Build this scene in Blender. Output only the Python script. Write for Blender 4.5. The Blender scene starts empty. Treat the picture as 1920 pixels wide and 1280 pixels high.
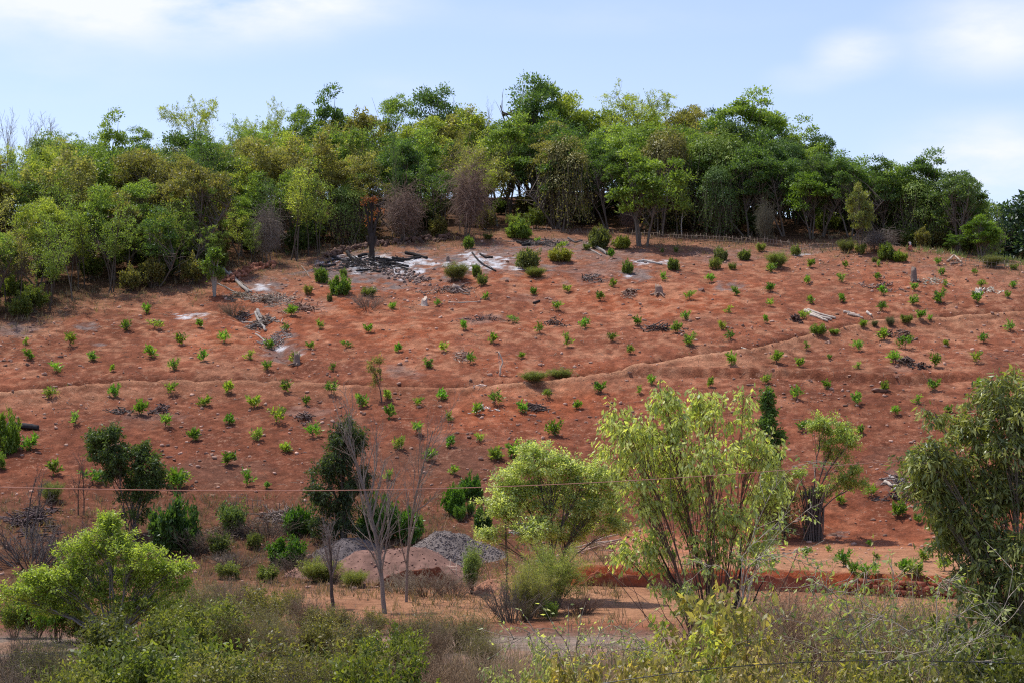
import bpy, math, numpy as np

# ------------------------------------------------------------------ camera, sky, sun, exposure
scene = bpy.context.scene
FPX, PITCH = 3600.0, math.atan(210 / 3600.0)
CP, SP = math.cos(PITCH), math.sin(PITCH)
cam_data = bpy.data.cameras.new("camera")
cam_data.sensor_width = 36.0
cam_data.lens = 36.0 * FPX / 1920.0
cam_data.clip_start, cam_data.clip_end = 0.5, 6000.0
cam = bpy.data.objects.new("camera", cam_data)
scene.collection.objects.link(cam)
cam.location = (0, 0, 0)
cam.rotation_euler = (math.pi / 2 + PITCH, 0, 0)
scene.camera = cam
scene.view_settings.view_transform = 'Standard'
scene.view_settings.look = 'None'
scene.view_settings.exposure = 0.42
scene.view_settings.gamma = 1.0
scene.cycles.use_denoising = False
scene.cycles.filter_width = 1.15
scene.cycles.max_bounces = 6
scene.cycles.diffuse_bounces = 3
scene.cycles.transmission_bounces = 3
scene.cycles.volume_bounces = 0
scene.cycles.caustics_reflective = False
scene.cycles.caustics_refractive = False

SUN = np.array([-0.30, 0.20, 0.93]); SUN /= np.linalg.norm(SUN)
sun_elev = math.asin(SUN[2])
sun_az = math.atan2(SUN[0], SUN[1])
sl = bpy.data.lights.new("sun", 'SUN')
sl.energy = 3.4
sl.angle = math.radians(0.6)
sl.color = (1.0, 0.955, 0.88)
so = bpy.data.objects.new("sun", sl)
scene.collection.objects.link(so)
from mathutils import Vector
so.rotation_euler = Vector(SUN).to_track_quat('Z', 'Y').to_euler()
so.location = (0, 0, 200)


def pdir(px, py):
    """unit direction of a pixel of the 1920 x 1280 photograph"""
    u, v = px - 960.0, 640.0 - py
    d = np.array([u, CP * FPX - SP * v, SP * FPX + CP * v])
    return d / np.linalg.norm(d)


world = bpy.data.worlds.new("World")
scene.world = world
world.use_nodes = True
wn, wl = world.node_tree.nodes, world.node_tree.links
wn.clear()
w_out = wn.new('ShaderNodeOutputWorld')
w_bg = wn.new('ShaderNodeBackground')
w_bg.inputs['Strength'].default_value = 0.15
sky = wn.new('ShaderNodeTexSky')
sky.sky_type = 'NISHITA'
sky.sun_disc = False
sky.sun_elevation = sun_elev
sky.sun_rotation = sun_az
sky.altitude = 300
sky.air_density = 1.0
sky.dust_density = 1.0
sky.ozone_density = 2.0
w_tc = wn.new('ShaderNodeTexCoord')
w_map = wn.new('ShaderNodeMapping')
w_map.inputs['Scale'].default_value = (9, 9, 26)
w_no = wn.new('ShaderNodeTexNoise')
w_no.inputs['Scale'].default_value = 1.0
w_no.inputs['Detail'].default_value = 7
w_no.inputs['Roughness'].default_value = 0.55
wl.new(w_tc.outputs['Generated'], w_map.inputs['Vector'])
wl.new(w_map.outputs['Vector'], w_no.inputs['Vector'])
acc = None
for (px, py, rx, rz, amp) in [(180, -10, .13, .026, 1.5), (520, -30, .07, .022, 1.2), (1870, 60, .05, .022, 1.0), (1600, 100, .02, .012, 1.0),
                              (1900, 340, .055, .03, 1.0), (1800, 290, .04, .02, .8), (1510, 150, .02, .008, .4), (760, 170, .03, .01, .3), (80, 140, .06, .012, .35), (1150, 30, .1, .01, .2)]:
    c = pdir(px, py)
    sub = wn.new('ShaderNodeVectorMath'); sub.operation = 'SUBTRACT'
    wl.new(w_tc.outputs['Generated'], sub.inputs[0]); sub.inputs[1].default_value = c
    mul = wn.new('ShaderNodeVectorMath'); mul.operation = 'MULTIPLY'
    wl.new(sub.outputs[0], mul.inputs[0]); mul.inputs[1].default_value = (1 / rx, 1 / rx, 1 / rz)
    ln = wn.new('ShaderNodeVectorMath'); ln.operation = 'LENGTH'
    wl.new(mul.outputs[0], ln.inputs[0])
    mr = wn.new('ShaderNodeMapRange'); mr.interpolation_type = 'SMOOTHSTEP'
    mr.inputs['From Min'].default_value = 1.5; mr.inputs['From Max'].default_value = 0.0
    mr.inputs['To Min'].default_value = 0.0; mr.inputs['To Max'].default_value = amp
    wl.new(ln.outputs['Value'], mr.inputs['Value'])
    if acc is None:
        acc = mr.outputs[0]
    else:
        ad = wn.new('ShaderNodeMath'); ad.operation = 'ADD'
        wl.new(acc, ad.inputs[0]); wl.new(mr.outputs[0], ad.inputs[1]); acc = ad.outputs[0]
w_nr = wn.new('ShaderNodeMapRange')
w_nr.inputs['From Min'].default_value = 0.33; w_nr.inputs['From Max'].default_value = 0.68
w_nr.inputs['To Min'].default_value = 0.0; w_nr.inputs['To Max'].default_value = 1.15
wl.new(w_no.outputs['Fac'], w_nr.inputs['Value'])
w_m = wn.new('ShaderNodeMath'); w_m.operation = 'MULTIPLY'; w_m.use_clamp = True
wl.new(acc, w_m.inputs[0]); wl.new(w_nr.outputs[0], w_m.inputs[1])
w_hs = wn.new('ShaderNodeMix'); w_hs.data_type = 'RGBA'; w_hs.blend_type = 'MULTIPLY'
w_hs.inputs['Factor'].default_value = 1.0
SKY_TINT = (1.07, .95, .98, 1.0)
w_hs.inputs['B'].default_value = SKY_TINT
wl.new(sky.outputs[0], w_hs.inputs['A'])
w_mix = wn.new('ShaderNodeMix'); w_mix.data_type = 'RGBA'
wl.new(w_m.outputs[0], w_mix.inputs['Factor'])
wl.new(w_hs.outputs['Result'], w_mix.inputs['A'])
w_mix.inputs['B'].default_value = (4.7, 4.9, 5.3, 1)
wl.new(w_mix.outputs['Result'], w_bg.inputs['Color'])
wl.new(w_bg.outputs[0], w_out.inputs['Surface'])

# ------------------------------------------------------------------ noise and helpers
_h = np.random.default_rng(11)
_LAT = _h.random((256, 256))


def vnoise(x, y):
    xi, yi = np.floor(x).astype(int), np.floor(y).astype(int)
    fx, fy = x - xi, y - yi
    fx, fy = fx * fx * (3 - 2 * fx), fy * fy * (3 - 2 * fy)
    a, b = _LAT[xi % 256, yi % 256], _LAT[(xi + 1) % 256, yi % 256]
    c, d = _LAT[xi % 256, (yi + 1) % 256], _LAT[(xi + 1) % 256, (yi + 1) % 256]
    return (a * (1 - fx) + b * fx) * (1 - fy) + (c * (1 - fx) + d * fx) * fy - 0.5


def fbm(x, y, s, o=4, g=0.5, ox=0.0):
    r, a, t = 0, 1.0, 0
    for k in range(o):
        r = r + a * vnoise(x * s + 17.3 * k + ox, y * s + 9.1 * k + ox * 1.7)
        t += a; a *= g; s *= 2.03
    return r / t


def sstep(a, b, x):
    t = np.clip((x - a) / (b - a), 0, 1)
    return t * t * (3 - 2 * t)


def unit(v):
    return v / np.maximum(np.linalg.norm(v, axis=-1, keepdims=True), 1e-9)


def table(pts, sig):
    ys = np.arange(-60, 420, 0.25)
    p = np.array(pts, float)
    z = np.interp(ys, p[:, 0], p[:, 1])
    k = np.exp(-0.5 * (np.arange(-40, 41) * 0.25 / sig) ** 2); k /= k.sum()
    return ys, np.convolve(np.pad(z, 40, mode='edge'), k, 'valid')


YS, ZL = table([(-60, -1.7), (0, -1.7), (25, -4.7), (52, -7.9), (100, -7.75), (113, -7.0), (126, -3.2), (140, 1.7), (160, 8.9), (190, 19.6), (215, 26.5), (260, 38), (420, 40)], 2.2)
_, ZR = table([(-60, -1.7), (0, -1.7), (25, -4.7), (52, -7.9), (98, -7.7), (120, -5.6), (126, -3.7), (140, 1.2), (160, 8.4), (190, 19.4), (215, 26.5), (260, 38), (420, 40)], 2.2)
RX = [-220, -150, -90, -56, -38, -21, -4, 8, 20, 26, 31, 40, 49, 58, 72, 110, 220]
RZ = [4, 14, 23, 26.5, 30, 32, 33, 34.5, 34, 32, 27.5, 22.5, 20, 18, 13.5, 5, -4]
LINE_A = np.array([(-200, 742), (0, 738), (130, 727), (250, 715), (480, 716), (700, 726), (850, 731), (940, 723), (1060, 711), (1180, 695), (1280, 672), (1420, 654), (1540, 625), (1640, 603), (1760, 597), (1920, 585), (2300, 560)], float)
LINE_B = np.array([(1150, 706), (1220, 702), (1300, 701), (1480, 703), (1560, 708), (1660, 714), (1760, 710), (1920, 701)], float)
GULLY = np.array([(380, 575), (440, 585), (480, 605), (520, 650), (565, 690), (600, 730)], float)


def proj(x, y, z):
    f = y * CP + z * SP
    f = np.maximum(f, 0.5)
    return 960 + FPX * x / f, 640 - FPX * (-y * SP + z * CP) / f


def wall_y(x):
    return 104.5 - (x - 5) * 0.2


def H(x, y):
    x, y = np.asarray(x, float), np.asarray(y, float)
    w = sstep(-3, 5, x)
    yy = y + 2.2 * vnoise(x * .05 + 3, y * .03) * sstep(95, 125, y)
    s = np.interp(yy, YS, ZL) * (1 - w) + np.interp(yy, YS, ZR) * w
    s = s + w * 0.95 * sstep(0, .75, y - wall_y(x)) * (1 - sstep(106, 122, y)) * (1 - sstep(34, 40, x))
    r = np.interp(x, RX, RZ) - 0.06 * np.maximum(y - 235, 0) - 0.012 * np.maximum(y - 300, 0)
    r = np.maximum(r, -6)
    r = r + 1.2 * vnoise(x * .07 + 5, y * .07)
    k = 2.5
    e = np.clip(0.5 + 0.5 * (r - s) / k, 0, 1)
    base = s * e + r * (1 - e) - k * e * (1 - e)
    side = sstep(70, 200, np.abs(x)) * sstep(100, 140, y)
    base = base * (1 - .35 * side)
    hill = sstep(112, 128, y)
    base = base + hill * (1.0 * fbm(x, y, .06, 3) + .12 * fbm(x, y, .35, 3, ox=40)) + .13 * fbm(x, y, 1.5, 3, .75, ox=9) * (0.35 + .65 * hill) + 0.14 * fbm(x, y, .2, 2, ox=3) * (1 - hill)
    px, py = proj(x, y, base)
    H.bp = (px, py)
    sc = y / FPX / .30
    onh = hill * (y < 215)
    vb = fbm(x, y, .25, 3, ox=77) * 2.2
    v = (py - 6 - np.interp(px, LINE_A[:, 0], LINE_A[:, 1])) * sc + vb * .2
    base = base + onh * (-1.0 * np.exp(-((v + 1.25) / .8) ** 2) + 0.45 * np.exp(-((v - .15) / .45) ** 2) + .16 * np.exp(-((v - 1.2) / 1.2) ** 2))
    v = (py - np.interp(px, LINE_B[:, 0], LINE_B[:, 1])) * sc + vb * .3
    m = sstep(1130, 1200, px) * (1 - sstep(1780, 1900, px))
    base = base + onh * m * (0.40 * np.exp(-((v + .6) / .5) ** 2) - .42 * np.exp(-((v - .3) / .35) ** 2))
    v = (px - np.interp(py, GULLY[:, 1], GULLY[:, 0])) * y / FPX
    m = sstep(560, 590, py) * (1 - sstep(690, 730, py)) * (px > 300) * (px < 800)
    base = base + onh * m * (-0.45 * np.exp(-((v) / .9) ** 2))
    # small gullies washed down the slope
    g = vnoise(x * .55 + 1.5 * vnoise(x * .2, y * .12), y * .05 + 31)
    base = base - onh * .12 * np.maximum(0, 1 - np.abs(g) * 9)
    return base


def at(px, py, Y):
    d = pdir(px, py)
    return d * (Y / d[1])


def ground(px, py, y0=56.0, y1=290.0):
    """where the ray of a pixel first meets the ground"""
    d = pdir(px, py)
    ys = np.arange(y0, y1, 0.4)
    P = d[None, :] * (ys / d[1])[:, None]
    b = np.nonzero(P[:, 2] <= H(P[:, 0], P[:, 1]))[0]
    if len(b) == 0:
        p = P[-1]
    else:
        p = P[b[0]]
        if b[0] > 0:
            ys = np.linspace(ys[b[0] - 1], ys[b[0]], 12)
            Q = d[None, :] * (ys / d[1])[:, None]
            c = np.nonzero(Q[:, 2] <= H(Q[:, 0], Q[:, 1]))[0]
            if len(c):
                p = Q[c[0]]
    return np.array([p[0], p[1], float(H(p[0], p[1]))])


# ------------------------------------------------------------------ object bookkeeping
COL = scene.collection


def setp(o, label=None, cat=None, group=None, kind=None):
    if label: o['label'] = label
    if cat: o['category'] = cat
    if group: o['group'] = group
    if kind: o['kind'] = kind
    return o


def ob(name, data, parent=None, loc=(0, 0, 0), rz=0.0, sc=None, color=None):
    o = bpy.data.objects.new(name, data)
    COL.objects.link(o)
    o.location = loc
    o.rotation_euler = (0, 0, rz)
    if sc is not None:
        o.scale = (sc, sc, sc) if np.isscalar(sc) else sc
    if parent is not None:
        o.parent = parent
    if color is not None:
        o.color = (*color, 1)
    return o


def mesh(name, V, Q=None, T=None, mat=None, tint=None, col=None, smooth=False):
    """numpy arrays to a mesh: quads Q, triangles T, optional per-vertex tint or colour"""
    V = np.asarray(V, np.float32).reshape(-1, 3)
    faces = []
    nl = 0
    q = np.zeros((0, 4), int) if Q is None else np.asarray(Q, int).reshape(-1, 4)
    t = np.zeros((0, 3), int) if T is None else np.asarray(T, int).reshape(-1, 3)
    me = bpy.data.meshes.new(name)
    me.vertices.add(len(V)); me.vertices.foreach_set('co', V.ravel())
    loops = np.concatenate([q.ravel(), t.ravel()])
    me.loops.add(len(loops)); me.loops.foreach_set('vertex_index', loops.astype(np.int32))
    starts = np.concatenate([np.arange(len(q)) * 4, len(q) * 4 + np.arange(len(t)) * 3])
    me.polygons.add(len(starts)); me.polygons.foreach_set('loop_start', starts.astype(np.int32))
    if smooth:
        me.polygons.foreach_set('use_smooth', np.ones(len(starts), bool))
    me.update(calc_edges=True)
    if tint is not None:
        a = me.attributes.new('tint', 'FLOAT', 'POINT'); a.data.foreach_set('value', np.asarray(tint, np.float32).ravel())
    if col is not None:
        a = me.attributes.new('soil', 'FLOAT_COLOR', 'POINT')
        c = np.ones((len(V), 4), np.float32); c[:, :3] = col
        a.data.foreach_set('color', c.ravel())
    if mat: me.materials.append(mat)
    return me


class Geo:
    """collects pieces that become one mesh"""
    def __init__(self): self.V, self.Q, self.T, self.t, self.n = [], [], [], [], 0

    def add(self, V, Q=None, T=None, tint=None):
        V = np.asarray(V, float).reshape(-1, 3)
        if Q is not None and len(Q): self.Q.append(np.asarray(Q, int).reshape(-1, 4) + self.n)
        if T is not None and len(T): self.T.append(np.asarray(T, int).reshape(-1, 3) + self.n)
        self.V.append(V); self.t.append(np.full(len(V), .5) if tint is None else np.broadcast_to(tint, (len(V),)))
        self.n += len(V)

    def build(self, name, mat, smooth=False):
        return mesh(name, np.concatenate(self.V), np.concatenate(self.Q) if self.Q else None, np.concatenate(self.T) if self.T else None, mat, np.concatenate(self.t), smooth=smooth)


def tubes(g, P, R, S=5, tint=None, cap=False):
    """P [N,K,3] centre lines, R [N,K] radii"""
    N, K = R.shape
    if N == 0: return
    T = np.empty_like(P); T[:, 1:-1] = P[:, 2:] - P[:, :-2]; T[:, 0] = P[:, 1] - P[:, 0]; T[:, -1] = P[:, -1] - P[:, -2]
    T = unit(T)
    ref = np.where(np.abs(T[:, :1, 2:3]) > .8, np.array([1., .13, 0]), np.array([.1, .2, 1.]))
    A = unit(np.cross(T, np.broadcast_to(ref, T.shape))); B = np.cross(T, A)
    th = np.arange(S) * 2 * np.pi / S
    V = P[:, :, None, :] + R[:, :, None, None] * (A[:, :, None, :] * np.cos(th)[None, None, :, None] + B[:, :, None, :] * np.sin(th)[None, None, :, None])
    idx = np.arange(N * K * S).reshape(N, K, S)
    a = idx[:, :-1]; b = idx[:, 1:]
    Q = np.stack([a, np.roll(a, -1, 2), np.roll(b, -1, 2), b], -1).reshape(-1, 4)
    tt = None if tint is None else np.repeat(np.asarray(tint), K * S)
    if cap and S == 4:
        Q = np.concatenate([Q, idx[:, 0][:, ::-1], idx[:, -1]])
    g.add(V, Q, tint=tt)
    if cap and S != 4:
        for e, flip in ((0, True), (K - 1, False)):
            c = P[:, e]
            base = g.n
            g.V.append(c); g.t.append(np.full(N, .5)); g.n += N
            ring = idx[:, e] + (base - N * K * S)
            cc = np.arange(N)[:, None] + base
            cc = np.broadcast_to(cc, ring.shape)
            r2 = np.roll(ring, -1, 1)
            tri = np.stack([cc, r2, ring] if flip else [cc, ring, r2], -1).reshape(-1, 3)
            g.T.append(tri)


def leaves(g, P, D, Nn, L, W, tint, fold=.12):
    """rhombic leaves: P base, D direction, Nn normal"""
    D = unit(D); S = unit(np.cross(D, Nn)); N2 = np.cross(S, D)
    L, W = L[:, None], W[:, None]
    V = np.stack([P, P + D * L * .45 + S * W * .5 - N2 * W * fold, P + D * L, P + D * L * .45 - S * W * .5 - N2 * W * fold], 1)
    n = len(P)
    g.add(V, np.arange(n * 4).reshape(n, 4), tint=np.repeat(tint, 4))


def lines(rng, S, D, L, K, wob, up):
    N = len(S); P = np.empty((N, K, 3)); P[:, 0] = S; d = unit(np.array(D, float)); step = L / (K - 1)
    for k in range(1, K):
        d = d + rng.normal(0, wob, (N, 3)); d[:, 2] += up; d = unit(d)
        P[:, k] = P[:, k - 1] + d * step[:, None]
    return P


def along(P, R, idx, t):
    K = P.shape[1]; f = t * (K - 1); i = np.minimum(f.astype(int), K - 2); w = (f - i)[:, None]
    a, b = P[idx, i], P[idx, i + 1]
    return a * (1 - w) + b * w, unit(b - a), R[idx, i] * (1 - w[:, 0]) + R[idx, i + 1] * w[:, 0]


def grow(rng, S, D, L, R, lv, K=9, wob=.06, up=.02, taper=.3):
    """trunks and the levels of branches on them"""
    S, D, L, R = np.atleast_2d(S).astype(float), np.atleast_2d(D).astype(float), np.atleast_1d(L).astype(float), np.atleast_1d(R).astype(float)
    P = lines(rng, S, D, L, K, wob, up)
    RR = R[:, None] * np.linspace(1, taper, K)[None, :]
    out = [(P, RR, L)]
    for l in lv:
        P0, R0, L0 = out[-1]
        n = l['n']; N = len(P0)
        idx = np.repeat(np.arange(N), n); M = len(idx)
        t = rng.uniform(l.get('t0', .3), l.get('t1', 1.0), M)
        if l.get('even', True):
            t = l.get('t0', .3) + (l.get('t1', 1.) - l.get('t0', .3)) * ((np.tile(np.arange(n), N) + rng.uniform(0, 1, M)) / n)
        pos, tan, r = along(P0, R0, idx, t)
        perp = unit(np.cross(tan, rng.normal(0, 1, (M, 3))))
        ang = rng.normal(l.get('ang', .7), l.get('dang', .18), M)
        d = tan * np.cos(ang)[:, None] + perp * np.sin(ang)[:, None]
        d[:, 2] += l.get('lift', 0); d[:, 2] *= l.get('flat', 1.0); d = unit(d)
        Lc = L0[idx] * l.get('ratio', .5) * (1 - l.get('fall', .35) * t) * rng.uniform(.7, 1.3, M)
        if 'len' in l: Lc = l['len'] * rng.uniform(.6, 1.35, M)
        Kc = l.get('K', 5)
        Pc = lines(rng, pos, d, Lc, Kc, l.get('wob', .12), l.get('up', .03))
        rc = np.maximum(r * l.get('rr', .6), l.get('rmin', .006))
        Rc = rc[:, None] * np.linspace(1, l.get('taper', .35), Kc)[None, :]
        out.append((Pc, Rc, Lc))
    return out


def put_leaves(g, rng, lev, n, L, wr=.5, jit=.1, t0=.15, tang=.6, droop=.0, up=.8, rand=.8, clump=.25):
    P, R, _ = lev
    N = len(P); idx = np.repeat(np.arange(N), n); M = len(idx)
    pos, tan, _r = along(P, R, idx, rng.uniform(t0, 1, M))
    pos = pos + rng.normal(0, jit, (M, 3))
    D = unit(tan * tang + rng.normal(0, rand, (M, 3)) * .7 + np.array([0, 0, -droop]))
    Nn = rng.normal(0, .55, (M, 3)) + np.array([0, 0, up])
    ct = rng.normal(0, clump, N)
    tint = np.clip(.5 + ct[idx] * .6 + rng.normal(0, .16, M), 0, 1)
    Ls = L * rng.uniform(.65, 1.25, M)
    leaves(g, pos, D, Nn, Ls, Ls * wr, tint)


# ------------------------------------------------------------------ materials
def new_mat(name):
    m = bpy.data.materials.new(name); m.use_nodes = True
    m.node_tree.nodes.clear()
    return m, m.node_tree.nodes, m.node_tree.links


def leaf_material(name, trans=.48, gloss=.02):
    m, n, l = new_mat(name)
    out = n.new('ShaderNodeOutputMaterial')
    oi = n.new('ShaderNodeObjectInfo')
    at_ = n.new('ShaderNodeAttribute'); at_.attribute_name = 'tint'
    ramp = n.new('ShaderNodeValToRGB')
    ramp.color_ramp.elements[0].color = (.50, .56, .55, 1); ramp.color_ramp.elements[1].color = (1.65, 1.5, 1.35, 1)
    e = ramp.color_ramp.elements.new(.5); e.color = (1, 1, 1, 1)
    l.new(at_.outputs['Fac'], ramp.inputs[0])
    mx = n.new('ShaderNodeMix'); mx.data_type = 'RGBA'; mx.blend_type = 'MULTIPLY'; mx.inputs['Factor'].default_value = 1; mx.clamp_result = False
    l.new(oi.outputs['Color'], mx.inputs['A']); l.new(ramp.outputs[0], mx.inputs['B'])
    d = n.new('ShaderNodeBsdfDiffuse'); l.new(mx.outputs['Result'], d.inputs['Color'])
    t = n.new('ShaderNodeBsdfTranslucent')
    m2 = n.new('ShaderNodeMix'); m2.data_type = 'RGBA'; m2.blend_type = 'MULTIPLY'; m2.inputs['Factor'].default_value = 1
    l.new(mx.outputs['Result'], m2.inputs['A']); m2.inputs['B'].default_value = (1.35, 1.45, .6, 1)
    l.new(m2.outputs['Result'], t.inputs['Color'])
    s1 = n.new('ShaderNodeMixShader'); s1.inputs[0].default_value = trans
    l.new(d.outputs[0], s1.inputs[1]); l.new(t.outputs[0], s1.inputs[2])
    gl = n.new('ShaderNodeBsdfGlossy'); gl.inputs['Roughness'].default_value = .42; gl.inputs['Color'].default_value = (.9, .95, 1, 1)
    s2 = n.new('ShaderNodeMixShader'); s2.inputs[0].default_value = gloss
    l.new(s1.outputs[0], s2.inputs[1]); l.new(gl.outputs[0], s2.inputs[2])
    l.new(s2.outputs[0], out.inputs['Surface'])
    return m


def rough_material(name, scale=8.0, lo=.6, hi=1.35, bump=.3, rough=.95):
    """object colour x noise x tint, with bump: bark, wood, rock, heaps"""
    m, n, l = new_mat(name)
    out = n.new('ShaderNodeOutputMaterial'); b = n.new('ShaderNodeBsdfPrincipled')
    b.inputs['Roughness'].default_value = rough; b.inputs['Specular IOR Level'].default_value = .15
    oi = n.new('ShaderNodeObjectInfo'); at_ = n.new('ShaderNodeAttribute'); at_.attribute_name = 'tint'
    tc = n.new('ShaderNodeTexCoord'); no = n.new('ShaderNodeTexNoise')
    no.inputs['Scale'].default_value = scale; no.inputs['Detail'].default_value = 6; no.inputs['Roughness'].default_value = .65
    l.new(tc.outputs['Object'], no.inputs['Vector'])
    mr = n.new('ShaderNodeMapRange'); mr.inputs['From Min'].default_value = .3; mr.inputs['From Max'].default_value = .7
    mr.inputs['To Min'].default_value = lo; mr.inputs['To Max'].default_value = hi
    l.new(no.outputs['Fac'], mr.inputs['Value'])
    m1 = n.new('ShaderNodeMath'); m1.operation = 'MULTIPLY_ADD'; l.new(at_.outputs['Fac'], m1.inputs[0]); m1.inputs[1].default_value = 1.0; m1.inputs[2].default_value = .5
    m2 = n.new('ShaderNodeMath'); m2.operation = 'MULTIPLY'; l.new(m1.outputs[0], m2.inputs[0]); l.new(mr.outputs[0], m2.inputs[1])
    mx = n.new('ShaderNodeVectorMath'); mx.operation = 'SCALE'
    l.new(oi.outputs['Color'], mx.inputs[0]); l.new(m2.outputs[0], mx.inputs['Scale'])
    l.new(mx.outputs[0], b.inputs['Base Color'])
    bp = n.new('ShaderNodeBump'); bp.inputs['Strength'].default_value = bump; bp.inputs['Distance'].default_value = .05
    l.new(no.outputs['Fac'], bp.inputs['Height']); l.new(bp.outputs[0], b.inputs['Normal'])
    l.new(b.outputs[0], out.inputs['Surface'])
    return m


def soil_material():
    m, n, l = new_mat('soil')
    out = n.new('ShaderNodeOutputMaterial'); b = n.new('ShaderNodeBsdfPrincipled')
    b.inputs['Roughness'].default_value = .97; b.inputs['Specular IOR Level'].default_value = .08
    tc = n.new('ShaderNodeTexCoord'); at_ = n.new('ShaderNodeAttribute'); at_.attribute_name = 'soil'

    def noise(scale, det, rough=.6):
        k = n.new('ShaderNodeTexNoise'); k.inputs['Scale'].default_value = scale; k.inputs['Detail'].default_value = det; k.inputs['Roughness'].default_value = rough
        l.new(tc.outputs['Object'], k.inputs['Vector']); return k

    def mrange(src, a, c, lo, hi):
        k = n.new('ShaderNodeMapRange'); k.inputs['From Min'].default_value = a; k.inputs['From Max'].default_value = c
        k.inputs['To Min'].default_value = lo; k.inputs['To Max'].default_value = hi; l.new(src, k.inputs['Value']); return k.outputs[0]
    n1 = noise(1.3, 8, .68); n2 = noise(9, 6, .7)
    f1 = mrange(n1.outputs['Fac'], .33, .67, .68, 1.32); f2 = mrange(n2.outputs['Fac'], .33, .67, .62, 1.38)
    mm = n.new('ShaderNodeMath'); mm.operation = 'MULTIPLY'; l.new(f1, mm.inputs[0]); l.new(f2, mm.inputs[1])
    sc = n.new('ShaderNodeVectorMath'); sc.operation = 'SCALE'; l.new(at_.outputs['Color'], sc.inputs[0]); l.new(mm.outputs[0], sc.inputs['Scale'])
    # pale straw crumbs and dark clods strewn on the soil
    n3 = noise(2.6, 8, .82); n4 = noise(.32, 4)
    a3 = mrange(n3.outputs['Fac'], .55, .60, 0, .62); a4 = mrange(n4.outputs['Fac'], .44, .60, .10, 1)
    ma = n.new('ShaderNodeMath'); ma.operation = 'MULTIPLY'; l.new(a3, ma.inputs[0]); l.new(a4, ma.inputs[1])
    mxs = n.new('ShaderNodeMix'); mxs.data_type = 'RGBA'; l.new(ma.outputs[0], mxs.inputs['Factor']); l.new(sc.outputs[0], mxs.inputs['A']); mxs.inputs['B'].default_value = (.42, .25, .165, 1)
    n5 = noise(1.9, 8, .82)
    a5 = mrange(n5.outputs['Fac'], .56, .62, 0, .55)
    mxd = n.new('ShaderNodeMix'); mxd.data_type = 'RGBA'; l.new(a5, mxd.inputs['Factor']); l.new(mxs.outputs['Result'], mxd.inputs['A']); mxd.inputs['B'].default_value = (.10, .045, .03, 1)
    l.new(mxd.outputs['Result'], b.inputs['Base Color'])
    bp = n.new('ShaderNodeBump'); bp.inputs['Strength'].default_value = 1.0; bp.inputs['Distance'].default_value = .20
    nb = noise(1.8, 10, .78); l.new(nb.outputs['Fac'], bp.inputs['Height'])
    l.new(bp.outputs[0], b.inputs['Normal'])
    l.new(b.outputs[0], out.inputs['Surface'])
    return m


LEAF = leaf_material('leaf')
LEAF_DULL = leaf_material('leaf_dull', trans=.3, gloss=.015)
LEAF_GLOSSY = leaf_material('leaf_glossy', trans=.3, gloss=.035)
BARK = rough_material('bark', 14)
WOOD = rough_material('wood', 9, .65, 1.3, .3)
ROCK = rough_material('rock', 5, .6, 1.3, .5)
SOIL = soil_material()

# ------------------------------------------------------------------ the ground, one sheet out to the horizon


def axis(a, b, step, lo, hi):
    core = list(np.arange(a, b, step)); s, v, up = step, b, []
    while v < hi: up.append(v); s *= 1.22; v += s
    up.append(hi); s, v, dn = step * 1.22, a - step, []
    while v > lo: dn.append(v); s *= 1.22; v -= s
    dn.append(lo)
    return np.array(dn[::-1] + core + up)


EDGE = np.array([(-300, 640), (0, 602), (60, 605), (100, 585), (150, 562), (260, 552), (380, 538), (420, 512), (560, 492), (640, 470), (690, 462), (850, 445), (930, 432), (1000, 430), (1100, 434), (1200, 440), (1400, 450), (1500, 456), (1600, 452), (1700, 455), (1800, 474), (1900, 486), (2000, 492), (2400, 500)], float)


def blob(px, py, cx, cy, rx, ry, x, y, ox=0.0, rag=.5):
    d = np.sqrt(((px - cx) / rx) ** 2 + ((py - cy) / ry) ** 2) + rag * (2.0 * fbm(x, y, .55, 4, .65, ox=ox) + 1.5 * fbm(x, y, 1.7, 2, .6, ox=ox + 3))
    return 1 - sstep(.75, 1.05, d)


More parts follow.
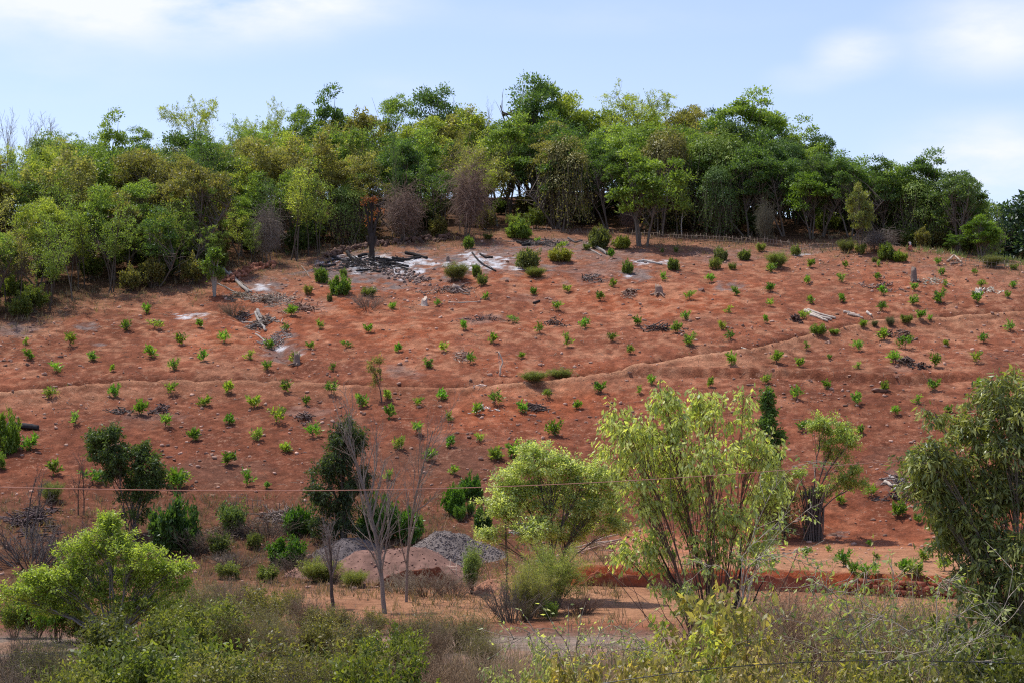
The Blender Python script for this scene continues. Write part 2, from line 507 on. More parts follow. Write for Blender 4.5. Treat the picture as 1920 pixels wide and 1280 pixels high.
def build_ground():
    xs = axis(-64, 64, .28, -2500, 2500); ys = axis(62, 222, .28, -300, 4000)
    X, Y = np.meshgrid(xs, ys, indexing='ij'); x, y = X.ravel(), Y.ravel()
    z = H(x, y)
    bpx, bpy = H.bp
    px, py = proj(x, y, z)
    px = np.where(y < 5, -9999, px)
    f = fbm(x, y, .12, 4); f2 = fbm(x, y, .6, 4, .6, ox=21); f3 = fbm(x, y, .05, 3, ox=55); f5 = fbm(x, y, 1.6, 2, .6, ox=91)
    mix = lambda c, d, w: c * (1 - w[:, None]) + np.asarray(d)[None, :] * w[:, None]
    c = np.tile(np.array([.215, .080, .047]), (len(x), 1))
    up = sstep(880, 600, py)
    c = mix(c, (.285, .118, .072), np.clip(up * .8 + f * 1.2, 0, 1))                                    # paler, drier soil up the slope
    c = mix(c, (.33, .105, .048), sstep(.02, .22, f3 + f * .5) * .6)
    c = mix(c, (.15, .066, .042), sstep(.02, .22, -f3 - f * .5) * .45)                                  # brighter laterite patches
    c = mix(c, (.36, .225, .155), np.clip(sstep(.04, .26, f2 + up * .13 + f * .4 + f5 * .9 - .07), 0, 1) * (.14 + .34 * up))    # straw litter
    c = mix(c, (.13, .055, .038), sstep(.10, .30, -f2 - f * .4 + f5 * .5) * .65)
    c = c * (1 + f5 * .9)[:, None]
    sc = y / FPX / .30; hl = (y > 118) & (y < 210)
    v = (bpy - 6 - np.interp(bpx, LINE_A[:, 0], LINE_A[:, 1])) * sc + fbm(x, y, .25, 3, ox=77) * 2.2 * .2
    trod_sun = np.maximum(np.exp(-((v - .2) / .42) ** 2), .3 * np.exp(-((v - 1.8) / 1.6) ** 2)) * hl * np.clip(.75 + f * 2, .35, 1)
    c = mix(c, (.50, .31, .21), trod_sun * .9)                                                               # trodden terrace lip, its sunlit edge painted in as paler soil
    c = mix(c, (.12, .05, .033), np.exp(-((v + 1.25) / .9) ** 2) * hl * .7)  # shade of the ditch behind the lip, painted in as darker soil
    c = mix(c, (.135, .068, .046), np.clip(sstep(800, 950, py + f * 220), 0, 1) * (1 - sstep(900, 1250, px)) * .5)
    for (cx, cy, rx, ry, k, ox) in [(420, 880, 110, 26, .55, 70), (820, 860, 120, 34, .5, 71), (250, 790, 90, 14, .4, 72), (620, 790, 80, 16, .45, 73), (1180, 800, 60, 30, .3, 74), (1670, 860, 50, 30, .4, 75), (1330, 600, 90, 14, .3, 76), (700, 560, 60, 16, .3, 77), (1580, 540, 70, 12, .3, 78)]:
        c = mix(c, (.15, .085, .065), blob(px, py, cx, cy, rx, ry, x, y, ox) * k)
    # grey burnt band below the forest
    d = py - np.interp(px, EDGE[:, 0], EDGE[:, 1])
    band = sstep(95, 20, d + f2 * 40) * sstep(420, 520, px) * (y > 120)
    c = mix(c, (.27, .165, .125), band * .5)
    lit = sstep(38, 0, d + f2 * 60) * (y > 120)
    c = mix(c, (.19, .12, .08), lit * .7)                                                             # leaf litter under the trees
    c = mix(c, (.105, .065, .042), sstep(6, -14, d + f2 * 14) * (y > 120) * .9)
    ash = np.zeros(len(x))
    for (cx, cy, rx, ry, k, ox) in [(715, 506, 140, 36, .9, 1), (925, 490, 110, 30, .75, 2), (1060, 462, 90, 15, .75, 3), (1110, 508, 80, 22, .45, 4), (1190, 515, 30, 12, .8, 5), (1370, 535, 28, 10, .75, 6),
                                    (1150, 480, 60, 14, .5, 7), (490, 535, 45, 16, .8, 8), (165, 612, 25, 9, .8, 9), (185, 645, 12, 3, .8, 10), (530, 655, 36, 26, .7, 11), (1350, 480, 70, 16, .4, 12), (560, 575, 60, 20, .3, 13),
                                    (760, 700, 40, 10, .35, 14), (1000, 560, 40, 8, .3, 15), (1700, 690, 50, 10, .25, 16), (900, 600, 50, 8, .4, 17), (1570, 1000, 24, 6, .8, 18), (1500, 470, 60, 8, .4, 19), (1740, 505, 60, 8, .2, 20), (280, 780, 70, 8, .3, 22), (580, 770, 60, 10, .35, 24), (850, 820, 60, 8, .3, 25), (740, 690, 20, 6, .4, 26), (1690, 905, 40, 26, .35, 28), (30, 620, 40, 14, .6, 29)]:
        b_ = blob(px, py, cx, cy, rx, ry, x, y, ox, .7) * k * np.clip(.8 + f5 * 2.2 + f2 * 1.2, .1, 1); ash = np.maximum(ash, b_); c = mix(c, (.17, .145, .14), b_)                  # charcoal-grey ash
    for (cx, cy, rx, ry, ox) in [(700, 492, 75, 14, 31), (790, 490, 40, 9, 32), (920, 497, 44, 12, 33), (885, 482, 26, 7, 34), (955, 500, 26, 6, 35), (762, 515, 30, 8, 36), (492, 541, 18, 8, 37), (375, 592, 30, 5, 38), (350, 596, 14, 4, 42), (524, 652, 12, 9, 39), (1178, 519, 9, 4, 40), (560, 665, 10, 5, 41), (1230, 492, 40, 5, 43), (1500, 478, 20, 3, 44), (880, 498, 40, 8, 45)]:
        b_ = blob(px, py, cx, cy, rx, ry, x, y, ox, 1.1) * np.clip(.8 + f5 * 3, .15, .95); ash = np.maximum(ash, b_); c = mix(c, (.54, .54, .56), b_)            # white ash
    # level ground at the foot of the slope
    low = (y < 124) & (y > 0)
    sand = sstep(86, 92, y) * (1 - sstep(100, 121, y + f2 * 6)) * sstep(-30, -12, x) * low
    c = mix(c, (.42, .26, .165), sand * np.clip(.75 + f * 1.2, 0, 1))
    plat = sstep(3, 8, x) * sstep(0, .4, y - wall_y(x)) * (1 - sstep(117, 124, y + f * 10)) * low
    c = mix(c, (.42, .25, .16), plat * np.clip(.7 + f2 * 1.3, 0, 1))
    c = mix(c, (.42, .18, .09), plat * blob(px, py, 1260, 1000, 110, 40, x, y, 61) * .7)
    c = mix(c, (.27, .075, .035), sstep(-.3, 0, y - wall_y(x)) * (1 - sstep(.7, 1.0, y - wall_y(x))) * (x > 3) * (x < 37) * low)
    bank = (1 - sstep(-6, 2, x)) * sstep(102, 112, y + f * 12) * (1 - sstep(119, 128, y + f2 * 9 + f * 9))
    c = mix(c, (.125, .072, .048), bank * .85)
    road = sstep(73.5, 75, y + f * 2) * (1 - sstep(82, 83.5, y + f * 2)) * (x > -60)
    c = mix(c, (.20, .165, .145), (low & (y < 90)) * .75 * sstep(90, 82, y))
    c = mix(c, (.27, .25, .235), road * .9)
    rw = y + .5 * fbm(x, y * 0, .15, 2)
    c = mix(c, (.40, .34, .29), road * .6 * np.maximum(np.exp(-((rw - 77) / .35) ** 2), np.exp(-((rw - 79.6) / .35) ** 2)) * np.clip(.7 + f2 * 2, 0, 1))
    c = mix(c, (.20, .17, .13), road * np.exp(-((rw - 78.3) / .5) ** 2) * np.clip(.5 + f2 * 3, 0, 1))
    c = mix(c, (.33, .20, .14), road * sstep(.02, .2, f2 + f) * .6)
    c = mix(c, (.15, .11, .075), sstep(74, 70, y) * (y > -250) * .9)
    c = mix(c, (.09, .09, .05), sstep(240, 320, np.abs(y - 60) + np.abs(x)) * .8)
    c = c * (np.array([.97, .81, .68])[None] * (1 - ash[:, None]) + ash[:, None])
    c = np.clip(c, .01, .9)
    nx, ny = len(xs), len(ys)
    i = np.arange(nx * ny).reshape(nx, ny)
    q = np.stack([i[:-1, :-1], i[1:, :-1], i[1:, 1:], i[:-1, 1:]], -1).reshape(-1, 4)
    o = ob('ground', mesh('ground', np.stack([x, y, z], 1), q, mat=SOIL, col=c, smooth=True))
    setp(o, kind='structure')


build_ground()

# ------------------------------------------------------------------ tree, shrub and sapling builders (each a trunk mesh and a crown mesh)
RNG = np.random.default_rng(5)


def wood_of(levs, name, sides=(6, 5, 4, 3, 3), mat=None, skip=0):
    g = Geo()
    for k, (P, R, L) in enumerate(levs):
        if k >= skip: tubes(g, P, R, sides[min(k, len(sides) - 1)])
    return g.build(name, mat or BARK, smooth=True)


def broad(seed, h=9.0, leaf=.25, n=26, lo=.3, mat=None, squat=1.0):
    rng = np.random.default_rng(seed)
    m = rng.integers(1, 3)
    D = unit(np.stack([rng.normal(0, .16, m), rng.normal(0, .16, m), np.ones(m)], 1))
    lv = grow(rng, np.zeros((m, 3)), D, np.full(m, h * .66), np.full(m, .14), [
        dict(n=9, t0=lo, ang=.85, ratio=.52 * squat, fall=.25, lift=.22, up=.05, K=6, rr=.6, wob=.14),
        dict(n=6, t0=.2, ang=.75, ratio=.5, fall=.3, lift=.12, wob=.16, rr=.55),
        dict(n=4, t0=.25, ang=.8, ratio=.5, fall=.2, wob=.18, K=4, rr=.5, rmin=.008)], wob=.08)
    g = Geo(); put_leaves(g, rng, lv[3], n if m == 1 else n // 2 + 3, leaf, .55, jit=.20, tang=.4, droop=.15, up=.6)
    put_leaves(g, rng, lv[2], 12 if m == 1 else 6, leaf, .55, jit=.25, tang=.4, up=.6)
    return wood_of(lv[:3], 'trunk_mesh'), g.build('crown_mesh', mat or LEAF)


def rounded(seed, h=9.0, rad=2.7, leaf=.21, nc=38, nl=190, lo=.42, cr=.62, mat=None):
    """a full domed crown made of many leafy boughs over a forked trunk"""
    rng = np.random.default_rng(seed)
    g = Geo(); w = Geo()
    cz = h * (lo + .98) / 2; hz = h * (.98 - lo) / 2
    off = rng.normal(0, rad * .18, 2)
    u = unit(rng.normal(0, 1, (nc, 3))); u[:, 2] = np.where(u[:, 2] < -.8, -u[:, 2], u[:, 2])
    lob = 1 + .22 * np.sin(np.arctan2(u[:, 1], u[:, 0]) * 2 + seed) + .14 * np.sin(np.arctan2(u[:, 1], u[:, 0]) * 3 + seed * 2.3)
    rr = rng.uniform(.35, 1.0, nc) ** .4 * lob
    C = np.array([off[0], off[1], cz]) + u * rr[:, None] * np.array([rad * .82, rad * .82, hz * .80])
    R_ = cr * rng.uniform(.6, 1.35, nc)
    k = np.repeat(np.arange(nc), nl); n = len(k)
    d = unit(rng.normal(0, 1, (n, 3))); d[:, 2] = np.where(d[:, 2] < -.2, -d[:, 2] * .8, d[:, 2])
    P = C[k] + d * (R_[k] * rng.uniform(.35, 1.12, n))[:, None] * np.array([1.15, 1.15, .8]) + rng.normal(0, .05, (n, 3))
    D = unit(d * .7 + rng.normal(0, .5, (n, 3)) + np.array([0, 0, -.12]))
    ct = rng.normal(0, .17, nc)
    L = leaf * rng.uniform(.6, 1.3, n)
    leaves(g, P, D, d * .7 + rng.normal(0, .4, (n, 3)) + np.array([0, 0, .6]), L, L * .55, np.clip(.5 + ct[k] + rng.normal(0, .17, n), 0, 1))
    m = 3
    lv = grow(rng, np.stack([rng.normal(0, .15, m), rng.normal(0, .15, m), np.full(m, -.3)], 1), unit(np.stack([rng.normal(0, .2, m), rng.normal(0, .2, m), np.ones(m)], 1)), h * rng.uniform(.5, .8, m), np.full(m, .12), [dict(n=8, t0=.4, ang=.8, ratio=.45, lift=.2)], wob=.09)
    tubes(w, lv[0][0], lv[0][1], 5); tubes(w, lv[1][0], lv[1][1], 3)
    s, tan, r = along(lv[0][0], lv[0][1], rng.integers(0, m, nc), rng.uniform(.4, .95, nc))
    B = lines(rng, s, C - s, np.linalg.norm(C - s, axis=1), 5, .06, .0); tubes(w, B, np.linspace(.05, .015, 5)[None, :] * np.ones((nc, 1)), 3)
    return w.build('trunk_mesh', BARK, True), g.build('crown_mesh', mat or LEAF)


def slender(seed, h=9.0, leaf=.17, n=16, stems=3, mat=None):
    rng = np.random.default_rng(seed)
    D = unit(np.stack([rng.normal(0, .13, stems), rng.normal(0, .13, stems), np.ones(stems)], 1))
    S = np.stack([rng.normal(0, .5, stems), rng.normal(0, .5, stems), np.zeros(stems) - .2], 1)
    lv = grow(rng, S, D, h * rng.uniform(.72, .92, stems), np.full(stems, .07), [
        dict(n=10, t0=.38, ang=.75, ratio=.30, fall=.3, lift=.3, up=.04, K=5, rr=.55, wob=.16),
        dict(n=6, t0=.2, ang=.8, ratio=.5, fall=.2, wob=.2, K=4, rr=.55, rmin=.008)], wob=.07, K=10)
    g = Geo(); put_leaves(g, rng, lv[2], n, leaf, .5, jit=.16, tang=.4, droop=.1, up=.7, clump=.35)
    put_leaves(g, rng, lv[1], 10, leaf, .5, jit=.22, up=.7)
    return wood_of(lv, 'trunk_mesh', (5, 4, 3)), g.build('crown_mesh', mat or LEAF)


def layered(seed, h=8.0, leaf=.15, n=30, w=1.0, lo=.45):
    """flat-topped tree with level sprays of fine leaves"""
    rng = np.random.default_rng(seed)
    D = unit(np.array([[rng.normal(0, .1), rng.normal(0, .1), 1]]))
    lv = grow(rng, [[0, 0, -.2]], D, [h * .8], [.13], [
        dict(n=13, t0=lo, ang=.9, ratio=.6 * w, fall=.3, lift=.25, up=-.01, K=7, rr=.5, wob=.1),
        dict(n=8, t0=.25, ang=.7, ratio=.42, fall=.3, flat=.4, up=.0, K=4, rr=.5, wob=.12, rmin=.01),
        dict(n=4, t0=.2, ang=.8, ratio=.6, fall=.2, flat=.4, up=-.03, K=4, rr=.6, rmin=.006)], wob=.08)
    g = Geo(); put_leaves(g, rng, lv[3], n, leaf, .42, jit=.07, tang=.5, droop=.15, up=1.3, clump=.3)
    return wood_of(lv[:3], 'trunk_mesh', (7, 5, 4)), g.build('crown_mesh', LEAF)


def draped(seed, h=8.0, rad=2.6, leaf=.22, n=6500, mat=None):
    """a tree smothered in creepers that hang to the ground like a curtain"""
    rng = np.random.default_rng(seed)
    g = Geo(); nl = 11
    th = rng.uniform(0, 2 * np.pi, nl); rr = rad * .62 * np.sqrt(rng.uniform(0, 1, nl))
    cz = h * rng.uniform(.42, .84, nl); cz[0] = h * .84; rr[0] = .2
    C = np.stack([rr * np.cos(th), rr * np.sin(th), cz], 1)
    rl = rng.uniform(.8, 1.35, nl) * rad * .5
    k = rng.integers(0, nl, n); d = unit(rng.normal(0, 1, (n, 3))); d[:, 2] = np.where(d[:, 2] < -.3, -d[:, 2], d[:, 2])
    P = C[k] + d * (rl[k] * rng.uniform(.72, 1.08, n) ** .5)[:, None] * np.array([1, 1, .85]) + rng.normal(0, .1, (n, 3))
    Dl = unit(d * .5 + np.array([0, 0, -.8]) + rng.normal(0, .45, (n, 3)))
    ct = rng.normal(0, .22, 400); cell = (np.floor(P[:, 0] * 1.6) * 31 + np.floor(P[:, 1] * 1.6) * 17 + np.floor(P[:, 2] * 1.8) * 7).astype(int) % 400
    L = leaf * rng.uniform(.6, 1.25, n)
    leaves(g, P, Dl, d + np.array([0, 0, .5]), L, L * .6, np.clip(.5 + ct[cell] + rng.normal(0, .15, n), 0, 1))
    ns = 150
    k = rng.integers(0, nl, ns); a = rng.uniform(0, 2 * np.pi, ns)
    S = C[k] + np.stack([np.cos(a) * rl[k] * .95, np.sin(a) * rl[k] * .95, np.zeros(ns)], 1)
    Ls = S[:, 2] * rng.uniform(.45, 1.0, ns)
    P2 = lines(rng, S, np.tile([0, 0, -1.], (ns, 1)) + rng.normal(0, .1, (ns, 3)), Ls, 9, .10, -.05)
    R2 = np.full((ns, 9), .016)
    put_leaves(g, rng, (P2, R2, Ls), 26, leaf * .85, .55, jit=.13, tang=.4, droop=.6, up=.3)
    w = Geo(); tubes(w, P2, R2, 3)
    m = 4
    lv = grow(rng, np.stack([rng.normal(0, .7, m), rng.normal(0, .7, m), np.full(m, -.3)], 1), unit(np.stack([rng.normal(0, .15, m), rng.normal(0, .15, m), np.ones(m)], 1)), np.full(m, h * .75), np.full(m, .1),
              [dict(n=6, t0=.4, ang=.7, ratio=.4)])
    tubes(w, lv[0][0], lv[0][1], 5); tubes(w, lv[1][0], lv[1][1], 4)
    return w.build('trunk_mesh', BARK, True), g.build('crown_mesh', mat or LEAF_DULL)


def tangle(seed, h=6.5, rad=2.0, n=900, leafy=0):
    """dead creepers over a dead tree: a dome of bare brown stems falling to the ground"""
    rng = np.random.default_rng(seed)
    a = rng.uniform(0, 2 * np.pi, n); r = rad * np.sqrt(rng.uniform(0, 1, n)) * .75 * (1 + .3 * np.sin(a * 2 + seed) + .2 * np.sin(a * 5 + 2 * seed))
    z = (1 + .16 * np.sin(a * 3 + seed * 2)) * h * (1 - .35 * (r / rad) ** 2) * rng.uniform(.55, 1.0, n)
    S = np.stack([r * np.cos(a), r * np.sin(a), z], 1)
    D = np.stack([np.cos(a) * .35, np.sin(a) * .35, rng.uniform(-.6, 1.3, n)], 1) + rng.normal(0, .5, (n, 3))
    L = z * rng.uniform(.4, 1.05, n)
    P = lines(rng, S, D, L * .85, 10, .36, -.13)
    P[:, :, 2] = np.maximum(P[:, :, 2], .02)
    g = Geo(); tubes(g, P, np.full((n, 10), .017) * np.linspace(1.1, .6, 10), 3, tint=rng.uniform(.2, .8, n))
    m = n
    S = rng.normal(0, 1, (m, 3)); S = unit(S) * rng.uniform(.3, 1, (m, 1)) * np.array([rad, rad, h * .42]) + np.array([0, 0, h * .52])
    P = lines(rng, S, rng.normal(0, 1, (m, 3)), rng.uniform(.5, 1.7, m), 6, .40, .02)
    tubes(g, P, np.full((m, 6), .013), 3, tint=rng.uniform(.3, 1, m))
    w = Geo(); k = 3
    lv = grow(rng, np.stack([rng.normal(0, .4, k), rng.normal(0, .4, k), np.full(k, -.3)], 1), unit(np.stack([rng.normal(0, .12, k), rng.normal(0, .12, k), np.ones(k)], 1)), np.full(k, h * .85), np.full(k, .12), [dict(n=7, t0=.3, ang=.7, ratio=.4)])
    tubes(w, lv[0][0], lv[0][1], 5); tubes(w, lv[1][0], lv[1][1], 4)
    return w.build('trunk_mesh', BARK, True), g.build('twigs_mesh', BARK)


def bare_tree(seed, h=8.0, r=.12, stems=1, spread=.5, n1=12, lo=.3, twig=5, lean=(0, 0), sep=.3, up=.06):
    rng = np.random.default_rng(seed)
    D = unit(np.stack([rng.normal(lean[0], .10, stems), rng.normal(lean[1], .1, stems), np.ones(stems)], 1))
    S = np.stack([np.linspace(-sep, sep, stems) if stems > 1 else np.zeros(1), rng.normal(0, .1, stems), np.zeros(stems) - .15], 1)
    lv = grow(rng, S, D, np.full(stems, h * .93), np.full(stems, r), [
        dict(n=n1, t0=lo, ang=spread, ratio=.42, fall=.45, lift=.35, up=up, K=7, rr=.5, wob=.10),
        dict(n=twig, t0=.25, ang=.6, ratio=.45, fall=.3, lift=.2, up=.05, K=5, rr=.5, wob=.14, rmin=.012),
        dict(n=3, t0=.3, ang=.6, ratio=.5, K=4, rr=.6, rmin=.008)], K=12, wob=.06, taper=.26)
    g = Geo()
    tubes(g, lv[0][0], lv[0][1], 8)
    w = Geo()
    for k, s in ((1, 5), (2, 4), (3, 3)): tubes(w, lv[k][0], lv[k][1], s)
    return g.build('trunk_mesh', BARK, True), w.build('branches_mesh', BARK, True)


def bush(seed, h=2.5, stems=22, spread=.55, leaf=.12, n=16, wr=.45, mat=None, droop=.0, twigs=6, up=.03, jit=.08, dome=False, clump=.3, rad=.25, thick=1.0):
    """many stems from one foot, leaves toward their ends"""
    rng = np.random.default_rng(seed)
    a = rng.uniform(0, 2 * np.pi, stems); s = spread * np.sqrt(rng.uniform(0, 1, stems))
    D = np.stack([np.cos(a) * s, np.sin(a) * s, np.ones(stems)], 1)
    S = np.stack([np.cos(a) * rad * s, np.sin(a) * rad * s, np.full(stems, -.1)], 1)
    L = h * rng.uniform(.6, 1.05, stems) * (1 - (.25 * s / max(spread, .01) if dome else 0))
    lv = grow(rng, S, D, L, np.full(stems, (.008 + .010 * h / 2.5) * thick), [
        dict(n=twigs, t0=.3, ang=.65, ratio=.38, fall=.35, lift=.15, up=up, K=5, rr=.6, wob=.16, rmin=.005),
        dict(n=3, t0=.3, ang=.7, ratio=.5, K=4, rr=.6, rmin=.004)], K=8, wob=.09, up=up)
    g = Geo()
    if n:
        put_leaves(g, rng, lv[2], n, leaf, wr, jit=jit, tang=.5, droop=droop, up=.8, clump=clump)
        put_leaves(g, rng, lv[1], max(2, n // 2), leaf, wr, jit=jit, tang=.5, droop=droop, up=.8, clump=clump)
        cr = g.build('crown_mesh', mat or LEAF)
    else: cr = None
    return wood_of(lv, 'stems_mesh', (4, 3, 3)), cr


def sapling(seed):
    """knee-high plant: short stem, upswept shoots ending in rosettes of long leaves"""
    rng = np.random.default_rng(seed)
    lv = grow(rng, [[0, 0, -.08]], [[rng.normal(0, .22), rng.normal(0, .22), 1]], [rng.uniform(.3, .5)], [.028], [
        dict(n=int(rng.integers(9, 16)), t0=.35, ang=rng.uniform(.6, 1.05), dang=.28, len=rng.uniform(.42, .62), lift=.35, up=.06, K=5, rr=.6, wob=.1, rmin=.011)], K=4)
    P, R, L = lv[1]
    g = Geo()
    put_leaves(g, rng, lv[1], int(rng.integers(14, 21)), rng.uniform(.23, .29), rng.uniform(.32, .46), jit=.05, t0=.3, tang=.7, droop=-.1, up=.6, rand=.85, clump=.25)
    return wood_of(lv, 'stem_mesh', (6, 4)), g.build('foliage_mesh', LEAF)


def plant_tree(name, pair, loc, rz, sc, crown_col, wood_col, label, cat, group=None, parts=('trunk', 'crown')):
    t = ob(name, None, loc=loc, rz=rz, sc=sc)
    setp(t, label, cat, group)
    if pair[0]: ob(parts[0], pair[0], t, color=wood_col)
    if pair[1]: ob(parts[1], pair[1], t, color=crown_col)
    return t


_HM = {}


def mesh_h(pair, q=.985):
    """height of a pair of meshes, stray tips left out"""
    key = tuple(m.name if m else '' for m in pair)
    if key not in _HM:
        zz = []
        for m in pair:
            if m is None: continue
            a = np.empty(len(m.vertices) * 3, np.float32); m.vertices.foreach_get('co', a); zz.append(np.quantile(a[2::3], q if m is pair[1] or pair[1] is None else .995))
        _HM[key] = float(zz[-1])
    return _HM[key]


ORD = ['', 'second ', 'third ', 'fourth ', 'fifth ', 'sixth ', 'seventh ', 'eighth ', 'ninth ', 'tenth ', 'eleventh ', 'twelfth ', 'thirteenth ', 'fourteenth ', 'fifteenth ', 'sixteenth ', 'seventeenth ', 'eighteenth ', 'nineteenth ', 'twentieth ']


def place_words(items, marks, what):
    """items: (px, py, descriptor). Gives each a label by its descriptor and its rank beside a landmark."""
    got = {}
    for i, (px, py, d) in enumerate(items):
        j = min(range(len(marks)), key=lambda k: (px - marks[k][0]) ** 2 + ((py - marks[k][1]) * 1.7) ** 2)
        dx, dy = px - marks[j][0], (py - marks[j][1]) * 1.5
        w = ('right of' if dx > 0 else 'left of') if abs(dx) > abs(dy) else ('below' if dy > 0 else 'above')
        got.setdefault((d, j, w), []).append((dx * dx + dy * dy, i))
    lab = {}
    for (d, j, w), l in got.items():
        for r, (_, i) in enumerate(sorted(l)):
            lab[i] = f"{ORD[min(r, 19)]}{d} {what} {w} {marks[j][2]}" if r else f"{'first ' if len(l) > 1 else ''}{d} {what} {w} {marks[j][2]}"
    return [lab[i] for i in range(len(items))]


# ------------------------------------------------------------------ the forest along the top of the slope
GREY_BARK = (.16, .13, .105)
PALE = (.35, .40, .085); MID = (.225, .31, .07); DARK = (.115, .185, .052); OLIVE = (0.246, 0.230, 0.076); YEL = (0.360, 0.350, 0.134); BROWN = (.27, .185, .14); BLUE = (0.106, 0.158, 0.056)
F_BROAD = [broad(100 + i) for i in range(4)]
F_ROUND = [rounded(800, 9, 2.8, lo=.25, nc=44), rounded(801, 9, 2.4, nc=38, leaf=.19, lo=.2), rounded(802, 9, 3.1, nc=50, lo=.3), rounded(803, 9, 2.2, nc=34, lo=.15, leaf=.24, nl=160), rounded(804, 9, 2.6, nc=54, cr=.5, nl=140, leaf=.18, lo=.22), rounded(805, 9, 2.5, nc=32, cr=.75, nl=200, lo=.25)]
F_SLIM = [slender(200 + i, stems=2 + i % 3) for i in range(4)]
F_LAY = [layered(300 + i, h=9) for i in range(2)]
F_DRAPE = [draped(400 + i) for i in range(3)]
F_TANG = [tangle(500 + i) for i in range(2)]

SKYL = np.array([(-400, 270), (0, 265), (60, 255), (150, 255), (185, 252), (250, 230), (350, 220), (440, 218), (505, 218), (560, 205), (660, 198), (700, 202), (770, 190), (845, 192), (905, 205), (955, 201), (985, 171), (1060, 158), (1130, 168), (1190, 171), (1280, 186), (1320, 201), (1370, 211), (1440, 201), (1480, 221), (1520, 262), (1560, 260), (1620, 280), (1700, 292), (1760, 292), (1790, 317), (1820, 340), (1835, 385), (1850, 430), (1880, 470), (1950, 500), (2300, 560)], float)

MARKS_F = [(30, 540, 'the dark bushes at the forest corner'), (170, 520, 'the sunlit scrub on the lower forest edge'), (405, 500, 'the leafy tree stump with leaning logs'), (560, 470, 'the dark hollow at the forest edge'),
           (697, 400, 'the charred tree'), (752, 400, 'the low brown creeper tangle'), (880, 380, 'the tall brown creeper dome'), (968, 425, 'the palm-like shrub'), (1060, 330, 'the big draped grey-green tree'),
           (1235, 420, 'the white-stemmed young tree'), (1345, 390, 'the rounded dark shrub tree'), (1520, 370, 'the bright green round tree'), (1430, 390, 'the grey tangle of hanging twigs'), (1650, 460, 'the grey bramble mound'),
           (1800, 400, 'the last big tree of the ridge'), (1840, 450, 'the bright bush at the end of the forest'), (1410, 230, 'the tall domed tree on the skyline'), (1220, 200, 'the feathery level crown on the skyline'),
           (1000, 190, 'the dark crown that starts the high ridge'), (905, 215, 'the bare twigs on the skyline'), (810, 190, 'the dark spiky crown on the skyline'), (735, 200, 'the open crown on the skyline'),
           (620, 200, 'the tall dark tree on the skyline'), (478, 225, 'the pale feathery skyline tree'), (377, 215, 'the thin feathery skyline tree'), (215, 240, 'the lone bushy skyline tree'), (60, 240, 'the bare pale skyline trees'),
           (300, 330, 'the grey-green middle of the wood'), (540, 350, 'the yellow-green tree cluster')]
KW = {'b': ('broadleaf_tree', 'leafy'), 'r': ('broadleaf_tree', 'domed'), 's': ('slender_tree', 'thin-stemmed'), 'l': ('feathery_tree', 'fine-leaved'), 'd': ('creeper_draped_tree', 'creeper-draped'), 't': ('tangled_tree', 'bare tangled')}


def edge_depth():
    out = []
    for px in np.arange(-150, 2000, 50):
        py = np.interp(px, EDGE[:, 0], EDGE[:, 1])
        while True:
            p = ground(px, py)
            if p[1] < 235: break
            py += 3
        out.append((px, p[1]))
    return np.array(out)


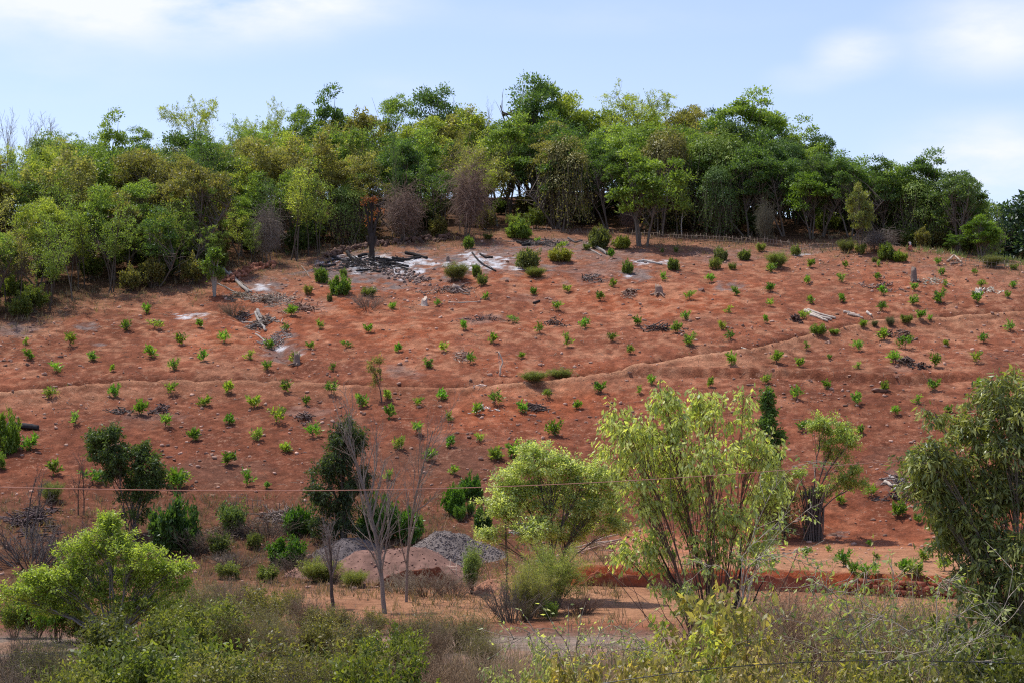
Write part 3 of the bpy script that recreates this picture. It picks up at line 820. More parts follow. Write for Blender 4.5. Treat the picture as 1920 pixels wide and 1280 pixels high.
def forest():
    rng = np.random.default_rng(77)
    ED = edge_depth()
    got = []
    sp = 3.9
    for i, gx in enumerate(np.arange(-84, 70, sp)):
        for gy in np.arange(150, 243, sp):
            x = gx + rng.uniform(-.42, .42) * sp; y = gy + rng.uniform(-.42, .42) * sp
            z = float(H(x, y)); px, py = proj(x, y, z)
            a, b = rng.uniform(0, 1, 2); hz = rng.uniform(.82, 1.2); hh = rng.uniform(0, 1); rot = rng.uniform(0, 6.28)
            e = np.interp(px, EDGE[:, 0], EDGE[:, 1])
            ye = np.interp(px, ED[:, 0], ED[:, 1])
            if y < ye + 1.5 or px < -110 or px > 1850: continue
            sk = np.interp(px, SKYL[:, 0], SKYL[:, 1]) + rng.uniform(-8, 16)
            d = pdir(px, sk); hmax = (d * (y / d[1]))[2] - z
            depth = (y - ye) * 4.5
            if hmax < 2.8 or y > ye + 46: continue
            h = (9.4 if px > 950 else 8.8) * hz
            if depth < 25 and px < 950: h *= .8
            if px > 1500: h *= .9
            if h > hmax: h = hmax
            # how much of the tree can be seen over the ones before it: skip those far down the back of the ridge
            if hmax < 5 and y > ye + 24: continue
            if px < 720 and depth < 48: a = a * .75 if a < .9 else a
            if px < 700:
                kind = 's' if a < .33 else 'r' if a < .74 else 'b' if a < .84 else 'l' if a < .98 else 'd'
                col = [PALE, MID, MID, YEL, DARK, MID, OLIVE][int(b * 7)]
                if depth < 40: col = [MID, MID, OLIVE, PALE, MID, OLIVE, DARK][int(b * 7)]
            elif px < 960:
                kind = 's' if a < .28 else 'r' if a < .72 else 'b' if a < .84 else 'd' if a < .92 else 'l'
                col = [PALE, MID, OLIVE, PALE, MID, YEL, DARK][int(b * 7)]
            elif px < 1330:
                kind = 'r' if a < .76 else 'b' if a < .84 else 'd' if a < .92 else 'l'
                col = [MID, PALE, DARK, MID, DARK, OLIVE, MID][int(b * 7)]
                if depth < 45: kind = 'd' if a < .25 else 'r'; col = [DARK, OLIVE, MID, DARK][int(b * 4)]
            else:
                kind = 'r' if a < .82 else 'b' if a < .9 else 'd'
                col = [DARK, MID, BLUE, DARK, MID, DARK, BLUE][int(b * 7)]
                if depth < 35: kind = 'd' if a < .22 else 'r'
            got.append((x, y, z, px, py, h, kind, np.array(col) * (.85 + .3 * hh), rot))
    cn = lambda c: 'dark' if c[1] < .18 else 'olive' if c[0] > .175 and c[1] < .27 and c[0] > .85 * c[1] else 'pale' if c[1] > .30 else 'green'
    its = [(g[3], g[4] - g[5] / g[1] * FPX * .55, cn(g[7]) + ' ' + KW[g[6]][1]) for g in got]
    labs = place_words(its, MARKS_F, 'forest tree')
    protos = {'b': F_BROAD, 'r': F_ROUND, 's': F_SLIM, 'l': F_LAY, 'd': F_DRAPE, 't': F_TANG}
    H0 = {'b': 8.6, 's': 8.6, 'l': 8.5, 'd': 8.0, 't': 6.5}
    for k, (x, y, z, px, py, h, kind, col, rot) in enumerate(got):
        s = h / mesh_h(protos[kind][k % len(protos[kind])])
        w = min(max(s, .75), 1.25) * (1.0 if kind != 'l' else .9)
        plant_tree(KW[kind][0], protos[kind][k % len(protos[kind])], (x, y, z - .1), rot, (w, w, s), col, GREY_BARK, labs[k], 'tree', 'trees of the forest on the hilltop')
    return len(got)


def understory():
    rng = np.random.default_rng(41)
    ED = edge_depth(); pr = [bush(30 + i, h=2.6, stems=26, spread=.7, leaf=.2, n=11, wr=.5, twigs=6, dome=True) for i in range(3)]
    its, P = [], []
    for i in range(420):
        px = rng.uniform(-70, 1840); y = np.interp(px, ED[:, 0], ED[:, 1]) + rng.uniform(.3, 15) ** 1.0
        c = rng.uniform(0, 1); s = rng.uniform(.7, 1.25)
        if c < (.45 if px > 650 else .55): continue
        x = pdir(px, 500)[0] / pdir(px, 500)[1] * y; z = float(H(x, y))
        if any((x - q[0]) ** 2 + (y - q[1]) ** 2 < 4.6 for q in P): continue
        P.append((x, y, z, s, c)); its.append((px, proj(x, y, z)[1], 'dull'))
        if len(P) >= 80: break
    labs = place_words([(a, b, ['dull green', 'olive', 'dark'][i % 3]) for i, (a, b, c) in enumerate(its)], MARKS_F, 'undergrowth bush')
    for i, (x, y, z, s, c) in enumerate(P):
        col = [(0.146, 0.184, 0.041), (0.224, 0.209, 0.068), (0.084, 0.122, 0.030)][i % 3]
        plant_tree('forest_bush', pr[i % 3], (x, y, z - .05), i * 1.7, (s * .85, s * .85, s), col, (.14, .11, .09), labs[i], 'bush', 'bushes under the forest trees', ('stems', 'crown'))


NF = forest()
understory()
import collections; print('forest', NF, collections.Counter(o.name.split('.')[0] for o in bpy.data.objects if o.get('category')))


def special(name, pair, px, top, Y, h0, label, crown, wood=GREY_BARK, parts=('trunk', 'crown'), base=None, wx=1.0, rz=0.0, cat='tree', group=None):
    """a tree whose top reaches the pixel row `top`; it stands on the ground at depth Y, or where the pixel (px, base) meets the ground"""
    if base is not None:
        p = ground(px, base)
    else:
        d = pdir(px, top); x = d[0] * Y / d[1]; p = np.array([x, Y, float(H(x, Y))])
    d = pdir(px, top); h = (d * (p[1] / d[1]))[2] - p[2]
    s = h / mesh_h(pair)
    return plant_tree(name, pair, tuple(p - np.array([0, 0, .05])), rz, (s * wx, s * wx, s), crown, wood, label, cat, group, parts)


# trees that stand out on the skyline
B2 = broad(150, h=9, leaf=.22, n=22, lo=.5)
special('broadleaf_tree', F_ROUND[3], 215, 213, 228, 8.8, 'lone bushy green tree standing above the skyline near the pale bare trees', MID, wx=.72)
special('feathery_tree', F_LAY[0], 377, 192, 230, 8.3, 'thin pale feathery tree rising above the skyline over yellowish crowns', PALE, wx=.75)
special('feathery_tree', F_LAY[1], 478, 198, 230, 8.3, 'pale feathery tree between the thin skyline tree and the tall dark one', PALE, wx=.7, rz=1)
special('broadleaf_tree', F_ROUND[0], 565, 200, 230, 8.6, 'small spiky mid-green crown beside the tall dark skyline tree', MID, wx=.6, rz=2)
special('broadleaf_tree', F_ROUND[3], 620, 168, 229, 8.6, 'tall dark tree with two lobes standing above the skyline', DARK, wx=.78)
special('broadleaf_tree', F_ROUND[4], 735, 180, 231, 8.6, 'open-crowned green tree on the skyline where it dips', MID, wx=.72, rz=.6)
special('broadleaf_tree', F_ROUND[5], 812, 166, 231, 8.8, 'dark spiky-crowned tree on the skyline before the bare twigs', DARK, wx=.74, rz=3)
special('broadleaf_tree', F_ROUND[5], 1003, 150, 230, 8.6, 'dark tall crown at the start of the high ridge', DARK, wx=.85, rz=1)
special('broadleaf_tree', F_ROUND[2], 1060, 163, 231, 8.6, 'pale green crown next to the dark one on the high ridge', PALE, wx=.85, rz=4)
special('feathery_tree', F_LAY[0], 1170, 172, 231, 8.3, 'pale feathery crown on the high ridge', PALE, wx=.95, rz=2)
special('feathery_tree', F_LAY[1], 1235, 178, 230, 8.3, 'level-branched feathery crown reaching out over the skyline', PALE, wx=1.0, rz=4)
special('broadleaf_tree', F_ROUND[1], 1345, 208, 226, 8.6, 'small dark crown before the tall domed skyline tree', DARK, wx=.7)
special('broadleaf_tree', F_ROUND[2], 1405, 183, 222, 8.6, 'tall domed green tree highest on the descending ridge', MID, wx=1.15)
special('broadleaf_tree', F_ROUND[4], 1452, 205, 221, 8.6, 'bright green shoulder crown of the tall domed skyline tree', MID, wx=1.0, rz=2)
special('broadleaf_tree', F_ROUND[1], 1555, 258, 212, 8.6, 'small dark pointed crown midway down the descending ridge', DARK, wx=.7)
special('broadleaf_tree', F_ROUND[2], 1735, 292, 204, 8.6, 'broad dark crown near the lower end of the ridge', DARK, wx=1.0)
special('broadleaf_tree', F_ROUND[0], 1800, 328, 199, 8.6, 'last big tree of the ridge, dark and wide', DARK, wx=.95, rz=5)
BARE = [bare_tree(610 + i, h=9, r=.11, n1=16, spread=.6, lo=.35, twig=6) for i in range(2)]
for (px, top, lab, w, rz) in [(8, 208, 'pale bare tree at the very end of the skyline', .8, 0), (55, 212, 'pale bare tree, middle one of the three on the skyline', .9, 2), (100, 214, 'bare pinkish tree, last of three before the lone bushy tree', .95, 4), (905, 188, 'few bare twigs of a dead tree poking over the skyline dip', .6, 1)]:
    special('bare_tree', BARE[0 if rz in (0, 4) else 1], px, top, 226, 8.6, lab, (.30, .26, .23), (.33, .29, .26), ('trunk', 'branches'), wx=w, rz=rz, group='bare trees on the skyline')
# brown creeper tangles, draped trees and single trees along the forest edge
TG = [tangle(520, 6.8, 2.1, 1000), tangle(521, 5.0, 2.3, 850), tangle(522, 5.5, 2.4, 700)]
TW = ('trunk', 'twigs')
special('tangled_tree', TG[0], 880, 312, 0, 6.6, 'tall brown dome of dead creepers at the forest edge', BROWN, GREY_BARK, TW, base=452, wx=.78)
special('tangled_tree', TG[1], 755, 352, 0, 4.9, 'low wide brown tangle of dead creepers beside the charred tree', (.27, .19, .145), GREY_BARK, TW, base=455, wx=.82)
special('tangled_tree', TG[2], 1435, 380, 0, 5.4, 'brown-green tangle of hanging twigs below dark trees', (.16, .145, .10), GREY_BARK, TW, base=458, wx=.5)
special('tangled_tree', TG[2], 500, 385, 0, 5.4, 'grey-brown twiggy thicket behind the slender trees', (.24, .20, .165), GREY_BARK, TW, base=495, wx=.6, rz=2)
special('tangled_tree', TG[1], 1180, 378, 0, 4.9, 'pinkish brown hanging stems in the shade under draped trees', (.17, .11, .09), GREY_BARK, TW, base=436, wx=.7, rz=1)
special('tangled_tree', TG[1], 1650, 432, 0, 4.9, 'low grey bramble mound at the foot of the dark trees', (.24, .20, .17), GREY_BARK, TW, base=472, wx=2.0, rz=1)
special('tangled_tree', TG[2], 640, 395, 0, 5.4, 'small brown thicket at the forest edge behind the rubble wall', (.17, .13, .10), GREY_BARK, TW, base=458, wx=.8, rz=3)
BD = rounded(810, 7, 2.9, leaf=.24, nc=40, nl=190, lo=.12)
special('creeper_draped_tree', F_DRAPE[0], 1060, 262, 0, 7.9, 'big draped grey-green tree with drooping creepers before the high ridge', OLIVE, base=430, wx=.95)
special('creeper_draped_tree', F_DRAPE[1], 1345, 318, 0, 7.9, 'rounded dark shrub tree reaching to the ground', DARK, base=446, wx=.85)
special('broadleaf_tree', BD, 1520, 322, 0, 6.4, 'bright green round tree before the dark forest', (0.134, 0.214, 0.038), base=448, wx=.9)
special('broadleaf_tree', BD, 1205, 290, 196, 6.4, 'bright large-leaved crown over dark shade at the forest edge', (0.179, 0.255, 0.052), wx=.95, rz=2)
special('broadleaf_tree', BD, 1610, 350, 192, 6.4, 'pale blossoming crown in front of the dark trees', (0.224, 0.245, 0.076), wx=.55, rz=3)
special('broadleaf_tree', BD, 1840, 408, 0, 6.4, 'bright green bush tree at the end of the forest', (0.134, 0.214, 0.034), base=487, wx=1.35, rz=3)
special('broadleaf_tree', BD, 1790, 440, 0, 6.4, 'low leafy tree under the last big tree of the ridge', (0.090, 0.153, 0.030), base=476, wx=1.4, rz=1)
W1 = slender(230, h=5, leaf=.24, n=10, stems=1)
special('slender_tree', W1, 1285, 348, 0, 4.6, 'white-stemmed young tree with big pale leaves at the forest edge', (0.224, 0.296, 0.068), (.45, .42, .38), base=445, wx=.9)
special('slender_tree', F_SLIM[0], 735, 255, 0, 8.6, 'dark narrow creeper column behind the low brown tangle', DARK, base=448, wx=.42)
for (px, top, base, lab, k) in [(155, 395, 545, 'thin tree with a straight dark trunk near the forest corner', 0), (215, 380, 548, 'sunlit airy tree on the lower forest edge', 1), (300, 400, 528, 'bushy-topped slim tree behind the sunlit scrub', 2), (455, 390, 500, 'slim tree leaning over the dark hollow', 3),
                             (545, 300, 488, 'tall pale yellow-green tree with many thin trunks', 1), (590, 330, 480, 'slim olive tree beside the tall pale one', 2), (665, 300, 455, 'slim dark-stemmed tree just behind the charred tree', 0), (825, 330, 446, 'slim dark tree between the two brown tangles', 3), (30, 420, 590, 'airy olive tree rooted in the forest corner', 3), (95, 440, 580, 'slim leafy tree just above the sunlit scrub', 1), (480, 420, 500, 'small slim tree at the edge of the dark hollow', 0)]:
    special('slender_tree', F_SLIM[k], px, top, 0, 8.6, lab, [MID, OLIVE, PALE, (0.224, 0.265, 0.045)][(k + int(px)) % 4], (.10, .08, .065), base=base, wx=1.0, rz=px * .1)

# the tree mass beyond the end of the slope, distance haze put into its colour
for (px, top, Y, lab, w, k) in [(1885, 372, 285, 'distant bluish dark tree beyond the end of the slope', 1.25, 0), (1925, 392, 290, 'distant dark tree cut by the frame beyond the slope', 1.2, 2), (1860, 425, 280, 'lower distant tree beside the bluish one beyond the slope', .9, 1)]:
    special('broadleaf_tree', F_ROUND[k], px, top, Y, 8.6, lab, (.05, .085, .045), wx=w * .8, rz=k * 2, group='far trees beyond the slope')

# ------------------------------------------------------------------ saplings planted in rows on the red slope
SAP = [sapling(700 + i) for i in range(11)]


def crop(ox, oy, pts): return [(ox + p[0] / 3.0, oy + p[1] / 3.0, p[2] if len(p) > 2 else 1.0) for p in pts]


SAPS = crop(0, 500, [(820, 245, .9), (138, 418, .9), (395, 418), (715, 335, 1.1), (870, 325), (1125, 318), (1008, 408, 1.1), (1268, 402), (150, 495), (515, 505), (848, 482, 1.1), (1148, 507), (1407, 503, .85), (1505, 562, .95), (978, 558), (315, 570), (630, 570, .7), (1515, 438), (1613, 348, .7), (1797, 328, .8), (1640, 248), (1748, 443, .8), (1663, 515), (1880, 565, .8), (272, 715, 1.1), (640, 707, 1.1), (960, 685, 1.05), (1280, 682, 1.2), (1603, 677), (1865, 687), (1157, 762, .9), (783, 800, 1.1), (1433, 765, 1.15), (1725, 760, .7), (435, 862), (932, 872, 1.1), (1283, 860, 1.15), (1555, 848, 1.2), (1088, 952), (1455, 950, 1.05), (1752, 932, .95), (178, 1000, 1.2), (1617, 1017), (1283, 1085, 1.2), (300, 1140, 1.1), (1385, 1200, 1.05), (970, 1215, 1.5), (1015, 1215, 1.4), (520, 1190, 1.4), (1505, 1230, .6)])
SAPS += crop(640, 500, [(295, 222, .7), (547, 205, .7), (815, 168, .7), (1090, 140, .8), (1270, 122, .9), (1530, 95, .9), (1800, 55), (1207, 222), (1458, 168, .9), (963, 293, .95), (688, 335, .8), (1375, 320, 1.05), (1120, 352), (1665, 303, 1.0), (1880, 343, 1.05), (155, 350, .9), (855, 408, .95), (1268, 420), (1515, 403, .85), (1628, 465, .9), (25, 437, .85), (320, 455, .9), (573, 452, .9), (722, 523, .8), (480, 545, .9), (1018, 497, .6), (1447, 680, 1.1), (1742, 642, .85), (1688, 690, .9), (1162, 715, .9), (558, 730, .9), (432, 757, .9), (262, 722, 1.05), (103, 755, 1.3), (860, 748, 1.0), (1018, 790), (1320, 775, .85), (762, 803, 1.05), (272, 822, 1.1), (593, 848, .95), (425, 912, 1.05), (1200, 920, 1.3), (780, 962, .9), (610, 992, .95), (335, 1003, .95), (1060, 1015, .9), (978, 1040, 1.15), (858, 1060, 1.15), (493, 1065, 1.05), (635, 1150, .8), (275, 1180, .8)])
SAPS += crop(1280, 500, [(160, 65, .9), (710, 75, .9), (895, 65, .9), (1093, 53, .9), (1460, 28, .9), (1638, 28, .7), (290, 138, .9), (497, 115, .95), (1305, 110, .9), (1118, 135, 1.0), (1487, 92, .8), (1678, 95, .95), (1865, 100, .8), (40, 157, 1.05), (898, 173, 1.1), (715, 190, .8), (497, 207, .65), (1455, 173, 1.2), (1290, 190, .95), (1655, 180, 1.0), (1828, 160, .75), (258, 240, .9), (1120, 225, 1.05), (18, 275, 1.0), (687, 270, 1.0), (468, 295, .85), (215, 335, .8), (272, 392, .85), (50, 412, 1.1), (1022, 320, .8), (1340, 275, .8), (1395, 288, .6), (700, 445, .8), (995, 448, 1.05), (1140, 388), (1253, 430, 1.1), (1482, 425, .85), (1697, 400, 1.0), (1848, 345, .9), (275, 522, .95), (530, 510, 1.05), (660, 545, .8), (825, 508, .5), (990, 555, .75), (1183, 515, 1.1), (1415, 532, 1.1), (1650, 513, .9), (155, 650, .95), (480, 635, .8), (650, 717, 1.1), (812, 660, .85), (1128, 678, .85), (1407, 668, 1.1), (980, 748, 1.15), (1325, 752, .85), (1200, 812, .85), (1495, 800, .75), (675, 895, .95), (1000, 925, .8), (1675, 660, .9)])
SAPS += crop(1280, 853, [(1065, 215, .8), (880, 250, .9), (1200, 315, 1.3), (1325, 370, .6), (1045, 500, .45), (815, 530, .5), (690, 560, .6), (905, 600, 1.0), (1050, 670, 1.2), (1245, 640, 1.0), (1350, 575, .8), (1475, 630, .8), (1085, 575, .45), (1330, 660, 1.1)])
SAPS += crop(1280, 140, [(720, 1065, .8), (915, 1070, .75), (1095, 1060, .8), (1440, 1050, .9), (505, 1085, 1.1)]) + crop(640, 140, [(1245, 960, .8), (1515, 1010, .85), (1110, 930, .8)])

MARKS_S = [(165, 612, 'the grey ash spot by the forest corner'), (375, 590, 'the small white ash streak'), (470, 600, 'the pile of grey logs in the gully'), (555, 670, 'the stump at the end of the gully'), (435, 540, 'the leaning logs'), (640, 540, 'the round bright shrub'),
           (700, 500, 'the charred tree'), (930, 500, 'the white ash patch'), (990, 487, 'the round grey-green shrub'), (1040, 606, 'the dark branch heap under the middle saplings'), (1240, 618, 'the long dark brush heap'), (1110, 620, 'the bare middle of the slope'),
           (1235, 545, 'the pale stump with roots'), (1540, 596, 'the bleached log stack'), (1545, 618, 'the bright ground creeper'), (1715, 515, 'the tall broken stump'), (1835, 545, 'the short pale stump'), (1695, 630, 'the root ball'), (1700, 680, 'the charred log row'),
           (1650, 733, 'the broad flat rock'), (1630, 800, 'the lone pinkish boulder'), (865, 668, 'the straw heap'), (940, 700, 'the curved upright stick'), (705, 690, 'the small feathery tree'), (900, 770, 'the pale stones by a sapling'), (1005, 763, 'the dark twig heap beside a sapling'),
           (55, 803, 'the burnt log'), (235, 860, 'the twin-lobed dark tree'), (640, 850, 'the tall dark tree'), (735, 900, 'the bare twin-stemmed tree'), (345, 840, 'the scattered brown stones'), (290, 770, 'the dark stone row'), (560, 785, 'the dark stone scatter'), (1040, 640, 'the scattered litter in mid slope'),
           (1300, 850, 'the big pale-leaved tree'), (1440, 780, 'the dark creeper column'), (1560, 850, 'the thin feathery tree'), (1690, 905, 'the pale driftwood heap'), (1525, 985, 'the thick creeper-wrapped trunk'), (1600, 1065, 'the broken pale branch'), (1830, 850, 'the large long-leaved tree'),
           (930, 830, 'the dark shrubs above the feathery-leaved tree'), (1380, 690, 'the cut bank'), (160, 720, 'the grassy terrace lip')]
_its = []
for i, (px, py, s) in enumerate(SAPS):
    d = ('large' if s > 1.08 else 'small' if s < .86 else 'bushy') + ' green'
    _its.append((px, py, d))
_labs = place_words(_its, MARKS_S, 'sapling')
_r = np.random.default_rng(9)
for i, (px, py, s) in enumerate(SAPS):
    p = ground(px, py + 9 * s)
    c = np.array([(0.168, 0.306, 0.045), (0.146, 0.275, 0.038), (0.202, 0.326, 0.052), (0.123, 0.235, 0.038), (0.179, 0.286, 0.061)][i % 5]) * _r.uniform(.7, 1.3) * np.array([_r.uniform(.85, 1.3), 1, 1])
    sc = s * _r.uniform(.86, 1.14) * 1.04
    # the planter's little mound of earth under it is part of the ground sheet's relief
    plant_tree('sapling', SAP[(i * 7) % 11], tuple(p), _r.uniform(0, 6.28), (sc * _r.uniform(.85, 1.2), sc, sc * _r.uniform(.9, 1.15)), c, (.16, .10, .07), _labs[i], 'sapling', 'saplings planted in rows on the red slope', ('stem', 'foliage'))

# ------------------------------------------------------------------ trees with crowns made of lobes, for the single trees at the foot of the slope


def bez(a, b, c, d, K):
    t = np.linspace(0, 1, K)[None, :, None]
    a, b, c, d = [np.atleast_2d(v)[:, None, :] for v in (a, b, c, d)]
    return a * (1 - t) ** 3 + 3 * b * t * (1 - t) ** 2 + 3 * c * t * t * (1 - t) + d * t ** 3


def lobed(seed, name, label, base, lobes, crown, wood, clumps=14, cr=.45, n=7, tw=7, leaf=.16, wr=.45, droop=.2, R=.12, stems=None, mat=None, flat=1.0, cat='tree', bare=0, spread=.3, fork=.25, up=.7, wob=.12, clump=.3, lean=.12, hang=0.0, parts=('trunk', 'crown')):
    """lobes: (px, py, rx, ry, depth offset, weight) in photograph pixels at the depth of the tree"""
    rng = np.random.default_rng(seed)
    base = np.asarray(base, float); Y = base[1]
    g = Geo(); w = Geo(); mpx = Y / FPX
    for lb in lobes:
        px, py, rx, ry, dy = lb[:5]; wt = lb[5] if len(lb) > 5 else 1.0
        c = at(px, py, Y + dy) - base
        r = np.array([rx * mpx, (rx + ry) * .5 * mpx, ry * mpx])
        hgt = c[2]
        off = rng.normal(0, spread, 2) * .35
        S = np.array([off[0], off[1], -.15])
        m1 = np.array([c[0] * lean + off[0], c[1] * lean, hgt * fork]); m2 = np.array([c[0] * (.45 + lean), c[1] * (.45 + lean), hgt * .74])
        low = c - np.array([0, 0, r[2] * .55])
        P = bez(S, m1, m2, low, 14)
        P = P + rng.normal(0, .03, P.shape) * np.linspace(0, 1, 14)[None, :, None]
        Rr = np.linspace(R, R * .28, 14)[None, :] * rng.uniform(.8, 1.1)
        tubes(w, P, Rr, 7)
        nc = max(3, int(clumps * wt))
        u = unit(rng.normal(0, 1, (nc, 3))) * (rng.uniform(.12, 1, (nc, 1)) ** .45)
        C = c + u * r * .92
        t = rng.uniform(.5, 1, nc)
        s, tan, rr = along(P, Rr, np.zeros(nc, int), t)
        mid = (s + C) / 2 + np.stack([rng.normal(0, .12, nc), rng.normal(0, .12, nc), rng.uniform(0, .25, nc)], 1) * r.mean()
        B = bez(s, s * .5 + mid * .5, mid, C, 7)
        tubes(w, B, np.clip(rr * .45, .012, .05)[:, None] * np.linspace(1, .35, 7)[None, :], 4)
        # twigs that radiate in each clump
        T0 = np.repeat(C, tw, 0); Bi = np.repeat(B[:, 4], tw, 0)
        T0 = T0 * .75 + Bi * .25
        D = rng.normal(0, 1, T0.shape) + (T0 - c) / r.mean() * .5; D[:, 2] *= flat; D[:, 2] += .15 - hang; D = unit(D)
        Lt = cr * rng.uniform(.5, 1.25, len(T0))
        TP = lines(rng, T0, D, Lt, 4, wob, .02 - hang * .25)
        TR = np.full((len(T0), 4), .007)
        tubes(w, TP, TR, 3)
        if n: put_leaves(g, rng, (TP, TR, Lt), n, leaf, wr, jit=cr * .16, t0=.2, tang=.6, droop=droop, up=up, clump=clump)
    if bare:
        # leafless shoots standing out of the crown
        M = bare; P = lines(rng, rng.normal(0, .2, (M, 3)) + np.array([0, 0, .3]), np.stack([rng.normal(0, .4, M), rng.normal(0, .4, M), np.ones(M)], 1), rng.uniform(.4, .9, M) * max(at(l[0], l[1], Y)[2] - base[2] for l in lobes), 9, .07, .03)
        tubes(w, P, np.linspace(.02, .006, 9)[None, :] * np.ones((M, 1)), 4)
    return plant_tree(name, (w.build(parts[0] + '_mesh', BARK, True), g.build(parts[1] + '_mesh', mat or LEAF) if n else None), tuple(base), 0, 1.0, crown, wood, label, cat, None, parts)


def foot(px, Y):
    x = pdir(px, 900)[0] / pdir(px, 900)[1] * Y
    return np.array([x, Y, float(H(x, Y))])


DKB = (.07, .052, .042); RED_BARK = (.20, .115, .085); ASHB = (.25, .20, .16)
# the big pale-leaved tree
lobed(1, 'pale_leaved_tree', 'big tree with pale drooping leaves and dark forked trunk, tallest in front of the slope', foot(1335, 62),
      [(1250, 775, 62, 50, 0, 1.2), (1330, 755, 58, 42, .5, 1.0), (1180, 800, 55, 32, -.6, .9), (1160, 850, 42, 36, .4, .6), (1245, 850, 70, 50, 1, 1.2), (1330, 850, 66, 56, -1, 1.2), (1410, 830, 55, 50, .3, 1.0), (1440, 905, 48, 55, .8, .9), (1290, 930, 70, 50, .5, .9), (1200, 925, 50, 46, -.5, .8), (1380, 960, 60, 45, -.8, .8), (1225, 1010, 52, 50, .4, .8), (1180, 1040, 34, 30, 0, .3), (1330, 1030, 56, 42, -.5, .6), (1430, 1010, 50, 46, .4, .5), (1400, 740, 22, 18, .2, .25), (1240, 722, 40, 14, 0, .35), (1150, 770, 24, 14, 0, .3), (1260, 1095, 40, 30, -.4, .35), (1310, 1130, 40, 30, .3, .4)],
      (.54, .58, .21), RED_BARK, clumps=26, cr=.46, n=7, tw=5, leaf=.20, wr=.42, droop=1.3, R=.03, lean=.12, spread=.6, fork=.28, bare=30, clump=.28, hang=.25)
_w = Geo(); _r = np.random.default_rng(3); _b = foot(1335, 62)
_P = bez(np.array([[0, 0, -.3], [-.1, 0, -.3], [.15, .1, -.3], [.1, .2, -.3]]), np.array([[.1, 0, 1.6], [-.2, 0, 1.8], [.3, 0, 1.6], [.4, .3, 1.2]]), np.array([[-.3, 0, 2.8], [-.7, .2, 3.0], [.9, .1, 2.8], [1.0, .3, 2.2]]), np.array([[.0, .3, 5.6], [-1.7, .3, 4.6], [.9, -.3, 5.2], [1.7, .2, 3.9]]), 14)
_P += _r.normal(0, .035, _P.shape)
tubes(_w, _P, np.array([.20, .15, .15, .10])[:, None] * np.linspace(1, .12, 14)[None, :], 9)
_t = [o for o in bpy.data.objects if o.name == 'pale_leaved_tree'][0]
ob('limb', _w.build('limb_mesh', BARK, True), _t, color=(.06, .042, .035))

lobed(2, 'feathery_tree', 'light green fine-leaved tree with level sprays beside the big pale-leaved tree', foot(1035, 99),
      [(1030, 862, 70, 34, 0, 1.1), (965, 900, 56, 34, .8, 1), (1095, 890, 60, 36, -.6, 1), (935, 945, 42, 30, 0, .8), (1020, 930, 76, 38, 1, 1.2), (1115, 945, 56, 36, 0, 1), (1000, 990, 64, 28, -.8, .8), (1080, 990, 60, 28, .7, .8), (918, 1000, 26, 20, 0, .3), (1145, 905, 34, 28, 0, .5), (1160, 975, 30, 28, 0, .4), (1000, 840, 30, 16, .3, .3)],
      (.50, .56, .22), (.13, .10, .085), clumps=38, cr=.6, n=19, tw=6, leaf=.17, wr=.42, droop=.3, R=.06, flat=.2, up=1.3, clump=.45, fork=.45, lean=.05)
lobed(3, 'spreading_tree', 'low wide yellow-green tree with grey limbs showing through its crown', foot(215, 76),
      [(200, 1005, 60, 34, 0, 1.2), (150, 1035, 60, 36, .6, 1), (250, 1035, 66, 36, -.5, 1.1), (110, 1080, 50, 32, 0, .8), (190, 1085, 70, 36, .8, 1.2), (275, 1080, 60, 30, .2, 1), (320, 1060, 34, 20, -.2, .5), (200, 975, 34, 16, 0, .5), (335, 1095, 26, 14, 0, .3), (230, 1130, 60, 26, .4, .7), (140, 1125, 50, 24, .4, .6), (300, 1130, 44, 22, .2, .5), (345, 1060, 26, 12, 0, .2), (70, 1085, 46, 26, .3, .6), (30, 1110, 40, 24, -.3, .5), (95, 1130, 44, 22, .2, .5)],
      (.36, .44, .085), (.22, .19, .165), clumps=34, cr=.42, n=15, tw=6, leaf=.135, wr=.45, droop=.15, R=.06, fork=.35, lean=.1, flat=.4, up=1.3, clump=.28)
_R4 = [(1880, 725, 60, 48, 0, 1.1), (1830, 790, 60, 50, .5, 1.2), (1905, 800, 60, 60, -.5, 1.3), (1750, 845, 55, 40, -.4, 1.0), (1710, 850, 32, 34, .3, .5), (1820, 880, 70, 50, .4, 1.3), (1895, 900, 60, 60, .3, 1.3), (1735, 905, 44, 36, 0, .8), (1790, 950, 60, 44, .4, 1.0), (1860, 980, 70, 60, .3, 1.3), (1915, 1040, 50, 70, -.6, 1.2), (1830, 1060, 56, 50, .2, .9), (1770, 1010, 34, 30, .8, .45), (1880, 1120, 60, 56, .5, 1.1), (1835, 1150, 40, 50, -.3, .7), (1915, 1190, 50, 50, .2, .9), (1750, 765, 20, 14, 0, 0.15), (1960, 900, 60, 90, 0, 1.2), (1990, 1050, 60, 90, 0, 1.0), (1950, 760, 50, 60, .4, 1.0), (2060, 860, 90, 110, 0, 1.5)]
lobed(4, 'long_leaved_tree', 'large dark tree with long narrow hanging leaves, cut by the frame edge', foot(1915, 51), _R4,
      (.27, .295, .085), (.20, .16, .12), clumps=19, cr=.42, n=13, tw=6, leaf=.22, wr=.26, droop=.7, R=.045, fork=.5, lean=.02, mat=LEAF_GLOSSY, clump=.6, bare=0, up=.5, hang=.15)
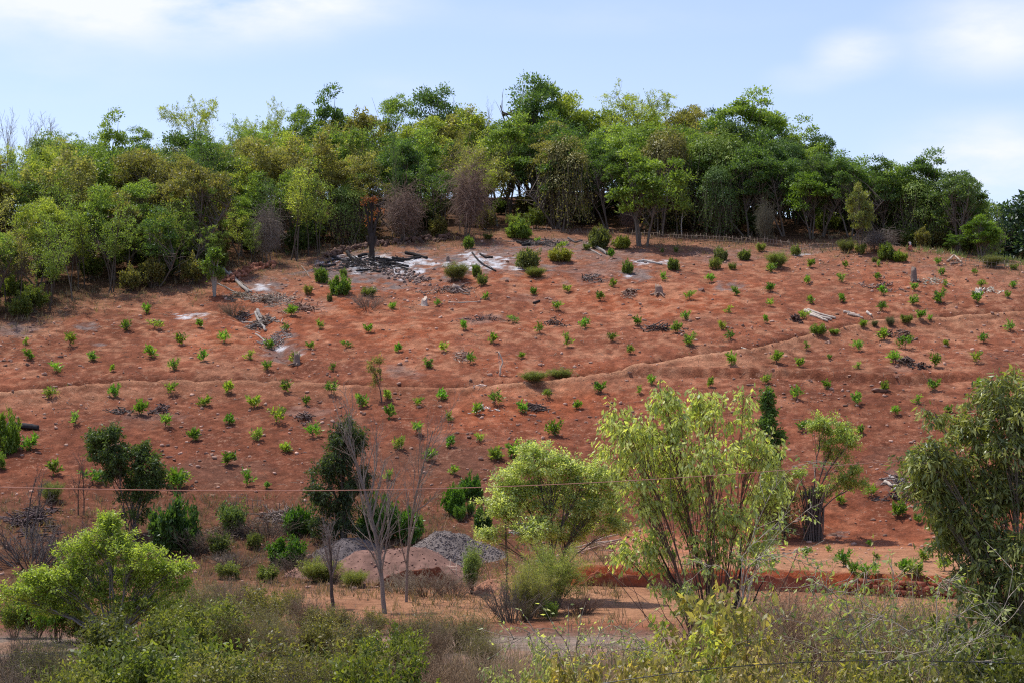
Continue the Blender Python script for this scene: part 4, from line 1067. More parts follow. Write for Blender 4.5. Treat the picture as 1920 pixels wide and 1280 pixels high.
lobed(5, 'dark_tree', 'tall dark green tree with irregular lobes behind the bare twin-stemmed tree', foot(645, 118),
      [(650, 805, 40, 32, 0, 1.4), (668, 830, 34, 30, .5, 1), (635, 835, 30, 30, -.5, .9), (640, 870, 30, 16, 0, .7), (605, 880, 30, 16, .4, .7), (660, 905, 38, 26, 0, 1), (595, 915, 30, 22, -.4, .7), (645, 945, 34, 26, 0, .9), (615, 985, 42, 24, .5, .9), (680, 885, 18, 14, 0, .3), (600, 948, 24, 24, .3, .5), (655, 985, 30, 22, -.4, .6)],
      (0.073, 0.107, 0.040), (.13, .10, .08), clumps=21, cr=.55, n=16, tw=6, leaf=.22, wr=.34, fork=.45, lean=.05, droop=.7, R=.08, up=.5, clump=.3)
lobed(6, 'dark_tree', 'twin-lobed dark green tree on thin leaning stems, standing clear on the slope foot', foot(245, 119),
      [(195, 810, 34, 22, 0, 1.1), (185, 840, 30, 28, .5, .9), (215, 850, 28, 26, -.5, .8), (228, 868, 22, 26, .2, .5), (262, 838, 20, 18, .3, .5), (275, 865, 26, 26, 0, .8), (292, 880, 20, 28, -.4, .6), (250, 890, 26, 26, .4, .55), (270, 912, 30, 26, 0, .5), (200, 880, 16, 12, 0, .25), (255, 950, 36, 24, .3, .4), (300, 905, 14, 22, 0, .25), (235, 925, 22, 16, 0, .2)],
      (0.101, 0.148, 0.044), (.14, .11, .09), clumps=24, cr=.5, n=19, tw=6, leaf=.21, wr=.36, droop=.5, R=.05, up=.6, spread=1.2)
lobed(7, 'feathery_tree', 'thin feathery tree with pale sprays above a thick creeper-wrapped trunk', ground(1524, 1012),
      [(1545, 788, 34, 20, 0, 1), (1575, 806, 30, 16, .3, .8), (1590, 826, 24, 14, -.3, .6), (1560, 830, 24, 14, 0, .5), (1592, 880, 26, 18, 0, .7), (1572, 905, 24, 16, .3, .5), (1612, 900, 16, 14, 0, .3), (1500, 890, 22, 16, 0, .25), (1530, 920, 26, 20, .3, .4), (1570, 850, 20, 10, 0, .3)],
      (.38, .46, .137), (.13, .10, .085), clumps=20, cr=.5, n=17, tw=6, leaf=.17, wr=.45, droop=.3, R=.06, flat=.5, up=1.2, fork=.55, lean=.02, spread=.15)
_g = Geo(); _w = Geo(); _r = np.random.default_rng(12)
_S = np.stack([_r.normal(0, .26, 120), _r.normal(0, .2, 120), np.full(120, -.1)], 1)
tubes(_w, lines(_r, _S, np.tile([.04, 0, 1.], (120, 1)), _r.uniform(1.8, 3.6, 120), 9, .05, .0), np.full((120, 9), .035), 4, tint=_r.uniform(.2, .8, 120))
_t = [o for o in bpy.data.objects if o.name.startswith('feathery_tree') and 'creeper-wrapped' in o.get('label', '')][0]
ob('creeper', _w.build('creeper_mesh', BARK, True), _t, color=(.12, .10, .085))

lobed(13, 'creeper_column', 'narrow dark green creeper column behind the big pale-leaved tree', ground(1448, 985),
      [(1436, 738, 9, 14, 0, .4), (1440, 765, 14, 18, .2, .6), (1434, 790, 17, 20, -.2, .7), (1452, 812, 19, 20, .3, .8), (1445, 850, 24, 24, 0, .9), (1456, 890, 22, 26, .2, .8), (1440, 935, 26, 26, 0, .8), (1455, 965, 24, 20, 0, .6)],
      (.12, .21, .05), DKB, clumps=22, cr=.42, n=15, tw=6, leaf=.2, wr=.5, droop=.5, R=.07, up=.5, spread=.4)
special('creeper_column', F_DRAPE[2], 1455, 880, 0, 7.9, 'olive hazy thicket at the foot of the creeper column', (0.224, 0.224, 0.069), DKB, base=1012, wx=1.0)
TAM = bush(20, h=3.2, stems=40, spread=.5, leaf=.09, n=34, wr=.25, jit=.08, twigs=7)
special('feathery_shrub', TAM, 1035, 1022, 0, 3.1, 'soft feathery green shrub below the light green tree', (0.280, 0.316, 0.092), (.20, .16, .12), ('stems', 'crown'), base=1150, wx=1.15, cat='shrub')
special('feathery_shrub', TAM, 990, 1060, 0, 3.1, 'paler feathery shrub beside the thin upright pole', (0.302, 0.296, 0.096), (.20, .16, .12), ('stems', 'crown'), base=1160, wx=1.0, rz=2, cat='shrub')

# leafless trees
BT = bare_tree(31, h=10, r=.145, stems=1, spread=.55, n1=24, lo=.12, twig=8, lean=(-.05, 0))
special('bare_tree', BT, 722, 728, 0, 9.4, 'tall bare grey tree, thicker stem of the twin pair in mid picture', ASHB, ASHB, ('trunk', 'branches'), base=1150, wx=.85)
BT2 = bare_tree(33, h=10, r=.12, stems=1, spread=.6, n1=18, lo=.2, twig=7, lean=(-.04, 0))
special('bare_tree', BT2, 762, 745, 0, 9.4, 'tall bare grey tree, thinner stem behind the thicker one', ASHB, ASHB, ('trunk', 'branches'), base=1128, wx=.7, rz=.3)
BR = bare_tree(35, h=5, r=.13, stems=1, spread=.62, n1=30, lo=.42, twig=6, up=.12)
special('bare_tree', BR, 625, 965, 0, 4.8, 'small broom-shaped bare tree with dark stem near the sandy track', (.24, .20, .175), (.09, .068, .055), ('trunk', 'branches'), base=1142, wx=1.05)
BL = bare_tree(37, h=5, r=.07, stems=2, spread=.7, n1=9, lo=.3, twig=5, sep=.25)
special('bare_tree', BL, 152, 850, 0, 4.7, 'thin leafless dark tree on the slope foot beside the twin-lobed tree', (.14, .11, .09), (.10, .08, .065), ('trunk', 'branches'), base=965, wx=.9)
special('bare_tree', BL, 55, 870, 0, 4.7, 'crooked bare tree leaning over the grey scrub at the frame edge', (.16, .13, .11), (.10, .08, .065), ('trunk', 'branches'), base=1010, wx=1.1, rz=2.4)
lobed(9, 'slender_tree', 'small thin tree with a feathery olive top, alone on the slope', ground(716, 754),
      [(702, 684, 13, 15, 0, .5), (706, 708, 11, 10, 0, .35), (712, 672, 6, 5, 0, .2)], (0.258, 0.265, 0.069), (.15, .11, .09), clumps=22, cr=.35, n=12, tw=5, leaf=.16, wr=.3, R=.035, spread=.1)
# charred tree with scorched leaves
lobed(10, 'charred_tree', 'charred stub-armed tree with scorched orange leaves standing in white ash', ground(697, 487),
      [(697, 365, 16, 12, 0, .5), (684, 378, 8, 8, 0, .3), (712, 392, 14, 12, 0, .35), (690, 410, 10, 10, 0, .2)], (.30, .10, .05), (.045, .036, .032), clumps=14, cr=.45, n=5, tw=5, leaf=.2, wr=.4, R=.20, fork=.5, spread=.05)
_w = Geo()
_P = bez([[0, 0, -.2], [0, 0, 1.3], [0, 0, 1.3]], [[.02, 0, .8], [-.25, 0, 1.5], [.25, 0, 1.5]], [[-.03, 0, 1.5], [-.4, 0, 1.8], [.42, 0, 1.8]], [[0, 0, 2.6], [-.5, 0, 2.35], [.42, 0, 2.3]], 8)
tubes(_w, _P, np.array([.34, .16, .17])[:, None] * np.linspace(1, .6, 8)[None, :], 9, cap=True)
_t = [o for o in bpy.data.objects if o.name == 'charred_tree'][0]
ob('limb', _w.build('limb_mesh', BARK, True), _t, color=(.055, .042, .036))
# leafy tree with a pale foot among the leaning logs
lobed(11, 'broken_tree', 'short tree with dark leafy top and pale foot among leaning logs', ground(402, 556),
      [(398, 478, 16, 14, 0, .8), (392, 495, 18, 16, 0, .8), (402, 512, 16, 12, 0, .6), (410, 475, 14, 8, 0, .4)], (0.146, 0.224, 0.044), (.30, .27, .23), clumps=18, cr=.45, n=14, tw=5, leaf=.22, wr=.5, R=.16, spread=.05)

# ------------------------------------------------------------------ shrubs
SH_ROUND = [bush(40 + i, h=1.3, stems=26, spread=.75, leaf=.2, n=13, wr=.45, dome=True, twigs=5, up=-.02, rad=.5) for i in range(2)]
SH_LOOSE = [bush(50 + i, h=1.3, stems=20, spread=.9, leaf=.18, n=8, wr=.42, twigs=5) for i in range(2)]
SH_FINE = bush(54, h=1.4, stems=46, spread=.7, leaf=.12, n=14, wr=.2, twigs=6)
DRYB = bush(56, h=1.2, stems=46, spread=.9, n=0, twigs=7)
GS = (.16, .12, .09)
UP = [  # px, top, base, width factor, kind, colour, label
    (602, 502, 530, 1.0, 'r', (0.146, 0.286, 0.048), 'bright green round shrub on the bare earth before the charred tree'),
    (636, 518, 552, 1.15, 'r', (0.157, 0.306, 0.048), 'largest bright round shrub standing on dry litter'),
    (645, 502, 520, 1.0, 'l', (0.157, 0.265, 0.056), 'small loose shrub just behind the largest bright round one'),
    (690, 536, 556, 1.9, 'l', (0.168, 0.245, 0.056), 'low spreading green shrub on the litter below the ash'),
    (577, 533, 552, 1.2, 'l', (0.269, 0.306, 0.081), 'yellowish sprouting shrub among the litter'),
    (618, 548, 566, .9, 'l', (0.134, 0.184, 0.056), 'dull little shrub under the bright round one'),
    (878, 443, 466, 1.1, 'r', (0.168, 0.306, 0.048), 'bright shrub at the lip of the ash slope below the creeper dome'),
    (973, 412, 447, 1.3, 'r', (0.168, 0.296, 0.048), 'bright shrub growing below the palm-like plant'),
    (915, 436, 450, 1.6, 'l', (0.168, 0.224, 0.065), 'flat green shrub just below the forest edge in mid slope'),
    (855, 492, 526, 1.3, 'f', (0.168, 0.224, 0.060), 'dull green fine-leaved shrub between the two ash patches'),
    (893, 495, 518, .9, 'r', (0.168, 0.286, 0.056), 'small bright shrub touching the white ash patch'),
    (905, 512, 535, 1.2, 'l', (0.168, 0.255, 0.056), 'loose shrub below the white ash patch'),
    (990, 468, 505, 1.3, 'r', (0.190, 0.265, 0.081), 'big round grey-green shrub beside the white ash patch'),
    (1052, 464, 490, 1.7, 'r', (0.258, 0.326, 0.056), 'yellow-green wide shrub right of the big grey-green one'),
    (1003, 500, 520, 1.9, 'f', (0.179, 0.255, 0.056), 'low grassy shrub under the big grey-green one'),
    (1122, 428, 465, 1.05, 'r', (0.146, 0.204, 0.056), 'tall dull shrub at the head of the grey log'),
    (1166, 443, 466, 1.7, 'r', (0.246, 0.337, 0.056), 'yellow-green shrub next to the tall dull one'),
    (1144, 462, 474, 1.2, 'l', (0.168, 0.245, 0.048), 'tiny shrub between the tall dull one and the log'),
    (1100, 455, 469, 1.3, 'l', (0.168, 0.255, 0.065), 'small shrub on grey ash above the yellow-green one'),
    (1177, 488, 512, .9, 'r', (0.168, 0.275, 0.056), 'brown-footed green shrub near the pale ash spot'),
    (1262, 484, 506, 1.3, 'r', (0.134, 0.224, 0.048), 'dark shrub by the white fallen log'),
    (1242, 463, 474, 1.0, 'l', (0.179, 0.275, 0.056), 'little shrub in the row below the stick fence'),
    (1268, 461, 474, .9, 'l', (0.190, 0.275, 0.065), 'pale-centred little shrub near the stick fence'),
    (1352, 464, 490, 1.0, 'r', (0.157, 0.224, 0.069), 'bluish upper shrub of the cluster on the upper slope'),
    (1340, 482, 506, 1.2, 'l', (0.179, 0.265, 0.056), 'lower green shrub of the cluster on the upper slope'),
    (1374, 490, 506, 1.3, 'l', (0.179, 0.265, 0.056), 'trailing shrub at the end of the cluster on the upper slope'),
    (1396, 468, 488, 1.3, 'r', (0.168, 0.265, 0.056), 'pale-dotted green shrub beside the cluster on the upper slope'),
    (1458, 472, 502, 1.35, 'f', (0.179, 0.275, 0.056), 'spiky grass-like green shrub on the upper slope'),
    (1426, 454, 472, 1.3, 'l', (0.224, 0.316, 0.065), 'bright shrub against the stick fence'),
    (1492, 458, 480, 1.3, 'l', (0.190, 0.286, 0.065), 'light green shrub at the edge under the bright round tree'),
    (1614, 454, 478, 1.1, 'l', (0.224, 0.306, 0.065), 'sprouting light shrub before the grey bramble mound'),
    (1588, 448, 474, 1.3, 'f', (0.146, 0.204, 0.056), 'fine dark shrub under the dark forest edge'),
    (1662, 456, 488, 1.1, 'r', (0.134, 0.224, 0.040), 'large-leaved dark shrub below the bramble mound'),
    (1688, 470, 490, 1.5, 'r', (0.190, 0.306, 0.040), 'bright trailing shrub running down from the large-leaved one'),
    (1705, 444, 462, 1.4, 'l', (0.168, 0.255, 0.056), 'leafy spray behind the crouching person'),
    (1640, 480, 492, 1.2, 'l', (0.168, 0.235, 0.056), 'tiny shrub on litter above the sapling rows'),
    (1525, 483, 492, 1.3, 'l', (0.202, 0.286, 0.065), 'tiny green tuft beside the white ash slab'),
    (1900, 492, 506, 1.4, 'l', (0.168, 0.265, 0.048), 'leafy shrub at the far end of the slope edge'),
    (1860, 478, 500, 1.8, 'f', (0.157, 0.204, 0.065), 'dull tufted shrub at the slope edge under the last trees'),
    (1535, 605, 628, 1.7, 'l', (0.168, 0.306, 0.040), 'bright ground creeper above the terrace lip, wide patch'),
    (1565, 614, 627, 2.0, 'l', (0.179, 0.316, 0.040), 'bright ground creeper tail reaching along the terrace lip'),
    (1670, 592, 612, .9, 'f', (0.146, 0.184, 0.088), 'blue-grey upright shrub on the terrace lip'),
    (1700, 588, 606, 1.6, 'l', (0.168, 0.245, 0.048), 'small dark shrub before the end of the terrace lip'),
    (1640, 598, 612, 1.0, 'f', (0.157, 0.204, 0.088), 'tiny grey-green shrub near the log stack'),
    (1000, 697, 716, 2.3, 'f', (0.190, 0.224, 0.065), 'grassy green patch at the foot of the terrace step'),
    (1050, 692, 710, 2.2, 'f', (0.213, 0.235, 0.073), 'second grassy patch along the terrace step'),
    (560, 955, 1000, 1.2, 'r', (0.090, 0.184, 0.029), 'dark glossy shrub on the bank under the tall dark tree'),
    (715, 935, 1010, .8, 'r', (0.078, 0.163, 0.029), 'dark leafy shrub rising behind the bare twin stems'),
    (765, 960, 1012, 1.05, 'r', (0.101, 0.204, 0.029), 'dark round shrub just above the red soil heap'),
    (690, 965, 1010, .9, 'r', (0.078, 0.153, 0.029), 'dark shrub between the tall dark tree and the twin stems'),
    (852, 915, 965, .85, 'r', (0.112, 0.224, 0.029), 'bright large-leaved shrub on the dark lower slope'),
    (885, 895, 935, 1.0, 'r', (0.078, 0.163, 0.025), 'dark shrub at the wire, above the gravel heap'),
    (862, 948, 975, .9, 'l', (0.123, 0.224, 0.033), 'small leafy shrub below the bright large-leaved one'),
    (882, 940, 965, .9, 'l', (0.112, 0.204, 0.033), 'leafy sprig right of the bright large-leaved shrub'),
    (905, 955, 998, .9, 'r', (0.067, 0.133, 0.025), 'shaded dark shrub touching the light green tree'),
    (325, 945, 1030, 1.0, 'r', (0.078, 0.143, 0.036), 'tall rounded dark shrub behind the low wide tree'),
    (438, 945, 1000, 1.0, 'l', (0.157, 0.214, 0.069), 'loose grey-green shrub on the bank below the twig fence'),
    (410, 1000, 1040, 1.2, 'l', (0.134, 0.163, 0.048), 'dull shrub low on the bank before the dry grass'),
    (475, 1000, 1028, 1.1, 'l', (0.146, 0.173, 0.048), 'tiny dull shrub mid bank among brown brush'),
    (535, 1012, 1055, 1.5, 'r', (0.090, 0.173, 0.029), 'wide dark shrub at the foot of the bank'),
    (430, 1055, 1085, 1.6, 'l', (0.190, 0.214, 0.065), 'pale scrubby shrub at the bank foot'),
    (500, 1060, 1090, 1.5, 'l', (0.168, 0.204, 0.056), 'pale scrubby shrub nearer the bare broom-shaped tree'),
    (600, 1050, 1090, 1.7, 'f', (0.224, 0.245, 0.065), 'yellow-green scrub left of the red soil heap'),
    (662, 1070, 1100, 1.5, 'f', (0.235, 0.255, 0.065), 'yellow-green scrub before the red soil heap'),
    (885, 1030, 1112, .85, 'u', (0.224, 0.286, 0.105), 'upright grey-green shrub with bare feet near the gravel heap'),
    (1262, 1030, 1052, .8, 'l', (0.146, 0.245, 0.040), 'small spreading plant on the raised sandy ground'),
    (1600, 1052, 1072, 1.0, 'l', (0.168, 0.275, 0.040), 'bushy young plant beside the broken pale branch'),
    (1060, 1065, 1080, 1.7, 'l', (0.246, 0.326, 0.056), 'low bright shrub on top of the cut wall'),
    (95, 905, 940, 1.1, 'f', (0.190, 0.214, 0.073), 'thin grey-green shrub on the left bank by the crooked bare tree'),
    (8, 782, 850, .7, 'r', (0.179, 0.265, 0.040), 'green crown cut by the frame edge above the crooked bare tree'),
    (0, 850, 880, .8, 'l', (0.190, 0.286, 0.048), 'low green spray cut by the frame edge'),
    (1440, 560, 567, .1, 'l', (0.168, 0.245, 0.048), ''),
    (1420, 1015, 1040, 1.6, 'l', (0.190, 0.245, 0.056), 'small shrub behind the stems of the big pale-leaved tree'),
    (1835, 1120, 1160, 1.2, 'l', (0.134, 0.163, 0.048), 'dull shrub beside the red block wall under the long-leaved tree'),
    (1785, 950, 1030, .9, 'f', (0.134, 0.173, 0.040), 'dark rounded shrub hanging below the long-leaved tree'),
]
UPR = bush(60, h=2.3, stems=34, spread=.42, leaf=.17, n=12, wr=.3, twigs=6)
KD = {'r': SH_ROUND, 'l': SH_LOOSE, 'f': [SH_FINE], 'u': [UPR]}
HT = {'r': 1.25, 'l': 1.35, 'f': 1.5, 'u': 2.5}
for i, (px, top, base, wx, k, col, lab) in enumerate(UP):
    if not lab: continue
    pr = KD[k][i % len(KD[k])]
    special('shrub', pr, px, top + (2 if base < 640 else -2), 0, HT[k], lab, tuple(np.array(col) * np.array([1.05, .85, 1.0])) if base < 640 else col, GS, ('stems', 'crown'), base=base, wx=wx * (.55 if k == 'r' else .62 if k == 'l' else .75), rz=i * 1.3, cat='shrub')
for (px, top, base, wx, col, lab) in [(690, 548, 578, 1.5, (.24, .18, .14), 'grey heap-like dead shrub on the litter below the ash'), (440, 565, 592, 1.6, (.22, .17, .11), 'brown dead bush at the head of the gully'), (1260, 1080, 1110, 1.5, (.24, .16, .12), 'reddish dead brush under the big pale-leaved tree'),
                                      (500, 965, 1010, 1.6, (.15, .11, .085), 'brown dead brush on the bank under the twig fence'), (60, 980, 1060, 1.6, (.13, .11, .10), 'dark grey dead brush at the frame edge'), (560, 1030, 1075, 1.6, (.16, .12, .09), 'dead brush at the bank foot beside the dark shrub'), (370, 985, 1035, 1.4, (.15, .115, .085), 'reddish dead brush behind the low wide tree'),
                                      (440, 1030, 1065, 1.8, (.19, .15, .11), 'wide dead brush mid bank'), (800, 1060, 1115, 1.6, (.27, .21, .15), 'straw-coloured dead weeds before the red soil heap'), (850, 1075, 1118, 1.4, (.24, .17, .13), 'brown dead weeds around the upright grey-green shrub'), (750, 1075, 1110, 1.6, (.28, .23, .16), 'pale dead weeds around the twin stems'),
                                      (1090, 1110, 1150, 1.5, (.22, .14, .10), 'rusty dead brush beside the feathery shrub'), (960, 1085, 1165, 1.0, (.16, .13, .10), 'dark dead stems under the paler feathery shrub')]:
    special('dead_shrub', (DRYB[0], None), px, top, 0, 1.25, lab, None, col, ('stems', 'crown'), base=base, wx=wx, rz=px * .7, cat='shrub')

# ------------------------------------------------------------------ the thicket between the viewer and the track
N_OL = [bush(70 + i, h=3, stems=30, spread=.62, leaf=.18, n=7, wr=.42, twigs=8, jit=.10, clump=.5) for i in range(3)]
N_LU = [bush(75 + i, h=3, stems=26, spread=.75, leaf=.20, n=9, wr=.5, twigs=8, jit=.11, up=.0, clump=.5) for i in range(2)]
N_DRY = [bush(80 + i, h=2.6, stems=80, spread=.5, n=0, twigs=9) for i in range(2)]
N_DRYL = bush(83, h=2.7, stems=60, spread=.55, leaf=.06, n=7, wr=.4, twigs=8)
N_STK = bush(84, h=2.2, stems=130, spread=.42, leaf=.16, n=3, wr=.1, twigs=3, rad=1.6)
N_PALE = [bush(86 + i, h=3, stems=15, spread=.9, leaf=.20, n=6, wr=.45, twigs=6, droop=.9, jit=.05, clump=.5) for i in range(3)]
N_ARCH = [bush(90 + i, h=4.6, stems=22, spread=1.0, leaf=.16, n=4, wr=.40, twigs=5, droop=.6, up=-.035, jit=.04, thick=1.7) for i in range(2)]
OLG = (.195, .205, .062); LUG = (.135, .17, .045); GRG = (.19, .195, .085); PLG = (.44, .52, .21); DKG = (0.112, 0.148, 0.040)
BRN = (.24, .18, .13); GRY = (.32, .27, .215)
